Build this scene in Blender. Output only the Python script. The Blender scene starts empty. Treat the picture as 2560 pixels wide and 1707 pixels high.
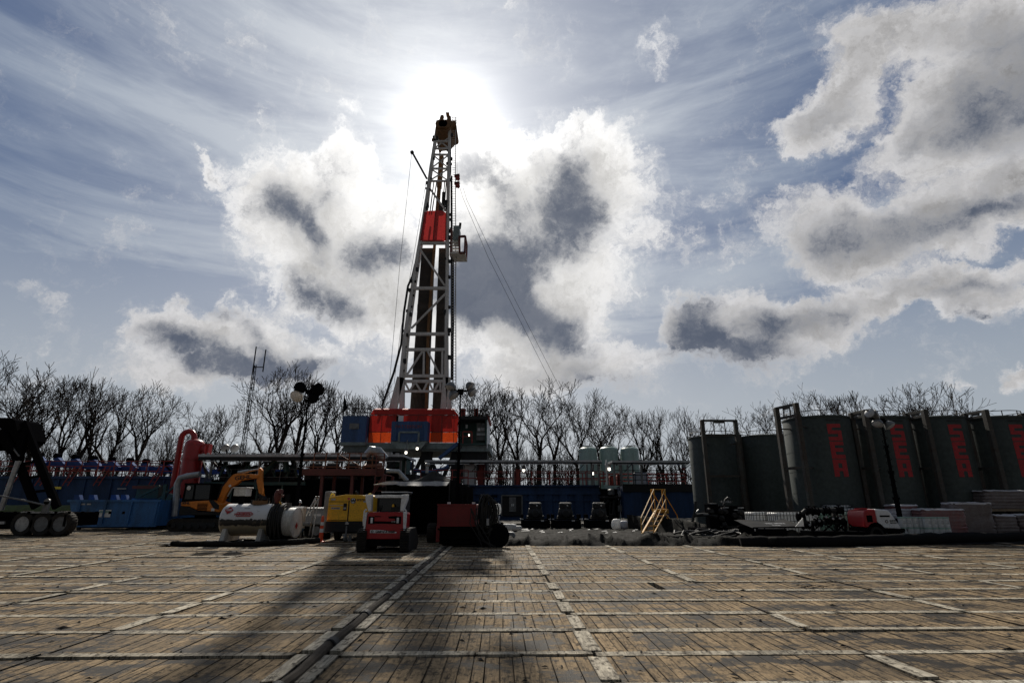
import bpy, bmesh, math, random
from mathutils import Vector, Matrix, noise, Euler
R = random.Random(7)
C = bpy.context.scene.collection
sc = bpy.context.scene
F = 1343.0; PITCH = math.atan(400/1343); CP, SP = math.cos(PITCH), math.sin(PITCH); H = 1.75
PI = math.pi
def Zp(py, Y):
    v = (853.5-py)/F
    return H + Y*(SP+v*CP)/(CP-v*SP)
def Xp(px, z, Y): return (px-1280)/F*(Y*CP+(z-H)*SP)
def at(px, py, Y):
    z = Zp(py, Y); return Vector((Xp(px, z, Y), Y, z))
# ------------------------------------------------------------------ camera
cd = bpy.data.cameras.new('camera'); cam = bpy.data.objects.new('camera', cd); C.objects.link(cam)
cam.location = (0, 0, H); cam.rotation_euler = (PI/2+PITCH, 0, 0)
cd.sensor_width = 36; cd.lens = 36*F/2560; cd.clip_end = 6000; cd.clip_start = .1
sc.camera = cam
sc.view_settings.view_transform = 'Standard'; sc.view_settings.look = 'None'; sc.view_settings.exposure = 0
sc.cycles.max_bounces = 6; sc.cycles.transparent_max_bounces = 8
# ------------------------------------------------------------------ sun + sky
def pdir(px, py):
    u = (px-1280)/F; v = (853.5-py)/F
    return Vector((u, CP-v*SP, SP+v*CP)).normalized()
SUN = pdir(1128, 328)
sl = bpy.data.lights.new('sun', 'SUN'); sl.energy = 4.6; sl.angle = math.radians(.6); sl.color = (1, .93, .82)
so = bpy.data.objects.new('sun', sl); C.objects.link(so); so.rotation_euler = (-SUN).to_track_quat('-Z', 'Y').to_euler()
W = bpy.data.worlds.new('World'); sc.world = W; W.use_nodes = True
nt = W.node_tree; nt.nodes.clear(); N = nt.nodes; L = nt.links
def nd(t, **k):
    n = N.new(t)
    for a, b in k.items(): setattr(n, a, b)
    return n
def mth(op, a, b=None, c=None, clamp=False):
    n = nd('ShaderNodeMath', operation=op, use_clamp=clamp)
    for i, x in enumerate((a, b, c)):
        if x is None: continue
        if isinstance(x, (int, float)): n.inputs[i].default_value = x
        else: L.new(x, n.inputs[i])
    return n.outputs[0]
def mixc(f, a, b, mode='MIX'):
    n = nd('ShaderNodeMix', data_type='RGBA', blend_type=mode)
    for i, x in ((0, f), (6, a), (7, b)):
        if isinstance(x, (int, float)): n.inputs[i].default_value = x
        elif isinstance(x, tuple): n.inputs[i].default_value = (*x, 1)
        else: L.new(x, n.inputs[i])
    return n.outputs[2]
def smooth(x, a, b, c=0., d=1.):
    n = nd('ShaderNodeMapRange', interpolation_type='SMOOTHSTEP')
    L.new(x, n.inputs[0])
    for i, q in enumerate((a, b, c, d)): n.inputs[i+1].default_value = q
    return n.outputs[0]
tc = nd('ShaderNodeTexCoord'); D = tc.outputs['Generated']
def wnoise(vec, scale, detail, rough=.55, out=0, dist=0.):
    n = nd('ShaderNodeTexNoise'); n.inputs['Scale'].default_value = scale; n.inputs['Detail'].default_value = detail
    n.inputs['Roughness'].default_value = rough; n.inputs['Distortion'].default_value = dist
    L.new(vec, n.inputs['Vector']); return n.outputs[out]
def vm(op, a, b=None, s=None):
    n = nd('ShaderNodeVectorMath', operation=op)
    for i, x in enumerate((a, b)):
        if x is None: continue
        if isinstance(x, tuple): n.inputs[i].default_value = x
        else: L.new(x, n.inputs[i])
    if s is not None: n.inputs['Scale'].default_value = s
    return n.outputs['Value'] if op == 'DOT_PRODUCT' else n.outputs[0]
# warped direction: ragged edges on the cumulus
w1 = wnoise(D, 6., 12, .66, 1); w1 = vm('SUBTRACT', w1, (.5, .5, .5)); w1 = vm('SCALE', w1, s=.20)
DW = vm('ADD', D, w1)
w2 = wnoise(D, 4.2, 9, .64, 1); w2 = vm('SUBTRACT', w2, (.5, .5, .5)); w2 = vm('SCALE', w2, s=.19)
DK = vm('ADD', D, w2)
def blobs(vec, lst):
    acc = None
    for (cx, cy, rx, ry, ang, wgt) in lst:
        c = pdir(cx, cy)
        e = 4.
        t1 = (pdir(cx+e, cy)-pdir(cx-e, cy)).normalized(); t2 = (c.cross(t1)); t2 = -t2 if t2.z < 0 else t2
        pxs = (pdir(cx+e, cy)-pdir(cx-e, cy)).length/(2*e)
        a = math.radians(ang); x = t1*math.cos(a)+t2*math.sin(a); z = -t1*math.sin(a)+t2*math.cos(a)
        M = Matrix((x, c, z)).transposed()
        if M.determinant() < 0: M = Matrix((x, -c, z)).transposed()
        mp = nd('ShaderNodeMapping', vector_type='TEXTURE')
        mp.inputs['Location'].default_value = c; mp.inputs['Rotation'].default_value = M.to_euler('XYZ')
        mp.inputs['Scale'].default_value = (rx*pxs*1.35, max(rx, ry)*pxs*1.6, ry*pxs*1.35)
        L.new(vec, mp.inputs['Vector'])
        g = nd('ShaderNodeTexGradient', gradient_type='SPHERICAL'); L.new(mp.outputs[0], g.inputs[0])
        acc = mth('MULTIPLY_ADD', g.outputs['Fac'], wgt, acc if acc is not None else 0.)
    return acc
WH = [(560,820,200,85,5,1.3),(420,800,130,50,-8,.8),(470,930,200,60,0,1.0),(720,900,150,70,0,1.1),(700,480,160,90,-20,1.1),(830,560,180,150,0,1.3),(860,400,70,95,20,1.0),
      (900,700,170,110,-20,1.2),(760,680,160,100,-30,1.0),(640,560,90,80,0,.7),(1000,650,110,150,0,.9),(980,820,140,110,0,.7),
      (1380,430,230,110,0,1.3),(1480,430,150,110,40,1.0),(1230,480,160,140,0,1.0),(1400,600,210,160,0,1.2),(1240,740,230,170,0,1.3),(1370,850,150,90,0,1.0),(1480,930,170,60,0,1.1),(1330,940,150,50,0,.9),
      (1720,800,80,90,0,1.2),(1850,850,170,110,0,1.3),(1960,830,150,90,-10,1.0),(2090,800,150,80,10,1.0),
      (2060,590,150,130,0,1.3),(2220,600,200,110,12,1.3),(2400,540,200,90,20,1.2),(2540,480,120,90,10,1.0),(2230,740,200,60,15,1.0),(2420,710,220,70,14,1.2),(2540,740,150,70,10,1.0),(2480,660,150,40,14,.6),
      (2060,300,120,90,40,1.1),(2150,180,90,150,-25,1.2),(2010,330,80,80,0,.9),(2200,60,120,90,0,.9),(2330,330,200,120,35,1.2),(2440,180,180,200,0,1.4),(2560,260,220,260,0,1.4),(2420,30,170,120,0,1.2),
      (2330,460,110,60,40,.7),(2545,950,60,50,0,1.2),(2410,965,60,20,0,.5),(60,730,90,40,-30,.55),(500,430,50,25,-40,.75),(875,260,30,30,0,.5),(1650,80,70,50,50,.5),(1800,480,110,60,20,.45),(1720,620,150,60,0,.5)]
KD = [(720,520,95,55,-45,1.25),(790,600,60,40,-55,1.0),(745,700,60,40,-20,1.0),(850,755,95,50,-35,1.2),(525,785,85,32,-8,1.1),(680,925,190,62,-6,1.6),(520,900,170,52,-12,1.3),(810,950,100,55,0,1.3),(650,830,60,30,-60,.6),(840,500,50,35,0,.5),
      (960,630,90,55,10,.95),(1215,430,75,50,-30,1.1),(1260,520,50,50,-50,.9),(1410,430,70,50,-30,1.0),(1400,560,100,95,20,1.4),(1480,590,60,60,40,.8),(1230,640,130,80,-30,1.3),(1280,760,170,100,-30,1.5),(1180,720,120,110,0,1.2),(1380,810,110,60,-35,1.2),(1500,955,130,50,0,1.4),
      (1725,830,75,95,10,1.4),(1850,925,170,75,8,1.8),(1950,810,110,45,-10,1.0),(1830,860,100,60,0,.8),(2110,800,100,40,-20,.55),
      (2070,620,80,80,0,.55),(2200,610,140,60,10,.7),(2380,540,170,45,20,.85),(2510,520,110,40,10,.8),(2450,715,130,28,14,.75),(2490,800,120,18,14,.9),(2300,700,100,30,20,.4),
      (2520,260,170,130,0,.95),(2400,250,120,80,30,.55),(2560,100,120,100,0,.5),(2300,340,110,40,35,.3)]
n_edge = wnoise(DW, 10, 9, .66, 0, .2); n_edge2 = wnoise(DW, 32, 7, .7, 0, .5)
Wf = mth('ADD', blobs(DW, WH), mth('MULTIPLY_ADD', n_edge, 1.5, -.75)); Wf = mth('ADD', Wf, mth('MULTIPLY_ADD', n_edge2, 1.0, -.5))
Kf = mth('ADD', blobs(DK, KD), mth('MULTIPLY_ADD', n_edge, 2.4, -1.2)); Kf = mth('ADD', Kf, mth('MULTIPLY_ADD', n_edge2, .9, -.45))
sd = mth('MAXIMUM', vm('DOT_PRODUCT', D, tuple(SUN)), 0.)
g1 = mth('POWER', sd, 420.); g2 = mth('POWER', sd, 85.); g3 = mth('POWER', sd, 7.); g4 = mth('POWER', sd, 14.)
sky = nd('ShaderNodeTexSky', sky_type='NISHITA'); sky.sun_disc = False
sky.sun_elevation = math.asin(SUN.z); sky.sun_rotation = math.atan2(SUN.x, SUN.y); sky.altitude = 300; sky.air_density = 1.0; sky.dust_density = .6; sky.ozone_density = 2.2
S = 10.0   # colours below are radiance x S, Background strength is 1/S
hs = nd('ShaderNodeHueSaturation'); hs.inputs['Saturation'].default_value = .82; hs.inputs['Value'].default_value = .52; L.new(sky.outputs[0], hs.inputs['Color'])
def k(r, g, b): return (r*S, g*S, b*S)
sepD = nd('ShaderNodeSeparateXYZ'); L.new(D, sepD.inputs[0])
base = mixc(.65, hs.outputs[0], k(.034, .083, .22))
# thin high cirrus veil in long diagonal streaks
mp = nd('ShaderNodeMapping'); mp.inputs['Rotation'].default_value = (0, math.radians(-42), 0); mp.inputs['Scale'].default_value = (1.0, 1.2, 6.5); L.new(D, mp.inputs[0])
c1 = wnoise(mp.outputs[0], 1.7, 9, .62, 0, .35); c0 = wnoise(D, 1.7, 3, .5)
veil = mth('ADD', mth('MULTIPLY', c1, 1.25), mth('MULTIPLY', c0, .45)); veil = smooth(veil, .68, 1.16, 0., .8)
veil = mth('ADD', veil, mth('MULTIPLY', g3, .55), clamp=True)
lowh = smooth(sepD.outputs[2], .08, .62, .92, 0.)
veil = mth('MAXIMUM', veil, lowh)
vcol = mixc(g3, k(.29, .355, .45), k(.60, .63, .67)); vcol = mixc(smooth(sepD.outputs[2], .10, .5, .95, 0.), vcol, mixc(g3, k(.44,.48,.51), k(.86,.84,.81)))
base = mixc(mth('MULTIPLY', veil, .88), base, vcol)
cov = smooth(Wf, .22, .85)
litn = mth('MULTIPLY', smooth(n_edge2, .3, .7, .76, 1.22), smooth(n_edge, .3, .66, .62, 1.22))
wcol = mixc(smooth(g3, .2, .95), k(.64, .63, .63), k(1.0, .985, .96))
cmul = nd('ShaderNodeVectorMath', operation='SCALE'); L.new(wcol, cmul.inputs[0]); L.new(litn, cmul.inputs['Scale'])
soft = smooth(Wf, .4, 1.9, 1.12, .62)
cm2 = nd('ShaderNodeVectorMath', operation='SCALE'); L.new(cmul.outputs[0], cm2.inputs[0]); L.new(soft, cm2.inputs['Scale'])
haze = mth('MULTIPLY', smooth(Wf, .02, .6), .5); base = mixc(haze, base, wcol); cl = mixc(cov, base, cm2.outputs[0])
dk = smooth(Kf, -.4, 1.2)
bil = smooth(mth('MULTIPLY_ADD', n_edge, .7, mth('MULTIPLY', n_edge2, .3)), .36, .62); dcol = mixc(smooth(Kf, .25, 1.45), k(.27, .285, .32), k(.065, .088, .14)); dcol = mixc(mth('MULTIPLY', bil, .5), dcol, k(.05, .07, .115)); dcol = mixc(mth('MULTIPLY', mth('SUBTRACT', 1., bil), .22), dcol, k(.36,.365,.385))
cl = mixc(mth('MULTIPLY', mth('MULTIPLY', dk, smooth(Wf, .2, .8)), .93), cl, dcol)
glow = nd('ShaderNodeVectorMath', operation='SCALE'); glow.inputs[0].default_value = k(1.0, .98, .94)
keep = smooth(Kf, .1, .8, 1., .12)
gs = mth('ADD', mth('MULTIPLY', g1, .9), mth('MULTIPLY', mth('MULTIPLY_ADD', g2, .34, mth('MULTIPLY', g4, .20)), keep)); L.new(gs, glow.inputs['Scale'])
tot = mixc(1., cl, glow.outputs[0], 'ADD')
# added dark sky, out of view behind and overhead, to set the fill light
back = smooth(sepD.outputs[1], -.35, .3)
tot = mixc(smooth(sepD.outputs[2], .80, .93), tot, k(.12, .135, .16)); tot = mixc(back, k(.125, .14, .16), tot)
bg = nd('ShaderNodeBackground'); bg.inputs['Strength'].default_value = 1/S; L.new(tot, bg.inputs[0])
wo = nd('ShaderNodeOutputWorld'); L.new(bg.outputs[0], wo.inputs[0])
# ------------------------------------------------------------------ materials
MATS = {}
def mat(name, col, rough=.6, metal=0., dirt=.35, dcol=(.05,.042,.035), scale=2.5, bump=.15, kind=None, streak=False, gloss=.5, sheer=.38):
    m = bpy.data.materials.new(name); m.use_nodes = True; t = m.node_tree; n = t.nodes; l = t.links
    p = n['Principled BSDF']; p.inputs['Metallic'].default_value = metal; p.inputs['Specular IOR Level'].default_value = gloss
    co = n.new('ShaderNodeTexCoord'); mp = n.new('ShaderNodeMapping'); l.new(co.outputs['Object'], mp.inputs[0])
    mp.inputs['Scale'].default_value = (1, 1, .22) if streak else (1, 1, 1)
    a = n.new('ShaderNodeTexNoise'); a.inputs['Scale'].default_value = scale; a.inputs['Detail'].default_value = 9; a.inputs['Roughness'].default_value = .68
    l.new(mp.outputs[0], a.inputs['Vector'])
    cr = n.new('ShaderNodeMapRange'); cr.inputs[1].default_value = .42; cr.inputs[2].default_value = .72; cr.inputs[4].default_value = dirt*1.6
    cr.clamp = True; l.new(a.outputs[0], cr.inputs[0])
    b = n.new('ShaderNodeTexNoise'); b.inputs['Scale'].default_value = scale*9; b.inputs['Detail'].default_value = 6; l.new(co.outputs['Object'], b.inputs['Vector'])
    v = n.new('ShaderNodeMapRange'); v.inputs[1].default_value = .25; v.inputs[2].default_value = .75; v.inputs[3].default_value = .72; v.inputs[4].default_value = 1.2; l.new(b.outputs[0], v.inputs[0])
    mx = n.new('ShaderNodeMix'); mx.data_type = 'RGBA'; l.new(cr.outputs[0], mx.inputs[0]); mx.inputs[6].default_value = (*col, 1); mx.inputs[7].default_value = (*dcol, 1)
    sc_ = n.new('ShaderNodeVectorMath'); sc_.operation = 'SCALE'; l.new(mx.outputs[2], sc_.inputs[0]); l.new(v.outputs[0], sc_.inputs['Scale'])
    l.new(sc_.outputs[0], p.inputs['Base Color'])
    r = n.new('ShaderNodeMapRange'); r.inputs[3].default_value = max(.05, rough-.12); r.inputs[4].default_value = min(1, rough+.2); l.new(a.outputs[0], r.inputs[0]); l.new(r.outputs[0], p.inputs['Roughness'])
    if bump:
        bp = n.new('ShaderNodeBump'); bp.inputs['Strength'].default_value = bump; bp.inputs['Distance'].default_value = .02; l.new(b.outputs[0], bp.inputs['Height']); l.new(bp.outputs[0], p.inputs['Normal'])
    if kind == 'translucent':
        tr = n.new('ShaderNodeBsdfTranslucent'); l.new(sc_.outputs[0], tr.inputs[0]); ms = n.new('ShaderNodeMixShader'); ms.inputs[0].default_value = sheer
        l.new(p.outputs[0], ms.inputs[1]); l.new(tr.outputs[0], ms.inputs[2]); l.new(ms.outputs[0], n['Material Output'].inputs[0])
    if kind == 'emit':
        p.inputs['Emission Color'].default_value = (*col, 1); p.inputs['Emission Strength'].default_value = 3.
    MATS[name] = m; return m
mat('mast_grey', (.58,.57,.56), .5, 0, .25, (.16,.10,.06), 1.6, streak=True)
mat('mast_rust', (.20,.10,.04), .7, 0, .4, (.07,.04,.02))
mat('dark_steel', (.024,.025,.027), .6, 0, .4, (.015,.014,.012), gloss=.25)
mat('mid_steel', (.16,.165,.17), .5, 0, .5, (.05,.045,.04))
mat('bright_steel', (.40,.41,.42), .4, .7, .4)
mat('black', (.006,.006,.007), .95, 0, .2, (.010,.009,.008), gloss=.0)
mat('rubber', (.020,.019,.018), .85, 0, .6, (.05,.042,.034), 3, gloss=.2)
mat('hose_black', (.016,.016,.016), .5, 0, .3, gloss=.3)
mat('tank_green', (.048,.060,.057), .6, 0, .45, (.03,.038,.034), .6, .05, streak=True, gloss=.3)
mat('tank_frame', (.06,.06,.055), .65, 0, .55, (.05,.03,.02), 1.2, gloss=.3)
mat('letter_red', (.38,.014,.02), .55, 0, .3, (.16,.02,.02), 1.5, .05)
mat('pale_green', (.30,.42,.38), .5, 0, .35, (.18,.24,.22), .8, .05, streak=True)
mat('rig_blue', (.030,.085,.22), .55, 0, .4, (.025,.04,.07), .9, .05, streak=True)
mat('tank_blue', (.014,.045,.125), .6, 0, .5, (.007,.014,.03), .9, .05, streak=True, gloss=.35)
mat('bin_blue', (.04,.16,.40), .5, 0, .55, (.02,.045,.07), 1.3, .1, streak=True)
mat('arm_blue', (.04,.09,.26), .75, 0, .3, gloss=.08)
mat('rail_red', (.26,.025,.017), .55, 0, .3)
mat('vessel_red', (.34,.016,.016), .35, 0, .3, (.15,.02,.02))
mat('rust_beam', (.14,.03,.024), .6, 0, .5, (.07,.03,.02))
mat('rust_orange', (.20,.06,.02), .6, 0, .5, (.1,.04,.02))
mat('windwall_red', (.46,.024,.018), .7, 0, .4, (.28,.02,.015), 1., .05, kind='translucent', streak=True, sheer=.16)
mat('windwall_orange', (.78,.09,.015), .7, 0, .35, (.45,.04,.01), 1., .05, kind='translucent', streak=True, sheer=.22)
mat('mast_panel_red', (.55,.045,.045), .7, 0, .4, (.4,.05,.04), 1., .05, kind='translucent', sheer=.25)
mat('teal', (.02,.075,.07), .5, 0, .4)
mat('machine_orange', (.72,.21,.015), .4, 0, .25, (.2,.09,.02), 2.)
mat('machine_yellow', (.85,.46,.02), .45, 0, .2, (.35,.18,.02), 2.)
mat('stair_yellow', (.65,.33,.03), .5, 0, .35, (.2,.1,.02))
mat('skid_red', (.36,.006,.012), .32, 0, .15, (.25,.02,.02))
mat('box_red', (.20,.012,.010), .5, 0, .4, (.12,.02,.015))
mat('white_paint', (.78,.79,.8), .4, 0, .2, (.4,.38,.34))
mat('worn_white', (.72,.71,.67), .5, 0, .45, (.12,.10,.08), 2.2, streak=True)
mat('grey_paint', (.22,.23,.24), .5, 0, .35)
mat('charcoal', (.030,.032,.035), .85, 0, .35, gloss=.05)
mat('roof_grey', (.50,.51,.52), .5, 0, .3)
mat('tarp_black', (.009,.009,.010), .8, 0, .35, (.014,.013,.012), 1.2, .6, gloss=.05)
mat('valance_white', (.85,.86,.88), .6, 0, .15, (.6,.6,.6), .8, .1, kind='translucent', sheer=.7)
mat('tarp_grey', (.026,.025,.023), .85, 0, .8, (.006,.006,.005), 1.8, .9, gloss=.05)
mat('tarp_lit', (.62,.63,.64), .5, 0, .25, (.3,.3,.3), kind='translucent')
mat('glass_dark', (.012,.015,.016), .08, 0, .1, gloss=.6, bump=0)
mat('lamp_glass', (.75,.76,.78), .25, 0, .15, bump=0)
mat('lamp_lit', (1.,.93,.8), .4, 0, 0, kind='emit')
mat('plastic_white', (.86,.87,.87), .4, 0, .12, (.6,.6,.58), kind='translucent')
mat('plastic_green', (.45,.62,.55), .4, 0, .15, (.4,.5,.45), kind='translucent')
mat('wrap_pink', (.22,.085,.08), .35, 0, .5, (.2,.17,.17), 3., .9)
mat('wrap_brown', (.13,.10,.095), .35, 0, .5, (.2,.18,.18), 3., .9)
mat('wrap_clear', (.60,.60,.64), .3, 0, .4, (.35,.34,.36), 3., .8)
mat('wood', (.30,.22,.14), .8, 0, .5, (.10,.07,.045), 4)
mat('bark', (.030,.026,.023), .9, 0, .4, (.03,.027,.024), 2, 0, gloss=.1)
mat('bark_grey', (.055,.048,.043), .9, 0, .4, (.04,.037,.034), 2, 0, gloss=.1)
mat('twig', (.032,.026,.023), .9, 0, .2, gloss=.05, bump=0)
mat('sign_white', (.75,.75,.74), .5, 0, .1)
mat('sign_yellow', (.85,.68,.08), .5, 0, .1)
mat('ink', (.02,.02,.02), .6, 0, 0)
mat('sign_red', (.6,.03,.04), .5, 0, .2, (.6,.5,.5), 6)
mat('cone_orange', (.85,.09,.02), .5, 0, .2)
mat('skin', (.45,.26,.18), .5, 0, .1)
mat('cloth_dark', (.03,.035,.05), .85, 0, .2)
mat('fluid_pipe', (.40,.42,.43), .35, .5, .3)
mat('rig_grey', (.22,.27,.27), .55, 0, .4)
mat('pipe_steel', (.055,.048,.042), .45, .2, .4, (.09,.05,.03), 1.2)
# ------------------------------------------------------------------ mesh builder
class MB:
    def __init__(s): s.v = []; s.f = []
    def add(s, vs, fs):
        b = len(s.v); s.v += [tuple(x) for x in vs]; s.f += [tuple(i+b for i in q) for q in fs]; return s
    def bx(s, x0, x1, y0, y1, z0, z1):
        return s.add([(x0,y0,z0),(x1,y0,z0),(x1,y1,z0),(x0,y1,z0),(x0,y0,z1),(x1,y0,z1),(x1,y1,z1),(x0,y1,z1)],
                     [(0,3,2,1),(4,5,6,7),(0,1,5,4),(1,2,6,5),(2,3,7,6),(3,0,4,7)])
    def bar(s, a, b, w, h=None, up=(0,0,1)):
        a = Vector(a); b = Vector(b); d = (b-a).normalized(); u = Vector(up)
        if abs(d.dot(u)) > .97: u = Vector((0,1,0))
        x = d.cross(u).normalized()*w/2; y = x.cross(d).normalized()*(h or w)/2
        return s.add([a-x-y,a+x-y,a+x+y,a-x+y,b-x-y,b+x-y,b+x+y,b-x+y], [(0,1,2,3),(4,7,6,5),(0,4,5,1),(1,5,6,2),(2,6,7,3),(3,7,4,0)])
    def tube(s, pts, r, n=8, cap=True):
        pts = [Vector(p) for p in pts]; m = len(pts); rr = r if isinstance(r, (list, tuple)) else [r]*m
        d = (pts[1]-pts[0]).normalized(); u = Vector((0,0,1)) if abs(d.z) < .9 else Vector((0,1,0)); x = d.cross(u).normalized(); vs = []
        for i, p in enumerate(pts):
            if i == 0: t = d
            elif i == m-1: t = (pts[i]-pts[i-1]).normalized()
            else: t = (pts[i+1]-pts[i-1]).normalized()
            x = (x-t*x.dot(t)).normalized(); y = t.cross(x)
            for j in range(n):
                a = 2*PI*j/n; vs.append(p+(x*math.cos(a)+y*math.sin(a))*rr[i])
        fs = [(i*n+j, i*n+(j+1)%n, (i+1)*n+(j+1)%n, (i+1)*n+j) for i in range(m-1) for j in range(n)]
        if cap: fs += [tuple(reversed(range(n))), tuple(range((m-1)*n, m*n))]
        return s.add(vs, fs)
    def lathe(s, prof, c=(0,0,0), n=24, axis=(0,0,1), cap=True):
        ax = Vector(axis).normalized(); u = Vector((0,1,0)) if abs(ax.y) < .9 else Vector((0,0,1)); x = u.cross(ax).normalized(); y = ax.cross(x); c = Vector(c)
        vs = [c+ax*z+(x*math.cos(2*PI*j/n)+y*math.sin(2*PI*j/n))*max(r,1e-4) for r, z in prof for j in range(n)]
        m = len(prof)
        fs = [(i*n+j, i*n+(j+1)%n, (i+1)*n+(j+1)%n, (i+1)*n+j) for i in range(m-1) for j in range(n)]
        if cap: fs += [tuple(reversed(range(n))), tuple(range((m-1)*n, m*n))]
        return s.add(vs, fs)
    def prism(s, poly, y0, y1):          # poly in (x,z), front to back along y
        n = len(poly); vs = [(x,y0,z) for x, z in poly]+[(x,y1,z) for x, z in poly]
        return s.add(vs, [tuple(range(n)), tuple(reversed(range(n, 2*n)))]+[(i+n, (i+1)%n+n, (i+1)%n, i) for i in range(n)])
    def prismx(s, poly, x0, x1):         # poly in (y,z)
        n = len(poly); vs = [(x0,y,z) for y, z in poly]+[(x1,y,z) for y, z in poly]
        return s.add(vs, [tuple(range(n)), tuple(reversed(range(n, 2*n)))]+[(i+n, (i+1)%n+n, (i+1)%n, i) for i in range(n)])
    def corr(s, a, b, z0, z1, pitch=.3, dep=.06):
        a = Vector((a[0],a[1],0)); b = Vector((b[0],b[1],0)); d = b-a; ln = d.length; d.normalize(); nrm = Vector((d.y,-d.x,0)); k_ = max(1, int(ln/pitch)); pts = []
        st = ln/k_
        for i in range(k_):
            for q, o in ((0,0),(.3,0),(.42,1),(.88,1)): pts.append(a+d*((i+q)*st)+nrm*dep*o)
        pts.append(b); m = len(pts)
        return s.add([(p.x,p.y,z0) for p in pts]+[(p.x,p.y,z1) for p in pts], [(i,i+1,i+1+m,i+m) for i in range(m-1)])
    def rail(s, pts, h=1.1, n=2, post=1.5, r=.03):
        pts = [Vector(p) for p in pts]
        for a, b in zip(pts, pts[1:]):
            for q in range(n): z = Vector((0,0,h*(q+1)/n)); s.bar(a+z, b+z, r*1.6)
            kk = max(1, round((b-a).length/post))
            for i in range(kk+1): p = a.lerp(b, i/kk); s.bar(p, p+Vector((0,0,h)), r*1.8)
        return s
def build(name, mb, m, parent=None, bevel=0, world=False, smooth_=True, ang=35):
    me = bpy.data.meshes.new(name); vs = mb.v
    if world and parent is not None:
        o_ = parent
        while o_.parent: o_ = o_.parent
        lo = o_.location; vs = [(v[0]-lo.x, v[1]-lo.y, v[2]-lo.z) for v in vs]
    me.from_pydata(vs, [], mb.f); me.validate(); me.materials.append(MATS[m] if isinstance(m, str) else m)
    if smooth_:
        me.polygons.foreach_set('use_smooth', [True]*len(me.polygons)); me.set_sharp_from_angle(angle=math.radians(ang))
    o = bpy.data.objects.new(name, me); C.objects.link(o); o.parent = parent
    if bevel:
        b = o.modifiers.new('b', 'BEVEL'); b.width = bevel; b.segments = 2; b.limit_method = 'ANGLE'; b.angle_limit = .6
    return o
def tag(o, label=None, cat=None, group=None, kind=None):
    for a, b in (('label', label), ('category', cat), ('group', group), ('kind', kind)):
        if b: o[a] = b
    return o
def thing(name, label, cat, loc=(0,0,0), rz=0, group=None):
    o = bpy.data.objects.new(name, None); C.objects.link(o); o.location = loc; o.rotation_euler = (0,0,rz); o.empty_display_size = .2
    return tag(o, label, cat, group)
def struct(name, mb, m, **k_): return tag(build(name, mb, m, **k_), kind='structure')
def dup(root, loc, rz=0, label=None, scale=None):
    r = root.copy(); C.objects.link(r); r.location = loc; r.rotation_euler = (0,0,rz)
    if label: r['label'] = label
    if scale: r.scale = scale
    for ch in root.children:
        c = ch.copy(); C.objects.link(c); c.parent = r
        for g in ch.children:
            d = g.copy(); C.objects.link(d); d.parent = c
    return r
def text(name, s, size, loc, m, parent, rot=(PI/2,0,0), sx=1., bold=0., shear=0.):
    cu = bpy.data.curves.new('t', 'FONT'); cu.body = s; cu.size = size; cu.extrude = .004; cu.offset = bold; cu.shear = shear; cu.align_x = 'CENTER'; cu.align_y = 'CENTER'
    tmp = bpy.data.objects.new('t', cu); C.objects.link(tmp); bpy.context.view_layer.update()
    me = bpy.data.meshes.new_from_object(tmp); bpy.data.objects.remove(tmp); me.name = name; me.materials.clear(); me.materials.append(MATS[m])
    o = bpy.data.objects.new(name, me); C.objects.link(o); o.parent = parent; o.location = loc; o.rotation_euler = rot; o.scale = (sx,1,1); return o
def V(*a): return Vector(a)
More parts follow.
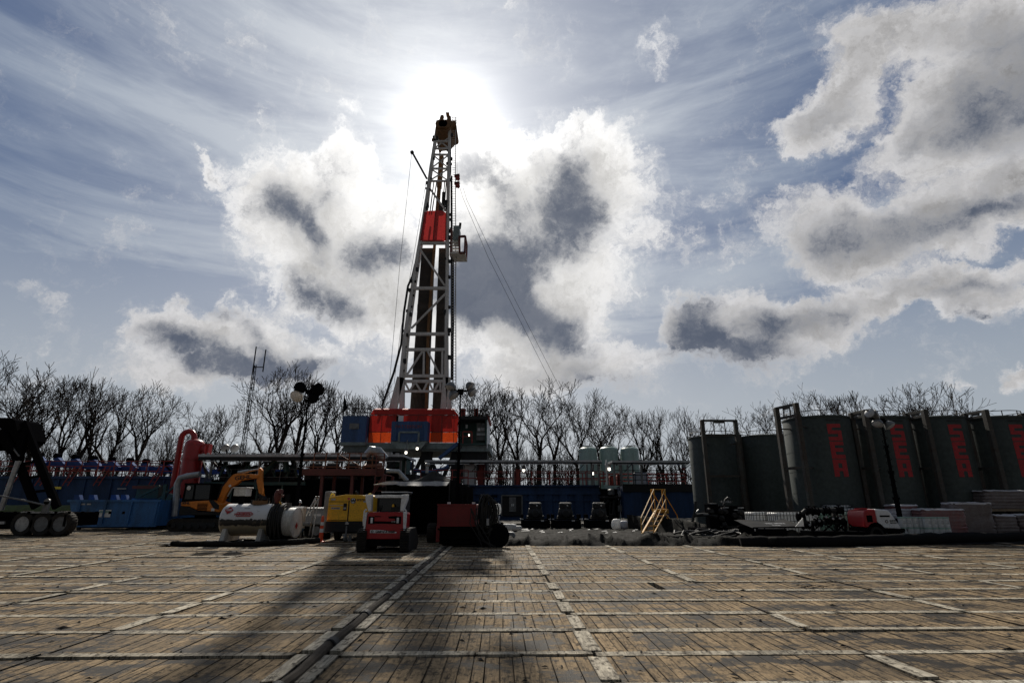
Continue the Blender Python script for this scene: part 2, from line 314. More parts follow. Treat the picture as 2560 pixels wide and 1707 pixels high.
# ================================================================== GROUND
g = MB(); g.add([(-1500,-300,-.14),(1500,-300,-.14),(1500,2500,-.14),(-1500,2500,-.14)], [(0,1,2,3)])
mat('dirt', (.075,.062,.045), .9, 0, .5, (.035,.04,.02), .3, .3)
struct('ground', g, 'dirt', smooth_=False)
TH = math.radians(1.25); ct, st_ = math.cos(TH), math.sin(TH)
def deck(a, b, z): return (a*ct-b*st_, a*st_+b*ct, z)
def deckmat(name, c1, c2, dark):
    m = bpy.data.materials.new(name); m.use_nodes = True; t = m.node_tree; n = t.nodes; l = t.links; p = n['Principled BSDF']; p.inputs['Specular IOR Level'].default_value = .13
    co = n.new('ShaderNodeTexCoord'); at_ = n.new('ShaderNodeAttribute'); at_.attribute_name = 'tint'
    def ns(scale, det, vs=(1,1,1), ro=.6, off=False):
        mp = n.new('ShaderNodeMapping'); mp.inputs['Scale'].default_value = vs; mp.inputs['Rotation'].default_value = (0,0,-TH)
        if off:
            ad = n.new('ShaderNodeVectorMath'); ad.operation = 'MULTIPLY_ADD'; l.new(at_.outputs['Vector'], ad.inputs[0]); ad.inputs[1].default_value = (13,17,0); l.new(co.outputs['Object'], ad.inputs[2]); l.new(ad.outputs[0], mp.inputs[0])
        else: l.new(co.outputs['Object'], mp.inputs[0])
        a = n.new('ShaderNodeTexNoise'); a.inputs['Scale'].default_value = scale; a.inputs['Detail'].default_value = det; a.inputs['Roughness'].default_value = ro; l.new(mp.outputs[0], a.inputs['Vector']); return a.outputs[0]
    def mr(x, a, b, c, d):
        q = n.new('ShaderNodeMapRange'); l.new(x, q.inputs[0])
        for i, z in enumerate((a,b,c,d)): q.inputs[i+1].default_value = z
        return q.outputs[0]
    def mx(f, a, b, mode='MIX'):
        q = n.new('ShaderNodeMix'); q.data_type = 'RGBA'; q.blend_type = mode
        for i, x in ((0,f),(6,a),(7,b)):
            if isinstance(x, tuple): q.inputs[i].default_value = (*x,1)
            elif isinstance(x, (int,float)): q.inputs[i].default_value = x
            else: l.new(x, q.inputs[i])
        return q.outputs[2]
    grain = ns(3.2, 8, (7,.7,1), .72, True); spot = ns(7, 9, (1.6,1,1), .75); big = ns(.38, 7, (.8,1.25,1), .62); mid = ns(1.3, 8, (.8,1.4,1), .7)
    sep = n.new('ShaderNodeSeparateColor'); l.new(at_.outputs['Color'], sep.inputs[0])
    col = mx(mr(sep.outputs[0], 0, 1, 0, .6), c1, c2)
    col = mx(mr(grain, .38, .64, 0, .8), col, tuple(x*.33 for x in c1))
    col = mx(mr(spot, .52, .60, 0, .9), col, (.035,.027,.019))
    s1 = n.new('ShaderNodeMath'); s1.operation = 'ADD'; l.new(mr(big, .47, .68, 0, .55), s1.inputs[0]); l.new(mr(mid, .50, .565, 0, .85), s1.inputs[1])
    s2 = n.new('ShaderNodeMath'); s2.operation = 'MULTIPLY'; s2.use_clamp = True; l.new(s1.outputs[0], s2.inputs[0]); l.new(mr(spot, .36, .58, .35*dark, dark), s2.inputs[1])
    col = mx(s2.outputs[0], col, (.016,.013,.010))
    eg = n.new('ShaderNodeMath'); eg.operation = 'PINGPONG'; l.new(sep.outputs[2], eg.inputs[0]); eg.inputs[1].default_value = .5
    en = n.new('ShaderNodeMath'); en.operation = 'MULTIPLY_ADD'; l.new(spot, en.inputs[0]); en.inputs[1].default_value = -.34; l.new(eg.outputs[0], en.inputs[2])
    col = mx(mr(en.outputs[0], -.2, -.06, .85, 0), col, (.022,.017,.012))
    crk = ns(3.4, 7, (6.5,.6,1), .8, True); col = mx(mr(crk, .54, .60, 0, .85), col, (.03,.023,.016))
    hv = n.new('ShaderNodeVectorMath'); hv.operation = 'SCALE'; l.new(col, hv.inputs[0]); l.new(mr(sep.outputs[1], 0, 1, .80, 1.14), hv.inputs['Scale']); l.new(hv.outputs[0], p.inputs['Base Color'])
    l.new(mr(s2.outputs[0], 0, 1, .92, .68), p.inputs['Roughness'])
    hb = n.new('ShaderNodeMath'); hb.operation = 'ADD'; l.new(grain, hb.inputs[0]); l.new(spot, hb.inputs[1])
    bp = n.new('ShaderNodeBump'); bp.inputs['Strength'].default_value = .55; bp.inputs['Distance'].default_value = .012; l.new(hb.outputs[0], bp.inputs['Height']); l.new(bp.outputs[0], p.inputs['Normal'])
    MATS[name] = m
deckmat('deck_wood', (.36,.26,.15), (.24,.172,.10), 1.5)
deckmat('strip_wood', (.60,.54,.43), (.46,.41,.32), .4)
def planks(name, lst, m, kind='structure'):
    vs = []; fs = []; tint = []
    for (a0,a1,b0,b1,z,dz) in lst:
        k_ = len(vs); t1 = R.uniform(-dz, dz); t2 = R.uniform(-dz, dz); z0 = z-.09; sk = R.uniform(-.008,.008)
        vs += [deck(a0,b0,z0),deck(a1,b0,z0),deck(a1,b1,z0),deck(a0,b1,z0),deck(a0+sk,b0,z+t1),deck(a1+sk,b0,z+t1+R.uniform(-.003,.003)),deck(a1,b1,z+t2),deck(a0,b1,z+t2)]
        fs += [(k_+4,k_+5,k_+6,k_+7),(k_,k_+1,k_+5,k_+4),(k_+1,k_+2,k_+6,k_+5),(k_+2,k_+3,k_+7,k_+6),(k_+3,k_,k_+4,k_+7)]
        q1, q2 = R.random(), R.random(); tint += [(q1,q2,e,1) for e in (0,1,1,0,0,1,1,0)]
    me = bpy.data.meshes.new(name); me.from_pydata(vs, [], fs); me.materials.append(MATS[m])
    ca = me.color_attributes.new('tint', 'FLOAT_COLOR', 'POINT'); ca.data.foreach_set('color', [c for q in tint for c in q])
    o = bpy.data.objects.new(name, me); C.objects.link(o); return tag(o, kind=kind)
A0, AW = -2.13, 3.27; B0, BW = 7.23, 1.19
pl = []; cross = []; lon = []
for i in range(-14, 15):
    aL = A0+AW*i; 
    gl = .25 if i == 0 else .02; gr = .25 if i == -1 else .02
    for j in range(-3, 28):
        b = B0+BW*j
        if b > 40 or b < 3: continue
        jit = R.uniform(-.012,.012); hm = R.uniform(-.008,.012)
        a = aL+gl; end = aL+AW-gr
        while a < end-.05:
            w = min(R.uniform(.11,.18), end-a)
            if R.random() > .003: pl.append((a+.003, a+w-.005, b+.09, b+BW-.09+R.uniform(-.02,.02), hm, .006))
            a += w
        zc = hm+.012; a = aL+gl
        while a < end-.02:     # the pale cross boards, in lengths, a few broken off short
            w = min(R.choice((1.1,1.6,3.2)), end-a)
            if R.random() > .04: cross.append((a+.004, a+w-R.choice((.004,.006,.05)), b-.085+jit+R.uniform(-.01,.01), b+.08+jit+R.uniform(-.02,.02), zc, .006))
            a += w
        if i in (0,): 
            lon.append((aL-.25, aL-.085, b+.10, b+BW-.08, .035, .005)); lon.append((aL+.085, aL+.25, b+.10, b+BW-.08, .03, .005))
        elif R.random() > (.12 if i in (1,) else .45): lon.append((aL-.09+R.uniform(-.03,.03), aL+.11, b+.10+R.uniform(-.05,.05), b+BW-.12+R.uniform(-.08,.02), .022, .006))
planks('timber_mat_floor', pl, 'deck_wood'); planks('floor_cross_boards', cross, 'strip_wood'); planks('floor_seam_boards', lon, 'strip_wood')
m_ = MB(); m_.bx(-60,60,2,42,-.13,-.10); struct('floor_underlay', m_, 'black', smooth_=False)
# splinters / loose dirt scattered on the mats
m_ = MB()
for q in range(900):
    a = R.uniform(-14,16); b = R.uniform(5.,22)**1; s = R.uniform(.012,.05)*(1+.5*(R.random()<.05)); an = R.uniform(0,PI); x,y,_ = deck(a,b,0); z = .012
    m_.add([(x+s*1.6*math.cos(an),y+s*1.6*math.sin(an),z),(x-s*.5*math.sin(an),y+s*.5*math.cos(an),z+.004),(x-s*1.3*math.cos(an),y-s*1.3*math.sin(an),z),(x+s*.6*math.sin(an),y-s*.6*math.cos(an),z),(x,y,z+s*.5)], [(0,1,4),(1,2,4),(2,3,4),(3,0,4)])
tag(build('mud_crumbs', m_, 'rubber'), 'dark crumbs of dried mud and splinters scattered over the timber mats', 'debris', kind='stuff')
mat('mud_hose', (.055,.042,.03), .8, 0, .6, (.02,.016,.012), 3, gloss=.2)
m_ = MB(); pts = []
for i in range(60): b = 3.2+i*.36; x,y,_ = deck(A0+.02*math.sin(i*.9)+R.uniform(-.01,.01), b, 0); pts.append((x,y,.035))
m_.tube([(a,b,c-.03) for a,b,c in pts], .07, 10); c = build('seam_hose', m_, 'mud_hose'); tag(c, 'long dark brown hose lying in the gap between two rows of timber mats', 'hose')
for i in range(0,12): x,y,_ = deck(A0, 4.1+i*1.8, 0); m_ = MB(); m_.lathe([(.078,-.09),(.088,-.08),(.088,.08),(.078,.09)], (x,y,.005), 12, (-st_,ct,0)); build('coupling', m_, 'dark_steel', c)
# two dark cracks: broken planks with loose slivers
for (px,py,lb) in ((2040,1470,'small patch of splintered plank slivers on the mats at right'),):
    v = (853.5-py)/F; Y = -H*(CP-v*SP)/(SP+v*CP); x0 = Xp(px,0,Y); m_ = MB()
    for q in range(18):
        a = R.uniform(-1.2,.9); L_ = R.uniform(.04,.2); x = x0+R.uniform(-.35,.35); y = Y+R.uniform(-.25,.25)
        m_.bar((x,y,.03), (x+L_*math.cos(a),y+L_*math.sin(a),.04), .010, .007)
    tag(build('plank_splinters', m_, 'black', smooth_=False), lb, 'splinters')
# liner floor behind the berm at right, and beyond
def wavy(x0,x1,y0,y1,nx,ny,amp,sc_,z=0.,fn=None):
    vs = []; 
    for j in range(ny+1):
        for i in range(nx+1):
            x = x0+(x1-x0)*i/nx; y = y0+(y1-y0)*j/ny
            h = noise.noise(Vector((x*sc_,y*sc_*1.6,3.1)))*amp+abs(noise.noise(Vector((x*sc_*2.7,y*sc_*3.4,9))))*amp*.7
            if fn: h += fn(x,y)
            vs.append((x,y,z+max(h,-.0)+.002))
    fs = [(j*(nx+1)+i, j*(nx+1)+i+1, (j+1)*(nx+1)+i+1, (j+1)*(nx+1)+i) for j in range(ny) for i in range(nx)]
    return MB().add(vs, fs)
struct('liner_ground', wavy(9.5,60,24.2,45,180,60,.05,.8,.035), 'tarp_black')
g = wavy(-60,-10,41,70,10,6,.1,.1,-.06); struct('yard_ground', g, 'dirt')
def bank(x0,x1,y0,y1,h): return wavy(x0,x1,y0,y1,60,8,.15,.3,-.1,lambda x,y: h*math.sin(PI*min(1,max(0,(y-y0)/(y1-y0)))))
mat('grass', (.06,.085,.02), .9, 0, .5, (.05,.05,.025), 2, .5)
struct('grass_bank_terrain', bank(-60,-26,40,43.5,1.6), 'grass')
# ================================================================== TREES
def grow(seed, H_, spread, levels=6, lean=0., tw=1.):
    r = random.Random(seed); tr = MB(); br = MB()
    def seg(mb, pts, rad, n): mb.tube(pts, rad, n, cap=False)
    def branch(p, d, ln, rad, lv, mb):
        k_ = 4 if lv < 3 else 3; pts = [p]; rr = [rad]; q = p; dd = d
        for i in range(k_):
            dd = (dd+Vector((r.uniform(-1,1),r.uniform(-1,1),r.uniform(-.5,.9)))*(.13 if lv < 3 else .2)).normalized()
            q = q+dd*ln/k_; pts.append(q); rr.append(max(.027, rad*(1-.32*(i+1)/k_)))
        seg(mb, pts, rr, 5 if lv == 0 else (4 if lv < 3 else 3))
        if lv >= levels: return
        n = r.choice((2,2,3)) if lv < 2 else r.choice((2,2,3))
        a0 = r.uniform(0, 2*PI)
        for i in range(n):
            az = a0+2*PI*i/n+r.uniform(-.5,.5); an = r.uniform(.25,.62)*spread*(1.1 if lv > 2 else 1)
            x = dd.orthogonal().normalized(); y = dd.cross(x)
            nd_ = (dd*math.cos(an)+(x*math.cos(az)+y*math.sin(az))*math.sin(an)); nd_.z += .16; nd_.normalize()
            branch(q, nd_, ln*r.uniform(.62,.86), rr[-1]*r.uniform(.66,.85), lv+1, br)
        if lv >= 1:        # side shoots along the limb
            for i in range(1, k_):
                if r.random() < .84*tw:
                    az = r.uniform(0,2*PI); an = r.uniform(.5,1.0); x = dd.orthogonal().normalized(); y = dd.cross(x)
                    nd_ = (dd*math.cos(an)+(x*math.cos(az)+y*math.sin(az))*math.sin(an)); nd_.z += .25; nd_.normalize()
                    branch(pts[i], nd_, ln*r.uniform(.35,.6), rr[i]*.5, max(lv+2, 3), br)
    k_ = 5; pts = [V(0,0,-.3)]; rr = [.028*H_]; q = V(0,0,0); th = H_*r.uniform(.32,.5); d = V(lean,0,1).normalized()
    for i in range(k_):
        d = (d+V(r.uniform(-.06,.06),r.uniform(-.06,.06),.05)).normalized(); q = q+d*th/k_; pts.append(q.copy()); rr.append(.0225*H_*(1-.3*(i+1)/k_))
    seg(tr, pts, rr, 7)
    n = r.choice((2,3,3)); a0 = r.uniform(0,6)
    for i in range(n):
        az = a0+2*PI*i/n+r.uniform(-.4,.4); an = r.uniform(.15,.5)*spread
        nd_ = V(math.cos(az)*math.sin(an), math.sin(az)*math.sin(an), math.cos(an)); branch(q, nd_, H_*.2, rr[-1]*.75, 1, br)
    for i in range(2, 5):
        if r.random() < .6:
            az = r.uniform(0,6); an = r.uniform(.6,1.); nd_ = V(math.cos(az)*math.sin(an), math.sin(az)*math.sin(an), math.cos(an)); branch(pts[i], nd_, H_*.12, rr[i]*.35, 3, br)
    return tr, br
protos = []
for i, (s, sp, lv, ln) in enumerate([(11,1.,6,0),(12,.8,6,.05),(13,1.25,6,0),(14,.65,5,-.08),(15,1.05,6,.1),(16,.75,5,.03),(17,1.35,6,-.05),(18,.9,5,.12)]):
    t, b = grow(s, 18., sp, lv, ln, .85 if lv == 6 else 1.1)
    zs_ = sorted(v[2] for v in b.v); mx_ = zs_[int(len(zs_)*.992)]; k_ = 18./mx_
    for mb in (t, b): mb.v = [(v[0]*k_, v[1]*k_, v[2]*k_) for v in mb.v]
    me = []
    for nm, mb, mm in (('trunk', t, 'bark_grey' if i%2 else 'bark'), ('crown', b, 'twig')):
        q = bpy.data.meshes.new(nm); q.from_pydata(mb.v, [], mb.f); q.materials.append(MATS[mm]); q.polygons.foreach_set('use_smooth', [True]*len(q.polygons)); me.append(q)
    protos.append(me)
def tree(px, ytop, Y, k_, label, rz, sx=1., group='bare trees behind the drilling site'):
    top = Zp(ytop, Y); s = top/18.; x = Xp(px, top*.5, Y)
    r = thing('bare_tree', label, 'tree', (x, Y, -.1), rz, group); r.scale = (s*sx, s*sx, s)
    for nm, me in zip(('trunk','crown'), protos[k_]):
        o = bpy.data.objects.new(nm, me); C.objects.link(o); o.parent = r
    return r
front = [ # px, top y, depth, kind, label
 (-20,880,62,2,'big bare tree cut by the left edge of the picture'),(45,925,72,0,'dense bare tree above the black truck hoist, leftmost full crown'),(95,930,74,6,'bare tree with a broken bare limb at its right top, right of the truck hoist'),
 (165,935,76,1,'slim leaning bare tree right of the broken-limbed tree'),(205,928,74,3,'tall narrow bare tree behind the third blue roller arm'),(245,950,75,4,'leaning bare tree with dark tangled crown left of the round lone crown'),(285,985,78,7,'low dark bare tree with thick tangle of twigs over the blue arms'),
 (350,962,72,6,'round fan-crowned bare tree standing clear left of the red vessel'),(420,1050,80,5,'short bare tree just left of the red vessel'),(400,1075,70,2,'small bushy bare tree low behind the last blue arm'),
 (500,1012,72,0,'bare oak with crooked limbs just right of the red vessel'),(560,1018,76,2,'wide bare tree below the radio mast'),(700,918,70,6,'tallest wide bare tree, left of the left lamp cluster'),(655,985,74,4,'bare tree leaning left beside the tallest wide one'),
 (745,930,72,3,'tall slim bare tree directly behind the left lamp cluster'),(800,955,71,1,'bare tree with straight trunk right of the left lamp cluster'),(840,990,74,7,'bare tree crowding the blue cabin left of the rig'),
 (895,1000,95,2,'far bare tree seen over the railing above the blue cabin'),(930,972,84,0,'bare tree crown between the blue cabin and the foot of the mast'),(965,1000,90,5,'small bare crown touching the left foot of the mast'),
 (1205,950,74,6,'bare tree right of the mast foot, behind the right railing'),(1170,965,78,3,'thin bare tree behind the centre lamp cluster'),(1255,975,80,1,'slender bare tree right of the doghouse'),(1290,985,74,5,'slender bare tree with bushy foot right of the doghouse'),
 (1350,955,72,2,'broad dark bare tree where the two guy wires come down'),(1385,985,76,4,'dark crooked bare tree left of the three pale tanks'),(1445,985,72,0,'dark bare tree above the first pale green tank'),(1500,1000,76,6,'bare tree with wiry crown above the second pale green tank'),
 (1550,1030,80,2,'low wide bare tree above the third pale green tank'),(1600,1035,74,7,'dark bare tree right of the third pale green tank'),(1655,1022,72,3,'bare tree with many upright stems left of the dark tanks'),(1700,1030,76,0,'bare tree touching the first dark tank on its left'),
 (1735,1018,74,5,'bare crown just above the first dark tank'),(1880,1028,78,2,'bare crown peeking over the second dark tank'),(1945,1020,80,4,'small bare crown left of the tall ladder frame'),
 (2060,984,60,6,'wide bare crown above the first red-lettered tank'),(2135,985,66,1,'smaller bare crown over the gap after the first red-lettered tank'),(2290,968,58,2,'broad bare crown above the third red-lettered tank'),
 (2345,972,60,0,'bare crown right of the broad one above the lettered tanks'),(2395,990,64,5,'small bare crown over the fourth red-lettered tank'),(2440,1008,66,3,'lowest thin bare crown at the right, over the fourth lettered tank')]
for i, (px,yt,Y,k_,lb) in enumerate(front): tree(px, yt+(10 if px < 340 else 0), Y, k_, lb, R.uniform(0,6.3), R.uniform(.85,1.08))
mid = 0
for i in range(66):       # the ranks behind: nothing tells these apart
    px = -60+i*28+R.uniform(-14,14)
    if 960 < px < 1140 or px > 1720: continue
    tree(px, R.uniform(1045,1110)+(20 if px < 600 else 30)*(1 if px < 1700 else .2), R.uniform(80,105), R.randrange(8), 'thin bare tree in the crowded rear rank of the wood', R.uniform(0,6.3), R.uniform(.6,.85), 'thin trees in the rear rank of the wood')
# sapling thicket
m_ = MB()
for i in range(3000):
    px = R.uniform(-100,1780); Y = R.uniform(66,90); hh = R.uniform(2.,7.5)*(1.25 if 1200 < px < 1480 else 1); x = Xp(px, 3, Y); z = 0; a = R.uniform(-.12,.12); p0 = V(x,Y,-.1); p1 = V(x+a*hh*.5+R.uniform(-.2,.2),Y,hh*.5); p2 = V(x+a*hh+R.uniform(-.5,.5),Y,hh)
    m_.tube([p0,p1,p2], [.05,.035,.012], 3, False)
    for q in range(4):
        t = R.uniform(.3,.9); b = p0.lerp(p2, t); L_ = hh*.22; m_.tube([b, b+V(R.uniform(-.6,.6)*L_, R.uniform(-.3,.3), L_*R.uniform(.5,1))], [.02,.008], 3, False)
tag(build('sapling_thicket', m_, 'twig'), 'thicket of leafless saplings and brush at the foot of the wood', 'undergrowth', kind='stuff')
# radio mast
Y = 88; b = V(Xp(585,0,Y),Y,0); zt = Zp(912,Y); t_ = thing('radio_mast', 'slim lattice radio mast with twin whip aerials above the trees at left', 'radio mast', b); m_ = MB()
L3 = [V(.45*math.cos(a),.45*math.sin(a),0) for a in (0,2.1,4.2)]
for p in L3: m_.bar(b+p, b+p*.6+V(0,0,zt), .09)
n = 26
for i in range(n):
    z0 = zt*i/n; z1 = zt*(i+1)/n; s0 = 1-.4*i/n
    for j in range(3): m_.bar(b+L3[j]*s0+V(0,0,z0), b+L3[(j+1)%3]*s0+V(0,0,z1), .05)
build('lattice', m_, 'dark_steel', t_, world=True)
for dx, o in ((-.2,1.5),(1.5,.2)):
    m_ = MB(); m_.tube([b+V(dx,0,zt-1.2), b+V(dx,0,zt+2.6+.4*o)], .11, 6)
    if dx > 1: m_.bar(b+V(0,0,zt-.4), b+V(dx,0,zt-.4), .14)
    build('aerial', m_, 'dark_steel', t_, world=True)
# ================================================================== THE RIG
YF, YB = 56.5, 59.5
def mp_(px, py, Y=YF): return at(px, py, Y)
mast = thing('drilling_mast', 'tall pale lattice drilling mast with red windwall panel, standing against the sun', 'drilling mast', (-9.5, YF, 8))
def bars(name, lst, m, parent, w):
    q = MB()
    for it in lst:
        a, b = it[0], it[1]; q.bar(a, b, it[2] if len(it) > 2 else w)
    return build(name, q, m, parent, world=True)
LL = [(1003,943),(1013,840),(1030,725),(1048,615),(1066,500),(1078,411),(1094,308)]
RL = [(1117,943),(1116.5,840),(1118,725),(1119,615),(1121,500),(1122.5,411),(1125,305)]
def leg(lst, Y, w, dx=0, x0=0):
    q = MB(); P = [mp_(a+dx, b, Y) for a, b in lst]
    for i, (a, b) in enumerate(zip(P, P[1:])): q.bar(a, b, w*(1-.05*i), w*(1-.05*i), up=(0,1,0))
    return q
build('leg', leg(LL, YF, .40), 'mast_grey', mast, world=True); build('leg', leg(RL, YF, .40), 'mast_grey', mast, world=True)
build('leg', leg([(a+9*(1-i/8), b) for i, (a,b) in enumerate(LL)], YB, .32), 'mast_grey', mast, world=True); build('leg', leg([(a-5*(1-i/8), b) for i, (a,b) in enumerate(RL)], YB, .32), 'mast_grey', mast, world=True)
# flared shoes
for (tx, bx0, bx1, w_) in ((1003,978,986,.8),(1006,1000,1010,.5),(1115,1106,1111,.6),(1120,1121,1127,.5)):
    q = MB(); q.bar(mp_(tx,944), mp_((bx0+bx1)/2,1024), w_, .5); build('mast_shoe', q, 'mast_grey', mast, world=True)
def lerpx(lst, y):
    for (a,b),(c,d) in zip(lst, lst[1:]):
        if d <= y <= b: return a+(c-a)*(b-y)/(b-d)
    return lst[-1][0]
hz = [721,835,874,940,953,978,608]
for y in hz: q = MB(); q.bar(mp_(lerpx(LL,min(y,943)) - (4 if y > 943 else 0), y), mp_(lerpx(RL,min(y,943)), y), .32 if y != 978 else .24); build('cross_beam', q, 'mast_grey', mast, world=True)
for y in (354,372,387,422,453): q = MB(); q.bar(mp_(lerpx(LL,y), y), mp_(lerpx(RL,y), y), .2); build('cross_beam', q, 'mast_grey', mast, world=True)
dg = [((1050,623),(1112,714)),((1114,734),(1028,821)),((1057,877),(1018,936)),((1060,877),(1059,936)),((1069,877),(1099,936)),((1012,878),(1011,936)),((1106,878),(1105,936)),
      ((1012,955),(1024,978)),((1024,978),(1038,955)),((1038,955),(1053,978)),((1058,978),(1069,955)),((1073,955),(1083,978)),((1085,978),(1098,955)),((1101,955),(1101,980)),((1077,475),(1115,528))]
for a, b in dg: q = MB(); q.bar(mp_(*a), mp_(*b), .2); build('diagonal_brace', q, 'mast_grey', mast, world=True)
q = MB()
for y0, y1 in ((344,372),(387,422),(422,453)):
    for s in (0,1):
        a = lerpx(LL,y0) if s else lerpx(RL,y0); b = lerpx(RL,y1) if s else lerpx(LL,y1); q.bar(mp_(a,y0), mp_(b,y1), .13)
build('cross_lacing', q, 'mast_grey', mast, world=True)
q = MB()
ys = [940,880,835,780,721,660,608]
for i, (a, b) in enumerate(zip(ys, ys[1:])):
    for Lk, dx in ((LL,7),(RL,-4)):
        p0 = mp_(lerpx(Lk,a), a, YF if i%2 else YB); p1 = mp_(lerpx(Lk,b), b, YB if i%2 else YF); q.bar(p0, p1, .2); q.bar(mp_(lerpx(Lk,a)+dx,a,YB), mp_(lerpx(Lk,a),a,YF), .22)
for y0, y1 in ((600,545),(545,490),(490,450),(450,410),(410,370),(370,330)):
    for Lk in (LL,RL): q.bar(mp_(lerpx(Lk,y0),y0,YF), mp_(lerpx(Lk,y1),y1,YB), .16); q.bar(mp_(lerpx(Lk,y1),y1,YB), mp_(lerpx(Lk,y1),y1,YF), .16)
build('side_brace', q, 'mast_grey', mast, world=True)
# small clamps and lines running up the legs
q = MB()
for i in range(60):
    y = R.uniform(330,935); L0 = R.choice((LL,RL)); x = lerpx(L0,y)+R.choice((-5,6,5)); p = mp_(x,y,YF-.1); s = R.uniform(.06,.16); q.bx(p.x-s,p.x+s,p.y-s,p.y+s,p.z-s,p.z+s*2)
for x0,x1,y0,y1 in ((1130,1131,440,950),(1134,1132,650,1000),(1127,1128,340,950)): q.tube([mp_(x1,y1,YF+.3), mp_((x0+x1)/2+.6,(y0+y1)/2,YF+.3), mp_(x0,y0,YF+.3)], .07, 5)
q.tube([mp_(955,1015), mp_(985,930), mp_(1003,860),mp_(1010,780),mp_(1020,715),mp_(1031,690),mp_(1038,660)], .13, 6)
build('service_line', q, 'dark_steel', mast, world=True)
q = MB()      # ladder up the right leg
for i in range(110):
    z = 12+i*.33; p = V(0,0,0); py_ = 1000
    a = Xp(1131, z, YF+.2); q.bar((a-.02,YF+.2,z), (a+.38,YF+.2,z), .04)
q.tube([(Xp(1131,12,YF+.2)+.38,YF+.2,12),(Xp(1131,48,YF+.2)+.38,YF+.2,48)], .05, 4); build('ladder', q, 'mast_grey', mast, world=True)
# red fabric windwall on the mast
q = MB(); a = [mp_(1063,533),mp_(1073,530),mp_(1103,529),mp_(1112,533),mp_(1116,535)]; b = [mp_(1052,604),mp_(1064,606),mp_(1090,606),mp_(1108,606),mp_(1115,604)]
q.add([p-V(0,.25,0) for p in b]+[p-V(0,.25,0) for p in a], [(i,i+1,i+6,i+5) for i in range(4)]); build('windwall_panel', q, 'mast_panel_red', mast, world=True)
q = MB()
for t in (0,.5,1.): q.bar(a[0].lerp(a[-1],t)-V(0,.3,0), b[0].lerp(b[-1],t)-V(0,.3,0), .09)
build('panel_frame', q, 'rail_red', mast, world=True)
q = MB(); q.tube([mp_(1053,609),mp_(1061,604),mp_(1105,604),mp_(1110,608)], .22, 6); build('panel_sill', q, 'mast_grey', mast, world=True)
# crown
q = MB(); P = [(1092,310),(1094,309),(1141,311),(1140,318),(1130,322),(1118,335),(1096,337),(1090,346)]
q.prism([(mp_(*p).x, mp_(*p).z) for p in P], YF-.6, YB+.3); build('crown_block', q, 'mast_rust', mast, world=True)
q = MB(); q.bx(mp_(1117,302).x, mp_(1126.5,302).x, YF, YF+1.6, mp_(1117,303).z, mp_(1117,290).z); build('sheave_housing', q, 'mast_rust', mast, world=True)
q = MB(); q.bx(mp_(1113.5,302).x, mp_(1122,302).x, YF, YF+.8, mp_(1117,283).z, mp_(1117,281).z); build('beacon_plate', q, 'mast_rust', mast, world=True)
for i in range(3):
    q = MB(); p = mp_(1102+i*7,335); q.lathe([(.55,-.12),(.6,-.1),(.5,0),(.6,.1),(.55,.12)], (p.x,YF-.8,p.z+.8), 14, (0,1,0)); build('sheave', q, 'mast_rust', mast, world=True)
q = MB(); q.rail([mp_(1130,309),mp_(1141,310)], .9, 2, .5); q.bar(mp_(1101,309), mp_(1106,291), .4); q.bar(mp_(1106,291), mp_(1109,290), .2); q.bar(mp_(1080,350), mp_(1090,352), .3); q.bx(mp_(1137,318).x, mp_(1141,318).x, YF,YF+.5, mp_(1139,322).z,mp_(1139,311).z)
build('crown_railing', q, 'mast_rust', mast, world=True)
q = MB(); q.tube([mp_(1067,447), mp_(1031,382)], .13, 6); q.tube([mp_(1031,384),mp_(1029.5,379)], .22, 6); build('boom_pole', q, 'dark_steel', mast, world=True)
# guide rail and top drive hose inside
q = MB(); q.bar(mp_(1104,392,58), mp_(1098,470,58), .55); q.bar(mp_(1098,470,58), mp_(1087,606,58), .42); q.bar(mp_(1087,606,57.3), mp_(1071,820,57.3), .3); q.bar(mp_(1071,820,57.3), mp_(1066,1020,57.3), .3)
build('guide_rail', q, 'mast_rust', mast, world=True)
q = MB()
for x0,x1 in ((1085,1075),(1092,1080),(1112,1105),(1116,1110)): q.tube([mp_(x1,530,58), mp_(x0,453,58)], .07, 5)
p = mp_(1109,500,58); q.bx(p.x-.2,p.x+.2,57.8,58.2,p.z-1,p.z+1); p = mp_(1103,521,58); q.bx(p.x-.25,p.x+.25,57.8,58.2,p.z-.5,p.z+.5)
q.bar(mp_(1078,560,58), mp_(1072,600,58), .2)
build('travelling_line', q, 'dark_steel', mast, world=True)
# racking board and its cabin
mb_ = thing('racking_platform', 'small grey cabin and stepped platform with red frame, hung right of the mast', 'platform', mp_(1140,640))
q = MB(); q.bx(mp_(1134,590).x, mp_(1149,590).x, YF-.6,YF+1.2, mp_(1140,606).z, mp_(1140,570).z); build('cabin', q, 'rig_grey', mb_, world=True, bevel=.04)
q = MB(); q.bx(mp_(1128,640).x, mp_(1165,640).x, YF-.9,YF+1.4, mp_(1140,642).z, mp_(1140,639).z)
for i in range(5): y = 613+i*6; q.bx(mp_(1131,y).x, mp_(1150,y).x, YF-.9+i*.15,YF-.5+i*.15, mp_(1140,y).z-.1, mp_(1140,y).z)
build('deck', q, 'mast_grey', mb_, world=True)
q = MB(); A_ = [mp_(1150,601),mp_(1165,600),mp_(1163.5,641),mp_(1151,641)]
for i in range(4): q.bar(A_[i]-V(0,.9,0), A_[(i+1)%4]-V(0,.9,0), .22)
q.bar(A_[1]+V(0,1.4,0), A_[2]+V(0,1.4,0), .18); q.bar(A_[1]-V(0,.9,0), A_[1]+V(0,1.4,0), .18); q.bx(mp_(1126,600).x, mp_(1131,600).x, YF-.3,YF+.5, mp_(1130,640).z, mp_(1130,575).z); build('guard_frame', q, 'rust_beam', mb_, world=True)
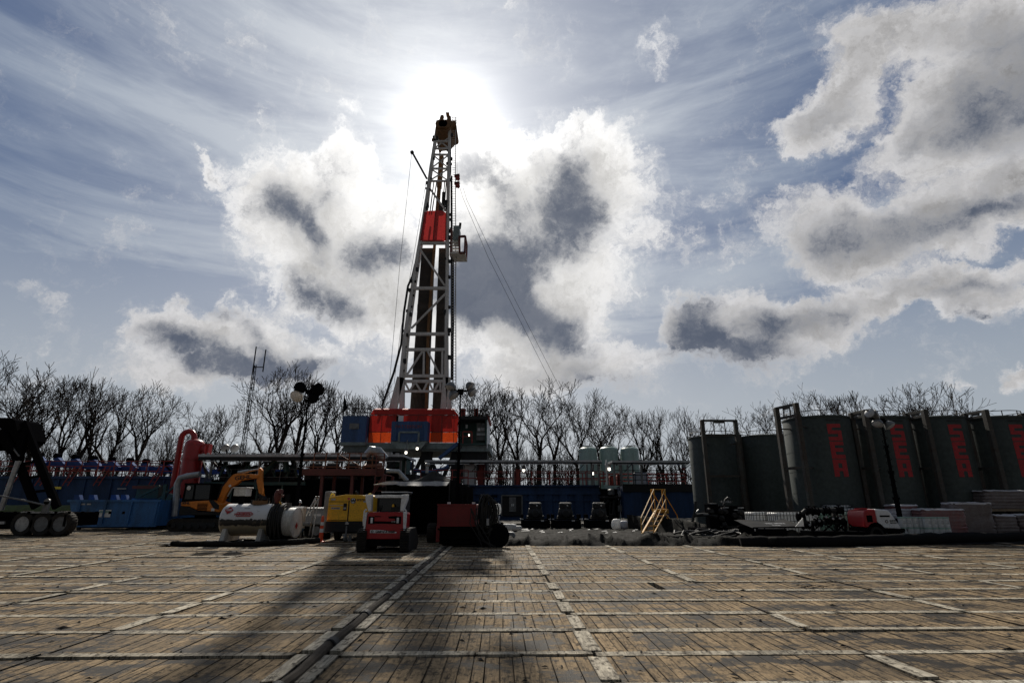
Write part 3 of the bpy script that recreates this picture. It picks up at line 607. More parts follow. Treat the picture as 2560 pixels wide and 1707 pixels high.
q = MB(); q.bar(mp_(1149,572), mp_(1151,558), .25); build('post', q, 'black', mb_, world=True)
for i, (x, y) in enumerate(((1144,444),(1144,463))):
    t_ = thing('hanging_tong', 'upper of the two small dark red tools hanging right of the mast' if i == 0 else 'lower of the two small dark red tools hanging right of the mast', 'rig tool', mp_(x,y,55)); q = MB()
    q.bar(mp_(x-2,y-7,55), mp_(x+1,y+5,55), .5, .3); q.bar(mp_(x,y+4,55), mp_(x+4,y+6,55), .25); q.bar(mp_(x-2,y-7,55), mp_(x-1,y-2,55), .65,.3); build('body', q, 'rail_red', t_, world=True, bevel=.03)
q = MB(); q.tube([mp_(1141,310,55.5), mp_(1143,437,55)], .015, 4); q.tube([mp_(1144,450,55), mp_(1143,457,55)], .015, 4); tag(build('hanging_cable', q, 'dark_steel'), 'thin cable from the crown holding the two red tools', 'cable')
# guy wires
for lb, P in (('left guy wire, outermost, from the boom pole down behind the blue cabin', [(1029,385,56),(1000,658,57),(973,965,58)]),('second guy wire on the left, close beside the mast leg', [(1066,450,56),(1041,600,57),(1001,830,58),(985,960,59)]),
              ('right guy wire nearer the mast, coming down to the broad dark tree', [(1150,470,56),(1157,494,57),(1220,642,60),(1385,970,70)]),('right guy wire farther from the mast, coming down to the broad dark tree', [(1158,470,56),(1167,500,57),(1240,655,60),(1404,978,70)]),
              ('thin vertical wire hanging from the racking platform', [(1141,642,56),(1137,760,56),(1133,880,56)])):
    q = MB(); q.tube([at(*p) for p in P], .022, 4); tag(build('guy_wire', q, 'dark_steel'), lb, 'cable')
# racked drill pipe
def pmesh():
    q = MB(); z = 0; h = 22.5; pr = []
    for i in range(3):
        b = h*i/3; pr += [(.065,b+.25),(.065,b+h/3-.35),(.09,b+h/3-.25),(.09,b+h/3+.2)]
    q.lathe([(.09,0),(.09,.2)]+pr[:-1], n=7); me = bpy.data.meshes.new('drill_pipe'); me.from_pydata(q.v, [], q.f); me.materials.append(MATS['pipe_steel']); me.polygons.foreach_set('use_smooth',[True]*len(me.polygons)); return me
PM = pmesh()
for (bx0,bx1,tx0,tx1,nx,lb,gr) in ((1021,1068,1055,1087,13,'dark drill pipe racked upright in the left bundle inside the mast','drill pipes racked in the left bundle'),(1079,1107,1098,1115,8,'dark drill pipe racked upright in the right bundle inside the mast','drill pipes racked in the right bundle')):
    for r_ in range(4):
        for i in range(nx):
            t = (i+.5+.5*(r_%2))/nx; Y = 57.6+r_*.33; b = at(bx0+(bx1-bx0)*t, 1036, Y); b.z = 8.1; b.x = Xp(bx0+(bx1-bx0)*t, 9.6, Y); tt = at(tx0+(tx1-tx0)*t, 612, Y)
            o = bpy.data.objects.new('drill_pipe', PM); C.objects.link(o); o.location = b; d = tt-b; o.rotation_euler = d.to_track_quat('Z','Y').to_euler(); tag(o, lb, 'drill pipe', gr)
# ---- rig floor
YW = 53.8
fl = thing('rig_substructure', 'dark steel substructure and grey floor frame carrying the rig floor', 'rig substructure', (-9, 56, 0))
q = MB(); xl, xr = Xp(860,7.8,YW), Xp(1225,7.8,YW)
q.bx(xl, xr, YW+.02, 62, 6.5, 7.2); q.bx(Xp(915,7,53),Xp(1150,7,53),YW-.3,YW,6.7,7.3)
build('floor_frame', q, 'rig_grey', fl, world=True)
q = MB()
for px in (985,1065,1140):
    for Y in (55,61): x = Xp(px,4,Y); q.bx(x-.5,x+.5,Y-.5,Y+.5,0,6.5)
for x0,x1 in ((985,1065),(1065,1140)): q.bar((Xp(x0,0,55),55,.5),(Xp(x1,7,55),55,6.8),.35); q.bar((Xp(x1,0,55),55,.5),(Xp(x0,7,55),55,6.8),.35)
q.bx(Xp(985,2,55),Xp(1215,2,55),54.5,61,0,1.2); q.bx(Xp(1150,5,55),Xp(1218,5,55),54.5,60,4.3,7)
build('column', q, 'dark_steel', fl, world=True)
q = MB(); q.prism([(mp_(861,1107,YW).x,6.9),(mp_(872,1125,YW).x,6.2),(mp_(978,1125,YW).x,6.2),(mp_(975,1107,YW).x,6.9)], YW+.2, 58); build('underside', q, 'mid_steel', fl, world=True)
q = MB(); q.bar(mp_(1098,1146,53.2), mp_(1146,1107,53.2), .7, .3); build('diagonal_strut', q, 'rig_blue', fl, world=True)
q = MB(); q.prism([(mp_(979,1105,53).x,mp_(979,1105,53).z),(mp_(997,1124,53).x,mp_(997,1124,53).z),(mp_(1054,1124,53).x,mp_(1054,1124,53).z),(mp_(1072,1105,53).x,mp_(1072,1105,53).z)], 52.2, 53.7); build('hopper', q, 'rig_grey', fl, world=True)
# red windwall house
wh = thing('windwall_house', 'red and orange fabric windwall around the rig floor with chamfered top corners', 'windwall', (-9, YW, 8))
P = [(922,1106),(926,1037.5),(934,1023),(1135,1024),(1144,1039),(1145.5,1107)]; w_ = [mp_(x,y,YW) for x,y in P]; q = MB(); zb = mp_(1000,1079,YW).z
def wx(px,z): return Xp(px,z,YW)
n = 22; xs0 = [wx(924+(1145-924)*i/n, 9) for i in range(n+1)]
def top(x):
    l = w_[2].x; r_ = w_[3].x
    if x < l: return w_[1].z+(w_[2].z-w_[1].z)*(x-w_[1].x)/(l-w_[1].x)
    if x > r_: return w_[3].z+(w_[4].z-w_[3].z)*(x-r_)/(w_[4].x-r_)
    return w_[2].z
zt = w_[1].z
for i in range(n):
    a, b = xs0[i], xs0[i+1]; dy = .04*(-1)**i
    q.add([(a,YW-dy,zb),(b,YW+dy,zb),(b,YW+dy,zt),(a,YW-dy,zt)],[(0,1,2,3)])
build('curtain', q, 'windwall_red', wh, world=True)
q = MB()
for i in range(n):
    a, b = xs0[i], xs0[i+1]; dy = .04*(-1)**i; q.add([(a,YW-dy,w_[0].z),(b,YW+dy,w_[0].z),(b,YW+dy,zb-.06),(a,YW-dy,zb-.06)],[(0,1,2,3)])
build('lower_curtain', q, 'windwall_orange', wh, world=True)
q = MB(); mm = [(xs0[0],zt+.05),(w_[2].x,w_[2].z),(w_[3].x,w_[3].z),(xs0[-1],zt+.05)]
q.add([(x,YW,z) for x,z in mm]+[(mm[1][0],YW+1.2,mm[1][1]+.3),(mm[2][0],YW+1.2,mm[2][1]+.3)],[(0,3,2,1),(1,2,5,4)]); build('top_panel', q, 'windwall_red', wh, world=True)
q = MB(); 
for i in range(0,n+1,3): q.bar((xs0[i],YW-.08,w_[0].z),(xs0[i],YW-.08,zt),.05)
q.bar((xs0[0],YW-.1,zb-.03),(xs0[-1],YW-.1,zb-.03),.07); q.bar((xs0[0],YW-.1,zt+.02),(xs0[-1],YW-.1,zt+.02),.06)
build('seam', q, 'rust_beam', wh, world=True)
q = MB()
for x in (xs0[0], xs0[-1]): q.add([(x,YW,7.8),(x,61,7.8),(x,61,zt),(x,YW,zt)],[(0,1,2,3)])
build('side_curtain', q, 'windwall_red', wh, world=True)
q = MB(); p0, p1 = mp_(991,1054,YW), mp_(1010,1040,YW); q.bx(p0.x,p1.x-.45,YW-.2,YW-.1,p0.z,p1.z); build('window', q, 'black', wh, world=True)
q = MB(); q.bx(p1.x-.5,p1.x,YW-.25,YW-.1,p0.z,p1.z); build('window_flap', q, 'white_paint', wh, world=True)
t_ = thing('drawworks_housing', 'dark blue steel box bulging from the middle of the red windwall', 'rig housing', (-9, 53, 8)); q = MB()
p0, p1 = mp_(981,1104,53), mp_(1073,1056,53); q.corr((p0.x,52.2),(p1.x,52.2),p0.z,p1.z,.55,.07); q.bx(p0.x,p1.x,52.21,53.7,p0.z,p1.z); build('shell', q, 'rig_blue', t_, world=True)
a, b = mp_(997,1104,52), mp_(1047,1080,52); q = MB()
for u, v in (((a.x,a.z),(a.x,b.z)),((a.x,b.z),(b.x,b.z)),((b.x,b.z),(b.x,a.z))): q.bar((u[0],52.05,u[1]),(v[0],52.05,v[1]),.16)
build('door_frame', q, 'rig_grey', t_, world=True); q = MB(); q.bx(a.x,b.x,52.09,52.12,a.z,b.z); build('door', q, 'rig_blue', t_, world=True)
text('lettering', 'PATTERSON', .42, (mp_(1021,1066,52).x+9, 52.08-53, mp_(1021,1066,52).z-8), 'rail_red', t_, sx=1.1)
# blue cabin on the left
t_ = thing('blue_cabin', 'blue corrugated cabin on the left end of the rig floor', 'cabin', (-17, 53.5, 7.8)); q = MB(); p0, p1 = mp_(851,1105,53), mp_(918,1039,53)
q.corr((p0.x,53),(p1.x,53),p0.z,p1.z,.9,.06); q.bx(p0.x,p1.x,53.01,56,p0.z,p1.z-.02); build('wall', q, 'rig_blue', t_, world=True)
q = MB(); q.bx(p0.x-.05,p1.x+.05,52.85,56.05,p0.z-.3,p0.z-.01); build('base_frame', q, 'rig_grey', t_, world=True)
q = MB(); a, b = mp_(873,1072,52.9), mp_(898,1058,52.9); q.bx(a.x,b.x,52.88,52.94,a.z,b.z); build('louvre', q, 'mid_steel', t_, world=True)
q = MB()
for i in range(7): x = p0.x+.5+i*.45; q.bx(x,x+.2,52.9,53.05,p1.z,p1.z+.08)
build('roof_edge', q, 'bright_steel', t_, world=True)
t_ = thing('cabin_railing', 'dark guard railing on the roof of the blue cabin', 'railing', (p0.x,53,p1.z)); q = MB(); q.rail([(p0.x+.3,53.1,p1.z),(p1.x,53.1,p1.z),(p1.x,56,p1.z)], 1.15, 3, .7); q.rail([(p0.x+.3,53.1,p1.z),(p0.x+.3,56,p1.z),(p1.x,56,p1.z)], 1.15, 3, .9); build('rails', q, 'dark_steel', t_, world=True)
t_ = thing('flag', 'limp black flag on a pole at the left corner of the rig floor', 'flag', mp_(859,1040,53)); q = MB(); q.tube([mp_(857,1042,53),mp_(861,988,53)], .05, 6); build('pole', q, 'dark_steel', t_, world=True)
q = MB(); a = [mp_(861,990,53),mp_(865,1005,53),mp_(866.5,1020,53),mp_(863,1028,53)]; b = [mp_(860.5,992,53),mp_(859.5,1005,53),mp_(858.5,1020,53),mp_(858,1028,53)]
q.add([p+V(0,.15*(i%2),0) for i,p in enumerate(a)]+b, [(i,i+1,i+5,i+4) for i in range(3)]); build('cloth', q, 'black', t_, world=True)
# doghouse
t_ = thing('doghouse', 'open-fronted dark doghouse cabin with pale side wall right of the red windwall', 'cabin', (-4, 53, 7.8)); p0, p1 = mp_(1147,1108,53), mp_(1217,1041,53)
q = MB(); q.bx(p0.x,p1.x,55.5,55.6,p0.z,p1.z-.3); q.bx(p0.x,p0.x+.1,53,55.5,p0.z,p1.z-.3); q.bx(p1.x-.1,p1.x,53,55.5,p0.z,p1.z-.3); q.bx(p0.x,p1.x,53.1,55.4,p0.z-.1,p0.z+.02); build('wall', q, 'teal', t_, world=True)
q = MB(); q.bx(p0.x-.05,p1.x+.1,52.8,55.7,p1.z-.28,p1.z); build('roof', q, 'charcoal', t_, world=True)
q = MB(); a, b = mp_(1191,1100,54.2), mp_(1215,1057,54.2); q.bx(a.x,b.x-.1,54.2,54.3,a.z,b.z); build('control_panel', q, 'mid_steel', t_, world=True)
for (x0,y0,x1,y1,mm) in ((1194,1077,1201,1070,'white_paint'),(1203,1076,1212,1069,'roof_grey'),(1192,1088,1213,1083,'roof_grey'),(1164,1070,1169,1061,'roof_grey'),(1171,1091,1174,1085,'lamp_lit')):
    q = MB(); a, b = mp_(x0,y0,54.1), mp_(x1,y1,54.1); q.bx(a.x,b.x,54.05,54.18,a.z,b.z); build('gauge_box', q, mm, t_, world=True)
q = MB(); A_ = [mp_(1157,1108,52.9),mp_(1157,1079,52.9),mp_(1180,1079,52.9),mp_(1180,1108,52.9)]
for i in range(3): q.bar(A_[i],A_[i+1],.1)
q.bar(mp_(1157,1091,52.9),mp_(1180,1091,52.9),.08); build('gate', q, 'rail_red', t_, world=True)
q = MB(); P = [(1218,1041),(1225.5,1060),(1225,1118),(1217,1120)]; q.add([mp_(*p,53) if i in (0,3) else mp_(*p,56) for i,p in enumerate(P)],[(0,1,2,3)]); build('side_wall', q, 'white_paint', t_, world=True)
q = MB(); q.bar(mp_(1219,1042,53), mp_(1226,1062,55.8), .25); build('corner_trim', q, 'rail_red', t_, world=True)
q = MB()
for i in range(9): x = p0.x+.3+i*.5; q.bx(x,x+.24,52.75,52.9,p1.z,p1.z+.06)
q.rail([(p0.x+.1,53,p1.z),(p1.x,53,p1.z)], 1.1, 2, .8); q.rail([(p0.x+.1,55.6,p1.z),(p1.x,55.6,p1.z)], 1.1, 2, .8)
build('railing', q, 'dark_steel', t_, world=True)
q = MB()
for x in (1155,1160,1189,1192): p = mp_(x,1041,54); q.bx(p.x-.15,p.x+.15,53.9,54.2,p.z,p.z+.8)
build('roof_fitting', q, 'rail_red', t_, world=True)
# work lamps under the floor, lit
for i, (x,y,lb) in enumerate(((1015,1131,'lit caged work lamp low under the rig floor'),(1043,1121,'lit work lamp just under the blue housing'))):
    t_ = thing('work_lamp', lb, 'lamp', mp_(x,y,51.5)); q = MB(); p = mp_(x,y,51.5); q.lathe([(.02,-.14),(.10,-.1),(.12,0),(.10,.1)], p, 12); build('bulb', q, 'lamp_lit', t_, world=True)
    q = MB(); q.lathe([(.1,.1),(.22,.16),(.2,.35),(.05,.4)], p, 12); q.bar(p+V(0,0,.4), p+V(0,.4,1.2), .08); build('hood', q, 'mid_steel', t_, world=True)
# ================================================================== BACK ROW: blue tanks, walkways, canopies
def canopy(name, lb, pxa, pxb, py, Y, dep, mtl='roof_grey', posts=(), zf=3.3, th=.22):
    z = Zp(py, Y); xa, xb = Xp(pxa, z, Y), Xp(pxb, z, Y); t_ = thing(name, lb, 'canopy', (xa, Y, zf)); q = MB(); q.bx(xa,xb,Y,Y+dep,z-.06,z); build('roof_sheet', q, mtl, t_, world=True)
    q = MB(); q.bx(xa-.05,xb+.05,Y-.12,Y-.002,z-.13,z+.04); q.bx(xa-.05,xa-.002,Y,Y+dep,z-.13,z+.03); q.bx(xb+.002,xb+.06,Y,Y+dep,z-.13,z+.03); build('edge_beam', q, mtl, t_, world=True)
    q = MB(); q.bx(xa-.02,xb+.02,Y-.10,Y-.004,z-th-.02,z-.132); build('lower_beam', q, 'charcoal', t_, world=True)
    q = MB(); x = xa+.4
    while x < xb: q.bx(x,x+.9,Y-.16,Y-.125,z-th-.11,z-th-.05); x += 1.3
    build('light_strip', q, 'bright_steel', t_, world=True)
    for px in posts:
        for yy in (Y+.1, Y+dep-.15): x = Xp(px, 4, Y); q = MB(); q.bx(x-.07,x+.07,yy,yy+.14,zf,z-.06); build('post', q, 'mid_steel', t_, world=True)
    q = MB(); x = xa+1
    while x < xb-1: q.bar((x,Y+.1,z-.1),(x,Y+dep,z-.1),.1); q.bar((x,Y+.15,z-.9),(x+.8,Y+.15,z-.1),.06); x += 3.1
    build('rafter', q, 'charcoal', t_, world=True); return t_
# long blue mud tank, centre
YT = 49.
xa, xb = Xp(1075,1.5,YT), Xp(1500,1.5,YT); zt = Zp(1212,YT)
t_ = thing('mud_tank', 'long dark blue corrugated mud tank in the middle behind the three pumps', 'tank', (xa,YT,0)); q = MB(); q.corr((xa,YT),(xb,YT),.45,zt-.75,1.25,.14); q.bx(xa,xb,YT+.01,YT+3,.45,zt-.1); build('hull', q, 'tank_blue', t_, world=True)
q = MB(); q.bx(xa-.05,xb+.05,YT-.2,YT-.002,zt-.8,zt-.55); q.bx(xa-.05,xb+.05,YT-.22,YT+3.1,zt-.12,zt); q.bx(xa,xb,YT-.2,YT-.01,.2,.46); q.bx(xa,xb,YT-.17,YT-.01,zt-1.35,zt-1.25); build('rim', q, 'tank_blue', t_, world=True)
a, b = at(1254,1289,YT-.3), at(1305,1238,YT-.3); q = MB(); q.bx(a.x,b.x,YT-.32,YT-.22,a.z,b.z); build('door_panel', q, 'charcoal', t_, world=True)
q = MB(); q.bx(a.x+.65,a.x+1.25,YT-.36,YT-.33,a.z+.35,b.z-.15)
for u,v in (((a.x,a.z),(a.x,b.z)),((a.x,b.z),(b.x,b.z)),((b.x,b.z),(b.x,a.z))): q.bar((u[0],YT-.35,u[1]),(v[0],YT-.35,v[1]),.1)
build('door', q, 'mid_steel', t_, world=True); q = MB(); q.bx(a.x+.85,a.x+.93,YT-.38,YT-.365,a.z+.8,a.z+1.0); q.bx(a.x+1.,a.x+1.07,YT-.38,YT-.365,a.z+.8,a.z+1.0); build('notice', q, 'sign_white', t_, world=True)
xa2, xb2 = Xp(1560,1.5,YT-1), Xp(1760,1.5,YT-1)
t_ = thing('mud_tank', 'shorter dark blue tank behind the yellow steps', 'tank', (xa2,YT-1,0)); q = MB(); q.corr((xa2,YT-1),(xb2,YT-1),.4,zt-.5,1.6,.1); q.bx(xa2,xb2,YT-.99,YT+2,.4,zt-.1); build('hull', q, 'tank_blue', t_, world=True)
q = MB(); q.bx(xa2-.05,xb2,YT-1.2,YT-1.002,zt-.6,zt+.05); build('rim', q, 'charcoal', t_, world=True)
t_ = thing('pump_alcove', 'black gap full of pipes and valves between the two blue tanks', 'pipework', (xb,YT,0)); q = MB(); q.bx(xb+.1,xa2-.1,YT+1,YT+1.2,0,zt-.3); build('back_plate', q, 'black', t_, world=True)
q = MB()
for i in range(7): x = xb+.3+i*.28; q.tube([(x,YT+.5,.4),(x+R.uniform(-.2,.2),YT+.4,1.2+R.uniform(0,.8)),(x+.3,YT+.6,2.+R.uniform(-.4,.4))], R.uniform(.06,.13), 8)
q.tube([(xb,YT+.2,2.1),(xa2,YT+.2,2.1)], .1, 8); build('pipe', q, 'dark_steel', t_, world=True)
q = MB(); p = at(1529,1230,YT); q.lathe([(.1,-.3),(.3,-.2),(.3,.2),(.1,.3)], (p.x,YT+.2,p.z), 14); q.bx(p.x+.5,p.x+1.1,YT,YT+.3,p.z-1.6,p.z-1.1); build('valve', q, 'mid_steel', t_, world=True)
def railing(lb, pts, h, m, n=2, post=1.6, r=.035):
    t_ = thing('railing', lb, 'railing', pts[0]); q = MB(); q.rail(pts, h, n, post, r); build('rails', q, m, t_, world=True)
railing('long red handrail along the front of the centre mud tank', [(Xp(1150,zt,YT),YT-.1,zt),(Xp(1510,zt,YT),YT-.1,zt)], 1.15, 'rail_red', 2, 1.5, .05)
railing('red handrail at the back of the centre mud tank', [(Xp(1160,zt,YT+3),YT+3,zt),(Xp(1500,zt,YT+3),YT+3,zt)], 1.15, 'rail_red', 2, 1.5, .05)
railing('dark handrail beneath the right canopy', [(Xp(1535,zt,YT-1),YT-1,zt),(Xp(1716,zt,YT-1),YT-1,zt)], 1.2, 'dark_steel', 3, 1.3, .035)
railing('bright red handrail seen behind the dark one at right', [(Xp(1500,zt,YT+3),YT+3,zt+.1),(Xp(1716,zt,YT+3),YT+3,zt+.1)], 1.0, 'rail_red', 3, .9, .07)
canopy('canopy', 'long pale canopy roof over the centre mud tank', 1064, 1503, 1151, YT-.5, 3.2, posts=(1284,1480,1497), zf=zt)
canopy('canopy', 'shorter pale canopy roof at right beside the dark green tanks', 1531, 1722, 1152, YT-2.5, 3.6, posts=(1537,1555,1571,1605), zf=zt)
for (x0,x1,y0,y1,m,lb,cat,nm) in ((1158,1190,1182,1160,'white_paint','white equipment locker on the mud tank walkway left of the red unit','locker','equipment_locker'),(1194,1212,1190,1161,'rail_red','red agitator motor on the mud tank walkway','motor','agitator_motor'),(1287,1302,1206,1172,'rail_red','red agitator motor beside the lamp on the walkway','motor','agitator_motor'),
    (1586,1618,1200,1181,'white_paint','white box on the walkway under the right canopy','locker','equipment_locker'),(1524,1540,1200,1190,'rail_red','red pump housing at the gap between the canopies','pump','pump_housing'),(1543,1556,1202,1188,'rail_red','red gearbox under the left end of the right canopy','gearbox','gearbox')):
    a, b = at(x0,y0,YT+1), at(x1,y1,YT+1); t_ = thing(nm, lb, cat, a); q = MB(); q.bx(a.x,b.x,YT+1,YT+1.6,zt,b.z); build('body', q, m, t_, world=True, bevel=.05)
    q = MB(); q.bx(a.x+.1,b.x-.1,YT+1.1,YT+1.5,b.z+.002,b.z+.08); q.bar((a.x+.08,YT+.97,zt+.1),(a.x+.08,YT+.97,b.z-.1),.05); q.bar((b.x-.08,YT+.97,zt+.1),(b.x-.08,YT+.97,b.z-.1),.05); build('fitting', q, 'charcoal', t_, world=True)
for i,(x,y,lb) in enumerate(((1309,1176,'lit lamp under the long centre canopy'),(1523,1172,'lit lamp on a white post in the gap between the canopies'),(1481,1183,'small lit lamp under the right end of the centre canopy'),(1709,1172,'small red lamp at the right end of the right canopy'))):
    p = at(x,y,YT); t_ = thing('walkway_lamp', lb, 'lamp', p); q = MB(); q.lathe([(.02,-.15),(.12,-.1),(.12,.1)], p, 10); build('bulb', q, 'lamp_lit' if i < 3 else 'rail_red', t_, world=True); q = MB(); q.lathe([(.13,.1),(.2,.15),(.16,.4),(.05,.42)], p, 10)
    if i == 1: q.bar((p.x-.25,YT,zt),(p.x-.25,YT,p.z+.8),.1); q.bar((p.x-.25,YT,p.z+.4),(p.x,YT,p.z+.4),.05)
    build('hood', q, 'white_paint' if i == 1 else 'mid_steel', t_, world=True)
# smoky condensate from the rig engines is left to the air; three pale tanks behind
for i,(px,yt,lb) in enumerate(((1469,1118,'left of the three pale green upright tanks behind the canopies'),(1521,1117,'middle one of the three pale green upright tanks, in the gap between the canopies'),(1573,1118,'right of the three pale green upright tanks, over the right canopy'))):
    Y = 60; z = Zp(yt,Y); x = Xp(px,z,Y); t_ = thing('storage_tank', lb, 'tank', (x,Y,0), 0, 'pale green upright tanks'); r = .98
    q = MB(); q.lathe([(r,0),(r,z-.35),(r*.97,z-.2),(r*.8,z-.05),(r*.4,z),(0,z+.02)], n=32); build('shell', q, 'pale_green', t_)
    q = MB(); q.lathe([(r+.012,z-.52),(r+.012,z-.46)], n=32); q.lathe([(r+.012,3.0),(r+.012,3.08)], n=32); q.bar((r*.2,-r-.1,0),(r*.2,-r-.1,z-.4),.06); build('weld_band', q, 'pale_green', t_)
    q = MB(); q.lathe([(.2,z),(.2,z+.12),(.38,z+.13),(.38,z+.18),(.1,z+.22)], n=14); q.bar((-.6,0,z+.1),(.6,0,z+.1),.07); build('hatch', q, 'white_paint', t_)
# ------------------------------------------------------------------ left: blue tank, pipe roller beam
YL = 43.5; zl = Zp(1190,YL); x0, x1 = Xp(-60,2,YL), Xp(470,2,YL)
t_ = thing('mud_tank', 'long dark blue tank wall running behind the blue skip at left', 'tank', (x0,YL,0)); q = MB(); q.bx(x0,x1,YL,YL+3,.9,zl-.2); build('hull', q, 'tank_blue', t_, world=True)
q = MB(); q.bx(x0,x1,YL-.15,YL+3.1,zl-.19,zl); q.bx(x0,x1,YL-.12,YL-.01,.75,1.05)
for i in range(9): x = x0+(x1-x0)*i/8; q.bx(x-.06,x+.06,YL-.1,YL-.01,1.05,zl-.2)
build('rim', q, 'tank_blue', t_, world=True)
a, b = at(125,1222,YL-.2), at(153,1216,YL-.2); q = MB(); q.bx(a.x,b.x,YL-.2,YL-.16,a.z,b.z); build('notice', q, 'sign_yellow', t_, world=True)
a, b = at(124,1234,YL-.2), at(140,1228,YL-.2); q = MB(); q.bx(a.x,b.x,YL-.2,YL-.16,a.z,b.z); a, b = at(293,1222,YL-.2), at(315,1220,YL-.2); q.bx(a.x,b.x,YL-.2,YL-.16,a.z,b.z); build('notice', q, 'roof_grey', t_, world=True)
railing('red handrail along the top of the left blue tank', [(x0,YL-.1,zl),(x1-1,YL-.1,zl)], 1.15, 'rail_red', 3, 1.3, .035)
railing('red handrail on the far side of the left blue tank', [(x0,YL+2.9,zl),(x1-2,YL+2.9,zl)], 1.2, 'rail_red', 2, 1.1, .04)
for i in range(6):
    px = 20+i*72+R.uniform(-6,6); p = at(px,1194,YL-.4); t_ = thing('red_ladder', 'short red ladder against the top of the left blue tank, %s from left'%('first','second','third','fourth','fifth','sixth','seventh','eighth','ninth')[i], 'ladder', p, 0, 'red ladders on the left blue tank'); q = MB()
    q.bar(p+V(0,0,-.6), p+V(.45,.3,.9), .07); q.bar(p+V(.4,0,-.6), p+V(.85,.3,.9), .07)
    for s in range(4): q.bar(p+V(.08+s*.1,.05*s,-.3+s*.32), p+V(.45+s*.1,.05*s,-.3+s*.32), .04)
    build('rungs', q, 'rail_red', t_, world=True)
bm = thing('pipe_catwalk', 'blue pipe beam with a row of slanting blue roller arms, left background', 'pipe rack', at(60,1160,46)); q = MB(); pa, pb = at(85,1156,46), at(475,1179,46.5); q.bar(pa, pb, .45, .5); q.bar(pb, at(760,1180,47), .4); build('beam', q, 'arm_blue', bm, world=True)
for px in (100,145,190,235,281,326,366,413,423,508,553,594,640,735):
    y = 1156+(px-85)*.06; Yq = 46; q = MB(); s = 1 if px != 366 else -.2
    a = at(px+15*s, y+4, Yq-.3); b = at(px-5, y-17, Yq-.3); q.bar(a, b, .36, .4, up=(0,1,0)); o = build('roller_arm', q, 'arm_blue', bm, world=True)
    q = MB(); q.lathe([(.05,-.3),(.2,-.25),(.2,.25),(.05,.3)], b+V(.12,0,.12), 10, (0,1,0)); build('roller', q, 'black', o, world=True)
# black process plant under the left canopy
YP = 40.; zp = 3.3
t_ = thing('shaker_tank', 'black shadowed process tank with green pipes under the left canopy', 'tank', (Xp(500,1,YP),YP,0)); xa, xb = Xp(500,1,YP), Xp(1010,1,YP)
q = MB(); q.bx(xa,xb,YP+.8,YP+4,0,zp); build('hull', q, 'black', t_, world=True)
q = MB(); z = Zp(1208,YP)
q.bx(xa,Xp(760,2,YP),YP-.1,YP+.1,z-.12,z+.1); q.bx(xa,xb,YP,YP+.2,0.,.3)
for px in (520,575,640,702,742): x = Xp(px,2,YP); q.bx(x-.06,x+.06,YP,YP+.12,.3,z-.12)
q.tube([at(640,1222,YP),at(650,1190,YP),at(690,1152,YP),at(715,1152,YP),at(716,1180,YP)], .22, 10); build('green_pipe', q, 'teal', t_, world=True)
for i in range(9):
    q = MB(); px = 520+i*28; q.bar(at(px,1192,YP+.6), at(px+(22 if i%2 else -16),1148,YP+.6), .16); build('roof_brace', q, 'teal', t_, world=True)
q = MB()
for (px0,py0,px1,py1) in ((585,1215,620,1232),(660,1207,700,1195),(640,1240,662,1225),(712,1262,726,1235),(600,1250,606,1225),(880,1255,940,1235)):
    a, b = at(px0,py0,YP+.5), at(px1,py1,YP+.5); q.bx(min(a.x,b.x),max(a.x,b.x),YP+.4,YP+.75,min(a.z,b.z),max(a.z,b.z))
q.tube([at(800,1194,38),at(872,1196,38)], .1, 8); build('machine_box', q, 'charcoal', t_, world=True, bevel=.04)
q = MB()
for i in range(26):
    x = R.uniform(xa,xb); z = R.uniform(zp-.3,zp+.9); L_ = R.uniform(.3,1.2); q.bx(x,x+L_,YP+1,YP+3,zp,zp+R.uniform(.2,1.1))
for i in range(22):
    px = R.uniform(510,760); p = at(px, R.uniform(1150,1195), YP+1.5); q.tube([p, p+V(R.uniform(-.9,.9),0,R.uniform(-.8,.8))], R.uniform(.04,.13), 6)
build('machinery', q, 'dark_steel', t_, world=True)
railing('dark handrail on the black process tank, front side', [(xa,YP,Zp(1180,YP)-.9),(Xp(760,3,YP),YP,Zp(1180,YP)-.9)], 1.1, 'mid_steel', 2, 1.7, .02)
canopy('canopy', 'long left canopy roof reaching from the red vessel to the rig', 500, 1008, 1137, YP-1, 5, posts=(525,645,800,1000), zf=zp, th=.36)
q = MB(); z = Zp(1137,YP-1)
for i in range(40): px = 505+i*12.4; x = Xp(px,z,YP-1); q.bx(x,x+R.choice((.12,.25)),YP-1.05,YP-.9,z+.04,z+.04+R.uniform(.05,.16))
tag(build('roof_clips', q, 'bright_steel', smooth_=False), 'row of small bright clips along the top edge of the left canopy', 'clips')
for i,px in enumerate((563,586)):
    p = at(px,1119,YP-.5); t_ = thing('flood_lamp', ('left' if i == 0 else 'right')+' one of two flood lamps standing on the left canopy roof', 'lamp', p); q = MB(); q.lathe([(.05,-.25),(.2,-.15),(.3,.05),(.3,.12)], p, 14, (.5,-.6,-.4)); build('reflector', q, 'bright_steel', t_, world=True)
    q = MB(); q.bar(p, (p.x+(.3 if i==0 else -.3),p.y,z+.03), .07); build('bracket', q, 'black', t_, world=True)
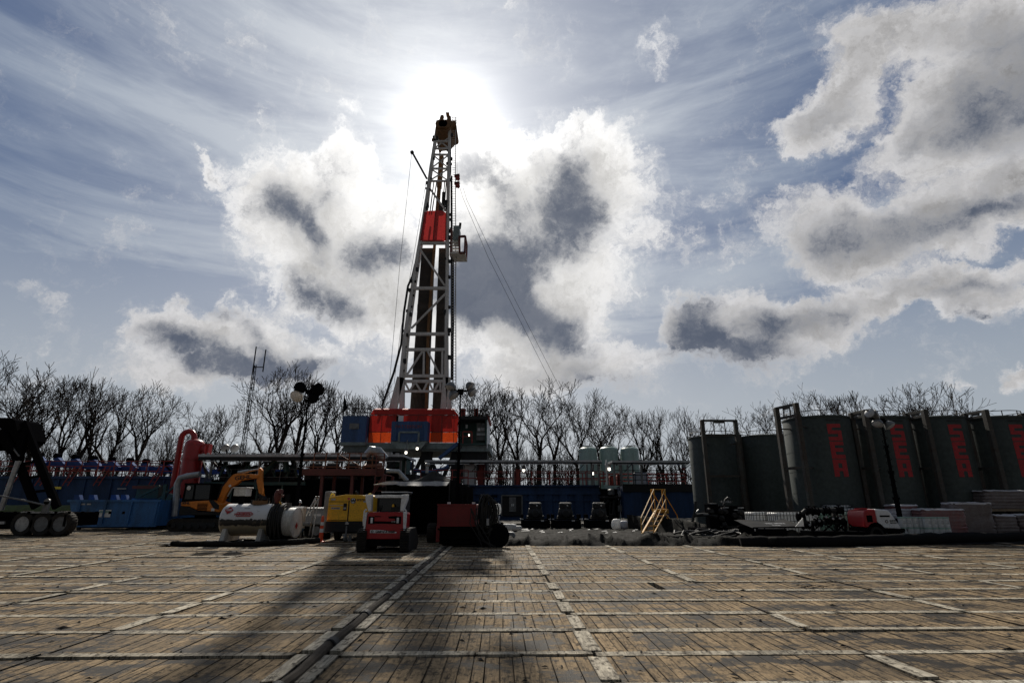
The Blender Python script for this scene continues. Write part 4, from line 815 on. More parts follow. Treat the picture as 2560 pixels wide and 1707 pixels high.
# red steel platform with stairs
Yr = 35.; zr = Zp(1186,Yr); x0, x1 = Xp(752,zr,Yr), Xp(958,zr,Yr)
t_ = thing('shaker_platform', 'rust red steel platform on posts in front of the left canopy', 'platform', (x0,Yr,0))
q = MB(); q.bx(x0,x1,Yr,Yr+2.6,zr,zr+.06); q.bx(x0,x1,Yr-.1,Yr-.002,zr-.05,zr+.36); build('deck_beam', q, 'rust_beam', t_, world=True)
q = MB()
for px in (800,876,957):
    x = Xp(px,2,Yr)
    for ya in (Yr, Yr+2.4): q = MB(); q.bx(x-.09,x+.09,ya,ya+.2,0,zr); build('post', q, 'rust_beam', t_, world=True)
q = MB(); q.bar((Xp(876,0,Yr),Yr,.3),(Xp(957,3,Yr),Yr,zr-.2),.16); q.bx(Xp(876,1,Yr),Xp(960,1,Yr),Yr-.02,Yr-.01+.2,1.55,1.72); build('brace', q, 'rust_beam', t_, world=True)
q = MB(); q.rail([(x0,Yr,zr+.06),(x1,Yr,zr+.06)], 1.25, 3, .8, .035); q.bar((Xp(845,5,Yr),Yr,zr+1.3),(Xp(935,5,Yr),Yr,zr+.1),.06); build('railing', q, 'rust_orange', t_, world=True)
q = MB(); xx = Xp(937,2,Yr)
for s in (0,.5): q.bar((xx+s,Yr-.3,.1),(xx+s,Yr-.25,zr+1.2),.07)
for i in range(15): q.bar((xx,Yr-.3,.3+i*.3),(xx+.5,Yr-.3,.3+i*.3),.04)
build('ladder', q, 'rust_beam', t_, world=True)
for i,(pa_,pb_,m,lb) in enumerate(((772,798,'rust_beam','leftmost'),(812,845,'dark_steel','second'),(862,893,'dark_steel','third'),(908,948,'rust_orange','rightmost, largest'))):
    a = Xp(pa_,zr,Yr+1.2); b = Xp(pb_,zr,Yr+1.2); z = zr+.07; t_ = thing('shale_shaker', lb+' of the rusty shale shakers on the red platform', 'shale shaker', (a,Yr+1.2,z), 0, 'shale shakers on the red platform'); h = .62 if i < 3 else 1.0
    q = MB(); q.prismx([(Yr+.8,z),(Yr+.8,z+h*.55),(Yr+1.6,z+h*.8),(Yr+2.2,z+h*.8),(Yr+2.2,z)], a+.06, b-.06); build('basket', q, m, t_, world=True, bevel=.03)
    q = MB(); q.lathe([(.05,-.4),(.22,-.36),(.22,.36),(.05,.4)], ((a+b)/2,Yr+1.4,z+h*.82), 14, (1,0,0)); build('motor', q, 'charcoal', t_, world=True)
    q = MB()
    for s in range(4): q.lathe([(.16,0),(.16,.02)], (a+.3+s*(b-a-.5)/3,Yr+.79,z+.3), 12, (0,-1,0))
    build('porthole', q, 'black', t_, world=True)
t_ = thing('exhaust_hood', 'rounded bright steel duct hood above the red platform', 'duct', at(930,1135,36)); q = MB(); q.tube([at(915,1140,36),at(928,1126,36),at(945,1130,36),at(965,1148,36)], [.25,.32,.36,.25], 12); build('duct', q, 'bright_steel', t_, world=True)
t_ = thing('grey_pipe', 'pale bent pipe coming down behind the tent at its left', 'pipe', at(1000,1180,34)); q = MB(); q.tube([at(966,1177,34),at(996,1178,34),at(1018,1202,34)], .14, 10); build('pipe', q, 'fluid_pipe', t_, world=True)
t_ = thing('steam_stack', 'thin pale standpipe with capped top behind the peak of the tent', 'pipe', at(1068,1185,36)); q = MB(); q.tube([at(1067,1182,36),at(1068,1165,36)], .1, 8); q.tube([at(1063,1161,36),at(1074,1161,36)], .12, 8); build('pipe', q, 'bright_steel', t_, world=True)
# blue pipes under the rig floor
t_ = thing('blue_flowline', 'bent blue flow line under the rig floor right of the left canopy', 'pipe', at(1020,1165,45)); q = MB(); q.tube([at(1020,1170,45),at(1032,1158,45)], .3, 10); q.tube([at(1032,1175,46),at(1070,1180,46),at(1110,1172,46),at(1122,1165,46)], .16, 10); build('pipe', q, 'rig_blue', t_, world=True)
t_ = thing('wellhead_platform', 'dark red railed platform low under the rig', 'platform', at(1060,1200,44)); q = MB(); a = at(1010,1210,44); b = at(1170,1210,44); q.bx(a.x,b.x,44,46,a.z-.3,a.z); build('deck', q, 'dark_steel', t_, world=True); q = MB(); q.rail([a,b], 1.1, 2, 1.2, .04); build('railing', q, 'rail_red', t_, world=True)
q = MB(); q.bx(a.x,b.x,44.5,46,0,a.z-.3); build('skirt', q, 'black', t_, world=True)
t_ = thing('control_cabinet', 'dark teal cabinet at the right end of the left canopy', 'cabinet', at(1000,1180,41)); a, b = at(985,1200,41), at(1018,1145,41); q = MB(); q.bx(a.x,b.x,41,42.5,0,b.z); build('body', q, 'teal', t_, world=True, bevel=.04); q = MB(); q.bx(b.x-.12,b.x-.04,40.95,40.99,a.z,b.z-.2); build('edge_strip', q, 'bright_steel', t_, world=True)
# red vessel
xv, Yv = Xp(486,5.5,40), 40; zt = Zp(1098,40); t_ = thing('gas_separator', 'red upright gas separator vessel with a hooked red vent pipe', 'separator', (xv,Yv,0)); q = MB(); r = .66
q.lathe([(r,.6),(r,zt-.45),(r*.93,zt-.25),(r*.7,zt-.08),(r*.35,zt),(0,zt+.02)], n=28); build('vessel', q, 'vessel_red', t_)
z2 = Zp(1084,40); xl = Xp(455,z2,40)-xv; q = MB(); pts = [(xl,0,.8),(xl,0,z2-.3)]+[(xl+.48-.48*math.cos(a),0,z2-.3+.48*math.sin(a)) for a in (.5,1.,1.57,2.1,2.7,3.14)]+[(xl+.96,0,z2-.6),(-.05,0,zt-.1)]; q.tube(pts, .19, 12); build('vent_pipe', q, 'vessel_red', t_)
q = MB(); q.lathe([(r+.04,zt-1.5),(r+.04,zt-1.4)], n=28); q.lathe([(.2,.5),(.2,1.0),(.3,1.0),(.3,1.1)], (0,0,zt-.75), 16, (1,-.2,0)); q.bx(.75,1.2,-.3,.2,zt-1.1,zt-.35); build('flange', q, 'vessel_red', t_)
q = MB()
for s in range(3): a = s*2.1+.4; q.bar((r*math.cos(a),r*math.sin(a),2.2),(1.2*math.cos(a),1.2*math.sin(a),0),.14)
build('leg', q, 'dark_steel', t_)
t_ = thing('silver_pipe', 'bent silver pipe running from the red vessel down to the ground', 'pipe', at(442,1290,38)); q = MB(); q.tube([at(436,1290,38),at(440,1250,38),at(443,1210,38),at(450,1195,38),at(466,1190,38),at(500,1185,38)], .2, 12); build('pipe', q, 'fluid_pipe', t_, world=True)
t_ = thing('teal_chute', 'dark teal angled chutes and struts left of the excavator', 'chute', at(400,1310,38)); q = MB()
for (a,b,w) in (((385,1320),(432,1235),.35),((405,1290),(415,1210),.2),((350,1240),(400,1215),.15),((395,1250),(455,1200),.12)): q.bar(at(*a,38.5),at(*b,38.5),w)
a, b = at(338,1245,39), at(398,1212,39); q.bx(a.x,b.x,39,40,a.z,b.z); build('strut', q, 'teal', t_, world=True); q = MB(); q.bx(a.x-.3,b.x,38.9,38.98,b.z-.25,b.z-.05); build('edge', q, 'rust_beam', t_, world=True)
# ================================================================== RIGHT: frac tanks
GL = {'S': [(0,1,.78,1),(0,.3,.5,.78),(0,1,.40,.62),(.7,1,.2,.42),(0,1,0,.22)], 'E': [(0,.32,0,1),(.3,1,.78,1),(.3,.9,.40,.61),(.3,1,0,.22)], 'A': [(0,1,.78,1),(0,.34,0,.8),(.62,1,0,.8),(.3,.7,.32,.5)]}
def frac(cx, Y, r, Hh, lb, posts, letters=None, frame_h=.75, shell_l=None):
    t_ = thing('frac_tank', lb, 'tank', (cx,Y,0), 0, 'dark green upright storage tanks in a row')
    q = MB(); q.lathe([(r,.15),(r,Hh-.06),(r-.03,Hh),(r*.5,Hh+.12),(0,Hh+.16)], n=56); build('shell', q, 'tank_green', t_)
    q = MB(); q.lathe([(r+.02,Hh-.14),(r+.035,Hh-.08),(r+.02,Hh-.02)], n=56); [q.lathe([(r+.007,Hh*f_),(r+.007,Hh*f_+.022)], n=56, cap=False) for f_ in (.17,.34,.52,.69,.86)]; q.lathe([(r+.04,.1),(r+.04,.3)], n=56); build('band', q, 'tank_green', t_)
    q = MB(); k_ = 20
    pts = [((r-.12)*math.cos(2*PI*i/k_), (r-.12)*math.sin(2*PI*i/k_), Hh+.02) for i in range(k_+1)]
    q.tube([(x,y,z+.28) for x,y,z in pts], .022, 5, False)
    for x,y,z in pts[:-1:2]: q.bar((x,y,z-.05),(x,y,z+.28),.035)
    build('guard_rail', q, 'tank_frame', t_)
    (ax,ay),(bx_,by) = posts; zt = Hh+frame_h
    for (x,y) in posts:
        q = MB(); q.bx(x-.10,x+.10,y-.13,y+.13,.05,zt); q.bx(x-.14,x-.101,y-.13,y+.13,.05,zt-.02); build('frame_post', q, 'tank_frame', t_, bevel=.01)
    for z in (zt-.06, Hh-.05, Hh*.55, Hh*.13, .2): q = MB(); q.bar((ax,ay,z),(bx_,by,z),.12,.14); build('cross_bar', q, 'tank_frame', t_)
    q = MB()
    for t in (.33,.66): q.bar((ax+(bx_-ax)*t,ay+(by-ay)*t,Hh),(ax+(bx_-ax)*t,ay+(by-ay)*t,zt-.1),.05)
    mx_, my_ = (ax+bx_)/2, (ay+by)/2; q.bar((mx_-.15*(bx_-ax),my_-.15*(by-ay),zt-.12),(mx_+.15*(bx_-ax),my_+.15*(by-ay),zt-.12),.08,.22)
    for (x,y) in posts:
        for z in (Hh*.9,Hh*.55,Hh*.18): d = Vector((x,y,0)); q.bar((x,y,z), (d*(r/d.length)*.98)+Vector((0,0,z)), .07)
    build('frame_strut', q, 'tank_frame', t_)
    if letters:
        a0, zc, lh, lw = letters; q = MB()
        def patch(x0,x1,z0,z1):
            n = max(2, int((x1-x0)/.1)); rr = r+.006
            P = [(x0+(x1-x0)*i/n) for i in range(n+1)]
            q.add([(rr*math.sin(a0+p/r), -rr*math.cos(a0+p/r), z) for z in (z0,z1) for p in P], [(i,i+1,i+n+2,i+n+1) for i in range(n)])
        for j, ch in enumerate('SEA'):
            zb = zc-(j+1)*(lh+.045)
            for (x0,x1,z0,z1) in GL[ch]: patch(-lw/2+x0*lw, -lw/2+x1*lw, zb+z0*lh, zb+z1*lh)
        build('lettering', q, 'letter_red', t_)
        text('serial_number', 'SFN-0023-0050', .13, ((r+.012)*math.sin(a0), -(r+.012)*math.cos(a0), zc+.16), 'ink', t_, rot=(PI/2,0,a0), bold=.004)
        q = MB(); a1 = a0-.12
        q = MB(); rr = r+.008
        for (s,z,w,h) in ((.22,.95,.26,.17),(-.05,1.12,.3,.08),(-.02,.98,.06,.06)):
            q.add([(rr*math.sin(a0+(s+dx)/r), -rr*math.cos(a0+(s+dx)/r), z+dz) for dx,dz in ((0,0),(w,0),(w,h),(0,h))], [(0,1,2,3)])
        build('sticker', q, 'roof_grey', t_)
    return t_
frac(14.35, 39, 1.62, 6.15, 'leftmost dark green tank, unlettered, with a loading frame over its top', ((-1.25,-2.0),(1.05,-1.95)), None, 1.0)
frac(17.9, 39, 1.62, 6.2, 'plain dark green tank without letters, second from left, in shadow', ((-1.7,.6),(-1.7,-.4)), None, .15)
for i,(cx,lb,po) in enumerate(((18.3,'first red-lettered dark green tank, with the tall ladder frame at its left edge',((-2.45,-.5),(-2.05,-2.0))),(21.75,'second red-lettered dark green tank, partly behind the right light tower',((-1.85,-.6),(-1.8,-1.75))),
      (25.05,'third red-lettered dark green tank, right of the right light tower',((-1.8,-.4),(-1.72,-1.75))),(28.5,'fourth red-lettered dark green tank, behind the tall wrapped pallets',((-1.8,-.4),(-1.72,-1.75))),(31.9,'dark green tank at the right edge of the picture',((-1.8,-.4),(-1.72,-1.75))))):
    frac(cx-(.25 if i == 0 else 0), 32, 1.78 if i == 0 else 1.53, 6.45, lb, po, (.0,5.98,.93,.76), .62 if i == 0 else .28)
# ================================================================== helper objects
def wheel(mb_t, mb_r, c, r, w, ax=(1,0,0)):
    mb_t.lathe([(r*.62,-w/2),(r*.93,-w/2),(r,-w*.36),(r,w*.36),(r*.93,w/2),(r*.62,w/2)], c, 28, ax, False)
    mb_r.lathe([(r*.62,-w*.42),(r*.56,-w*.3),(r*.2,-w*.25),(.02,-w*.25)], c, 18, ax); mb_r.lathe([(.02,w*.25),(r*.2,w*.25),(r*.56,w*.3),(r*.62,w*.42)], c, 18, ax)
def add_wheel(t_, c, r, w, ax=(1,0,0), rim='mid_steel', world=False, name='wheel'):
    a = MB(); b = MB(); wheel(a, b, c, r, w, ax)
    axv = Vector(ax).normalized(); u = Vector((0,0,1)); s_ = axv.cross(u)
    for i in range(26):
        an = 2*PI*i/26; d = u*math.cos(an)+s_*math.sin(an); p = Vector(c)+d*r; tg = axv.cross(d); a.bar(p-axv*w*.42+tg*.02, p+axv*w*.42, .035, .03, up=d)
    for s in (-1,1):
        for i in range(8): an = 2*PI*i/8; d = u*math.cos(an)+s_*math.sin(an); b.lathe([(.025,0),(.02,.03)], Vector(c)+d*r*.33+axv*w*.27*s, 6, axv*s)
    o = build(name, b, rim, t_, world=world); build('tyre', a, 'rubber', o, world=world); return o
def light_tower(x, Y, top, head, lb, lamps, base_z=.8, lean=0., gen=None):
    t_ = thing('light_tower', lb, 'light tower', (x,Y,0)); q = MB(); z0 = base_z; hs = (top-z0)/4
    for i in range(4):
        w = .16-.032*i; za = z0+hs*i-(.15 if i else 0); q.bx(-w/2,w/2,-w/2,w/2,za,z0+hs*(i+1)); q.bx(-w/2-.03,w/2+.03,-w/2-.03,w/2+.03,z0+hs*(i+1)-.12,z0+hs*(i+1))
    build('mast', q, 'black', t_)
    q = MB(); pts = []
    for i in range(90): a = i*.9; z = z0+.3+(top-z0-.5)*i/90; pts.append((.13*math.cos(a),.13*math.sin(a),z))
    q.tube(pts, .012, 4); build('coiled_cable', q, 'black', t_)
    q = MB(); hx0, hx1, tz = head; q.bar((hx0,0,top+tz),(hx1,0,top-tz),.09); q.bx(-.14,.14,-.1,.1,top-.18,top+.08); build('crossbar', q, 'black', t_)
    for (dx,dz,ax,mm,r) in lamps:
        ax = Vector(ax).normalized(); c = Vector((dx,-.05,top+dz)); q = MB(); q.lathe([(.04,-r*1.1),(r*.5,-r*.95),(r*.86,-r*.45),(r,0),(r*1.02,.03)], c, 20, ax); o = build('lamp', q, mm[0], t_)
        q = MB(); q.lathe([(r*.96,.0),(r*.7,.06),(.01,.09)], c+ax*.02, 20, ax); build('glass', q, mm[1], o)
        q = MB(); q.bar(c-ax*r*.7, (dx*.92,0,top+tz*(1 if dx < 0 else -1)), .06); q.bx(c.x-.09,c.x+.09,c.y-.02,c.y+.14,c.z+r*.3,c.z+r*.75); build('bracket', q, 'black', o)
    q = MB(); q.bx(-.6,.6,-.9,.9,.45,.95); q.bar((-1.1,-.6,.35),(1.1,-.6,.35),.08); q.bar((-1.1,.6,.35),(1.1,.6,.35),.08); q.bar((0,0,1),(0,-.9,.5),.1)
    for sx in (-1.1,1.1):
        for sy in (-.6,.6): q.bar((sx,sy,0),(sx,sy,.7),.06); q.bx(sx-.1,sx+.1,sy-.1,sy+.1,0,.03)
    build('chassis', q, 'black', t_, bevel=.02)
    add_wheel(t_, (-.75,0,.33), .33, .2); add_wheel(t_, (.75,0,.33), .33, .2); return t_
K = ('black','lamp_glass'); Wt = ('mid_steel','roof_grey')
light_tower(-11.5, 30, 7.75, (-.75,.72,.09), 'left light tower with three dark lamp heads and one white one', [(-.52,.18,(-.3,.9,.35),K,.33),(.52,.08,(.3,.9,.3),K,.36),(-.66,-.3,(-.1,-.75,-.7),('worn_white','lamp_glass'),.36),(.3,-.42,(.1,.95,-.1),K,.31)])
light_tower(-2.55, 26.2, 7.0, (-.5,.55,.0), 'centre light tower behind the red box, four pale lamp heads', [(-.5,.16,(-.2,-.3,-.8),Wt,.27),(.5,.2,(.7,-.2,-.65),Wt,.25),(-.3,-.26,(.55,-.25,-.75),Wt,.27),(.6,-.1,(.75,-.3,-.6),Wt,.24)], base_z=.9)
light_tower(18.95, 27.6, 5.75, (-.5,.5,.1), 'right light tower standing before the lettered tanks, lamp heads bunched', [(-.55,.35,(-.6,-.5,.3),Wt,.25),(-.2,.28,(.8,-.5,.2),Wt,.27),(-.25,-.2,(-.5,-.3,-.8),Wt,.27),(.38,-.3,(.4,-.4,-.8),Wt,.27)], base_z=.7)
# ================================================================== truck trailer with hoist frame, left
t_ = thing('hoist_truck', 'black roll-off hoist truck with raised dark steel frame and three visible wheels, left edge', 'truck', (-25,30,0))
for px,rim in ((55,'bright_steel'),(103,'mid_steel'),(150,'mid_steel')):
    x = Xp(px,.6,30)
    for yy in (30.2,32): add_wheel(t_, (Xp(px,.6,yy-.2),yy,.62), .62, .5, (0,1,0), rim, world=True)
q = MB(); x0, x1 = Xp(-90,1,30), Xp(168,1,30); q.bx(x0,x1,30.0,30.12,.95,1.2); q.bx(x0,x1,32.2,32.3,.95,1.2); q.bx(x0,x1,30.12,32.2,1.1,1.18); q.bx(x0,x0+4.3,30.1,32.1,.35,.95); q.bx(x1-.12,x1,29.95,32.3,.5,1.12)
for i in range(12): x = x0+.5+i*.72; q.bx(x,x+.1,29.9,30,1.12,1.26)
build('chassis', q, 'black', t_, world=True, bevel=.015)
q = MB(); q.bx(x0+3,x1-.2,29.97,29.995,1.16,1.24); q.bx(Xp(2,.6,30),Xp(14,.6,30),29.9,30,.62,.75); build('edge_strip', q, 'bright_steel', t_, world=True)
q = MB(); p = at(115,1268,29.9); q.bx(p.x-.16,p.x+.16,29.85,29.95,1.15,1.75); q.lathe([(.16,0),(.16,.08)], (p.x,29.85,1.75), 16, (0,1,0)); build('winch', q, 'mid_steel', t_, world=True)
fr = [((60,1056),(143,1268)),((12,1066),(90,1268)),((-40,1040),(40,1268))]
q = MB()
for k_,(a,b) in enumerate(fr[:2]):
    for yy in (30.6,31.5): q.bar(at(*a,yy), at(*b,yy), .38, .2, up=(0,1,0))
    for s in range(9): t = (s+.5)/9; p = at(*a,30.6).lerp(at(*b,30.6), t); r_ = at(*a,31.5).lerp(at(*b,31.5), t); q.bar(p, r_, .12)
for s in range(5): t = .12+s*.17; q.bar(at(*fr[0][0],30.6).lerp(at(*fr[0][1],30.6),t), at(*fr[1][0],30.6).lerp(at(*fr[1][1],30.6),t+.02), .13)
q.prism([(at(x_,y_,31).x, at(x_,y_,31).z) for x_,y_ in ((-40,1068),(-40,1047),(50,1048),(60,1054),(72,1100),(60,1110),(48,1085),(0,1070))], 30.4, 32.2); q.bx(at(-60,1060,30.5).x, at(-2,1060,30.5).x, 30.4, 32.2, Zp(1120,30.5), Zp(1068,30.5)); q.bar(at(10,1080,30.5), at(40,1130,30.5), .7, .4); q.bar(at(62,1080,30.5), at(45,1150,30.5), .35)
build('hoist_frame', q, 'black', t_, world=True)
q = MB(); q.tube([at(0,1070,30.2),at(25,1110,30.2),at(48,1140,30.2)], .04, 5); build('fitting', q, 'mid_steel', t_, world=True)
q = MB(); q.tube([at(46,1152,30.3), at(2,1275,30.3)], .13, 12); build('hydraulic_ram', q, 'bright_steel', t_, world=True)
q = MB(); q.tube([at(-20,1235,29.8),at(60,1250,29.8),at(112,1262,29.8)], .05, 6); build('cable', q, 'mid_steel', t_, world=True)
# roll-off skips
def skip(x0,x1,Y,z1,lb,m,nrib=4,wd=2.4,rz=0):
    t_ = thing('roll_off_skip', lb, 'skip', (x0,Y,0), rz); L_ = x1-x0; q = MB()
    q.prism([(0,z1),(L_,z1),(L_-.05,.25),(.55,.25)], 0, .06); q.prism([(0,z1),(L_,z1),(L_-.05,.25),(.55,.25)], wd-.06, wd); q.prism([(.0,z1),(.06,z1),(.61,.25),(.55,.25)], .06, wd-.06); q.bx(L_-.12,L_-.05,.06,wd-.06,.25,z1); q.bx(.55,L_,0.06,wd-.06,.25,.3); build('shell', q, m, t_)
    q = MB(); q.bx(-.08,L_+.05,-.09,-.002,z1-.12,z1+.02); q.bx(-.08,L_+.05,wd,wd+.06,z1-.1,z1+.02); q.bx(.5,L_,-.06,-.002,.2,.36)
    for i in range(nrib): x = .75+(L_-.9)*i/(nrib-1); q.prism([(x-.05,z1-.1),(x+.06,z1-.1),(x+.0,.3),(x-.1,.3)], -.1, -.003)
    q.bx(.6,.72,-.12,-.003,.0,z1-.1); build('rib', q, m, t_)
    q = MB()
    for x in (.9,L_-.6): q.lathe([(.09,-.1),(.09,.1)], (x,0.1,.1), 12, (0,1,0))
    q.bx(.5,L_-.1,.5,.65,.1,.24); q.bx(.5,L_-.1,wd-.65,wd-.5,.1,.24); build('runner', q, 'dark_steel', t_); return t_
sk = skip(-28.6,-22.9,36.2,1.85,'blue roll-off skip with a small white sticker, right of the truck wheels','bin_blue',4,2.4,.06)
q = MB(); q.bx(2.0,2.75,-.035,-.03,.8,1.25); build('sticker', q, 'sign_white', sk); q = MB(); q.bx(2.05,2.7,-.045,-.04,1.06,1.2); build('sticker_band', q, 'plastic_green', sk); q = MB(); q.bx(.75,1.05,-.035,-.03,1.55,1.64); q.bx(1.15,1.4,-.035,-.03,1.55,1.64); build('sticker', q, 'roof_grey', sk)
skip(-26.5,-20.5,39.2,1.95,'second blue skip half hidden behind the front blue skip','bin_blue',5)
for i,px in enumerate((183,220,275,300)):
    p = at(px,1252,37.6); t_ = thing('skip_latch', '%s of the four small blue brackets on the rim of the blue skip'%('first from left','second','third','rightmost')[i], 'bracket', p, 0, 'brackets on the skip rim'); q = MB(); q.prism([(p.x,p.z-.1),(p.x+.55,p.z-.1),(p.x+.3,p.z+.4),(p.x,p.z+.4)],37.6,37.9); build('plate', q, 'arm_blue', t_, world=True)
# ================================================================== excavator
YE = 34.6
t_ = thing('mini_excavator', 'orange and black mini excavator with raised bent boom and closed cab', 'excavator', (-19.5,YE,0)); e = lambda x,y,Y=YE: at(380+x*.2424, 1020+y*.2424, Y)
xl, xr = -21.0, -17.7
for yy in (YE-.1, YE+1.6):
    q = MB(); prof = []
    for i in range(11): a = PI/2+PI*i/10; prof.append((xl+.36+.36*math.cos(a), .38+.36*math.sin(a)))
    for i in range(11): a = -PI/2+PI*i/10; prof.append((xr-.36+.36*math.cos(a), .38+.36*math.sin(a)))
    q.prism(prof, yy, yy+.45); n = 60
    P = [Vector((x,0,z)) for x,z in prof]+[Vector((prof[0][0],0,prof[0][1]))]
    for a, b in zip(P, P[1:]):
        k_ = max(1, int((b-a).length/.14))
        for s in range(k_): c = a.lerp(b,(s+.5)/k_); q.bar((c.x,yy-.02,c.z),(c.x,yy+.47,c.z),.06,.05)
    o = build('track', q, 'rubber', t_, world=True)
    q = MB()
    for s in range(6): q.lathe([(.14,-.05),(.14,.05)], (xl+.45+s*(xr-xl-.9)/5,yy-.06,.3 if 0 < s < 5 else .38), 12, (0,1,0))
    q.bx(xl+.4,xr-.4,yy-.03,yy-.01,.3,.55); build('roller', q, 'dark_steel', o, world=True)
q = MB(); q.bx(xl+.6,xr-.6,YE+.4,YE+1.5,.45,.8); q.lathe([(.6,.8),(.6,.95)], (-19.3,YE+.95,0), 20); q.bx(xl+.1,xl+1.0,YE-.1,YE+2.1,.3,.42); build('undercarriage', q, 'black', t_, world=True)
x0 = e(275,0).x; 
q = MB(); q.prism([(e(275,1090).x,.95),(e(272,1100).x,1.15),(e(290,1020).x,1.5),(e(380,1030).x,1.5),(e(470,1085).x,1.2),(e(690,1110).x,1.15),(e(690,1120).x,.95)], YE-.02, YE+1.9); build('counterweight', q, 'charcoal', t_, world=True, bevel=.05)
q = MB(); q.prism([(e(300,960).x,e(0,965).z),(e(295,1020).x,1.5),(e(385,1030).x,1.46),(e(475,1085).x,1.22),(e(690,1105).x,1.14),(e(690,990).x,e(0,985).z),(e(590,950).x,e(0,948).z)], YE-.04, YE+1.8); build('body', q, 'machine_orange', t_, world=True, bevel=.05)
q = MB()
for s in range(6): z = e(0,1055-s*14).z; q.bx(e(470,1020).x,e(575,1020).x,YE-.07,YE-.05,z-.02,z+.02)
build('grille', q, 'black', t_, world=True)
q = MB(); q.prism([(e(590,950).x,e(0,945).z),(e(640,960).x,e(0,950).z),(e(700,990).x,e(0,1000).z),(e(690,1060).x,e(0,1045).z),(e(640,1030).x,e(0,1030).z)], YE-.08, YE-.045); build('side_panel', q, 'charcoal', t_, world=True)
c0, c1, z0, z1 = e(325,880).x, e(600,880).x, e(0,948).z, e(0,780).z
q = MB()
for (x,y) in ((c0,YE),(c1,YE),(c0,YE+1.3),(c1,YE+1.3),((c0*.62+c1*.38),YE)): q.bar((x,y+.05,z0),(x+(.06 if x == c0 else -.02),y+.05,z1),.09)
q.bx(c0-.02,c1+.02,YE-.03,YE+1.4,z1-.06,z1+.05); q.bx(c0-.02,c1+.02,YE-.02,YE+1.4,z0-.1,z0+.06); build('cab', q, 'black', t_, world=True, bevel=.02)
q = MB(); q.bx(c0+.04,c1-.04,YE+.06,YE+.07,z0,z1); build('window', q, 'glass_dark', t_, world=True); q = MB(); q.bx(c0+.04,c1-.04,YE+1.28,YE+1.3,z0,z1); build('window', q, 'glass_dark', t_, world=True)
q = MB(); q.bx(c0+.75,c0+1.2,YE+.5,YE+.95,z0-.1,z0+.75); build('seat', q, 'black', t_, world=True, bevel=.05)
def pxpoly(name, pts, Y0, Y1, m, par, fn=e, bev=.03):
    P = [fn(x,y,(Y0+Y1)/2) for x,y in pts]; q = MB(); q.prism([(p.x,p.z) for p in P], Y0, Y1); return build(name, q, m, par, world=True, bevel=bev)
Yb = YE+.9
bo = pxpoly('boom', [(690,1000),(688,920),(735,800),(800,725),(850,685),(900,672),(1110,685),(1108,722),(1000,735),(930,748),(885,785),(830,815),(770,900),(735,990)], Yb-.17, Yb+.17, 'machine_orange', t_)
pxpoly('boom_back', [(685,930),(730,800),(795,722),(850,680),(840,690),(800,740),(745,810),(700,930)], Yb-.19, Yb+.19, 'charcoal', t_)
stk = pxpoly('stick', [(1108,615),(1122,612),(1142,640),(1138,720),(1150,860),(1160,905),(1135,915),(1108,870),(1085,750),(1100,700)], Yb-.14, Yb+.14, 'machine_orange', t_)
pxpoly('bucket', [(1120,880),(1155,900),(1172,945),(1140,935),(1105,905)], Yb-.3, Yb+.3, 'dark_steel', t_)
q = MB(); q.tube([e(888,664,Yb), e(1000,645,Yb)], .1, 10); q.tube([e(1000,645,Yb), e(1112,628,Yb)], .055, 8); q.tube([e(780,910,Yb-.3), e(830,820,Yb-.3)], .05, 8); build('ram', q, 'bright_steel', t_, world=True)
p = e(937,715,Yb-.2); text('lettering', 'GEHL', .34, (p.x+19.5, Yb-.19-YE, p.z), 'ink', t_, rot=(PI/2,-.12,0), bold=.008, sx=1.25)
p = e(348,978,YE); text('lettering', 'GEHL', .2, (p.x+19.5, -.07, p.z), 'ink', t_, bold=.006, sx=1.2); p = e(640,1070,YE); text('lettering', 'Z80', .16, (p.x+19.5, -.07, p.z), 'ink', t_)
q = MB(); p = e(803,800,Yb-.2); q.lathe([(.1,0),(.1,.01)], (p.x,Yb-.185,p.z), 4, (0,-1,0)); p = e(633,1045,YE); q.bx(p.x-.1,p.x+.1,YE-.06,YE-.05,p.z-.09,p.z+.09); p = e(382,822,YE); q.lathe([(.01,0),(.13,.0),(.02,.02)], (p.x,YE-.02,p.z), 12, (0,-1,0)); build('sticker', q, 'sign_white', t_, world=True)
# ================================================================== fuel tank
YT_ = 24.6; t_ = thing('fuel_tank', 'worn white horizontal fuel tank with black peeling band on two saddle legs', 'tank', (-11.6,YT_,0)); 
m = bpy.data.materials.new('peeling_tank'); m.use_nodes = True; tn = m.node_tree; n = tn.nodes; l = tn.links; p = n['Principled BSDF']; co = n.new('ShaderNodeTexCoord'); sx_ = n.new('ShaderNodeSeparateXYZ'); l.new(co.outputs['Object'], sx_.inputs[0])
na = n.new('ShaderNodeTexNoise'); na.inputs['Scale'].default_value = 7; na.inputs['Detail'].default_value = 9; na.inputs['Roughness'].default_value = .7; l.new(co.outputs['Object'], na.inputs[0])
def M_(op, a, b, c=None):
    q = n.new('ShaderNodeMath'); q.operation = op
    for i, x in enumerate((a,b,c)):
        if x is None: continue
        if isinstance(x,(int,float)): q.inputs[i].default_value = x
        else: l.new(x, q.inputs[i])
    return q.outputs[0]
zz = M_('MULTIPLY_ADD', na.outputs[0], .34, sx_.outputs[2])
rp = n.new('ShaderNodeValToRGB'); cr = rp.color_ramp; cr.interpolation = 'LINEAR'; l.new(M_('MULTIPLY', zz, .5), rp.inputs[0])
for pos,col in ((.0,(.10,.085,.055)),(.33,(.24,.21,.15)),(.452,(.30,.25,.17)),(.47,(.012,.012,.012)),(.585,(.014,.014,.014)),(.595,(.60,.61,.63)),(1,(.66,.67,.69))):
    e_ = cr.elements.new(pos) if pos not in (0.,1) else cr.elements[0 if pos == 0 else -1]; e_.color = (*col,1); e_.position = pos
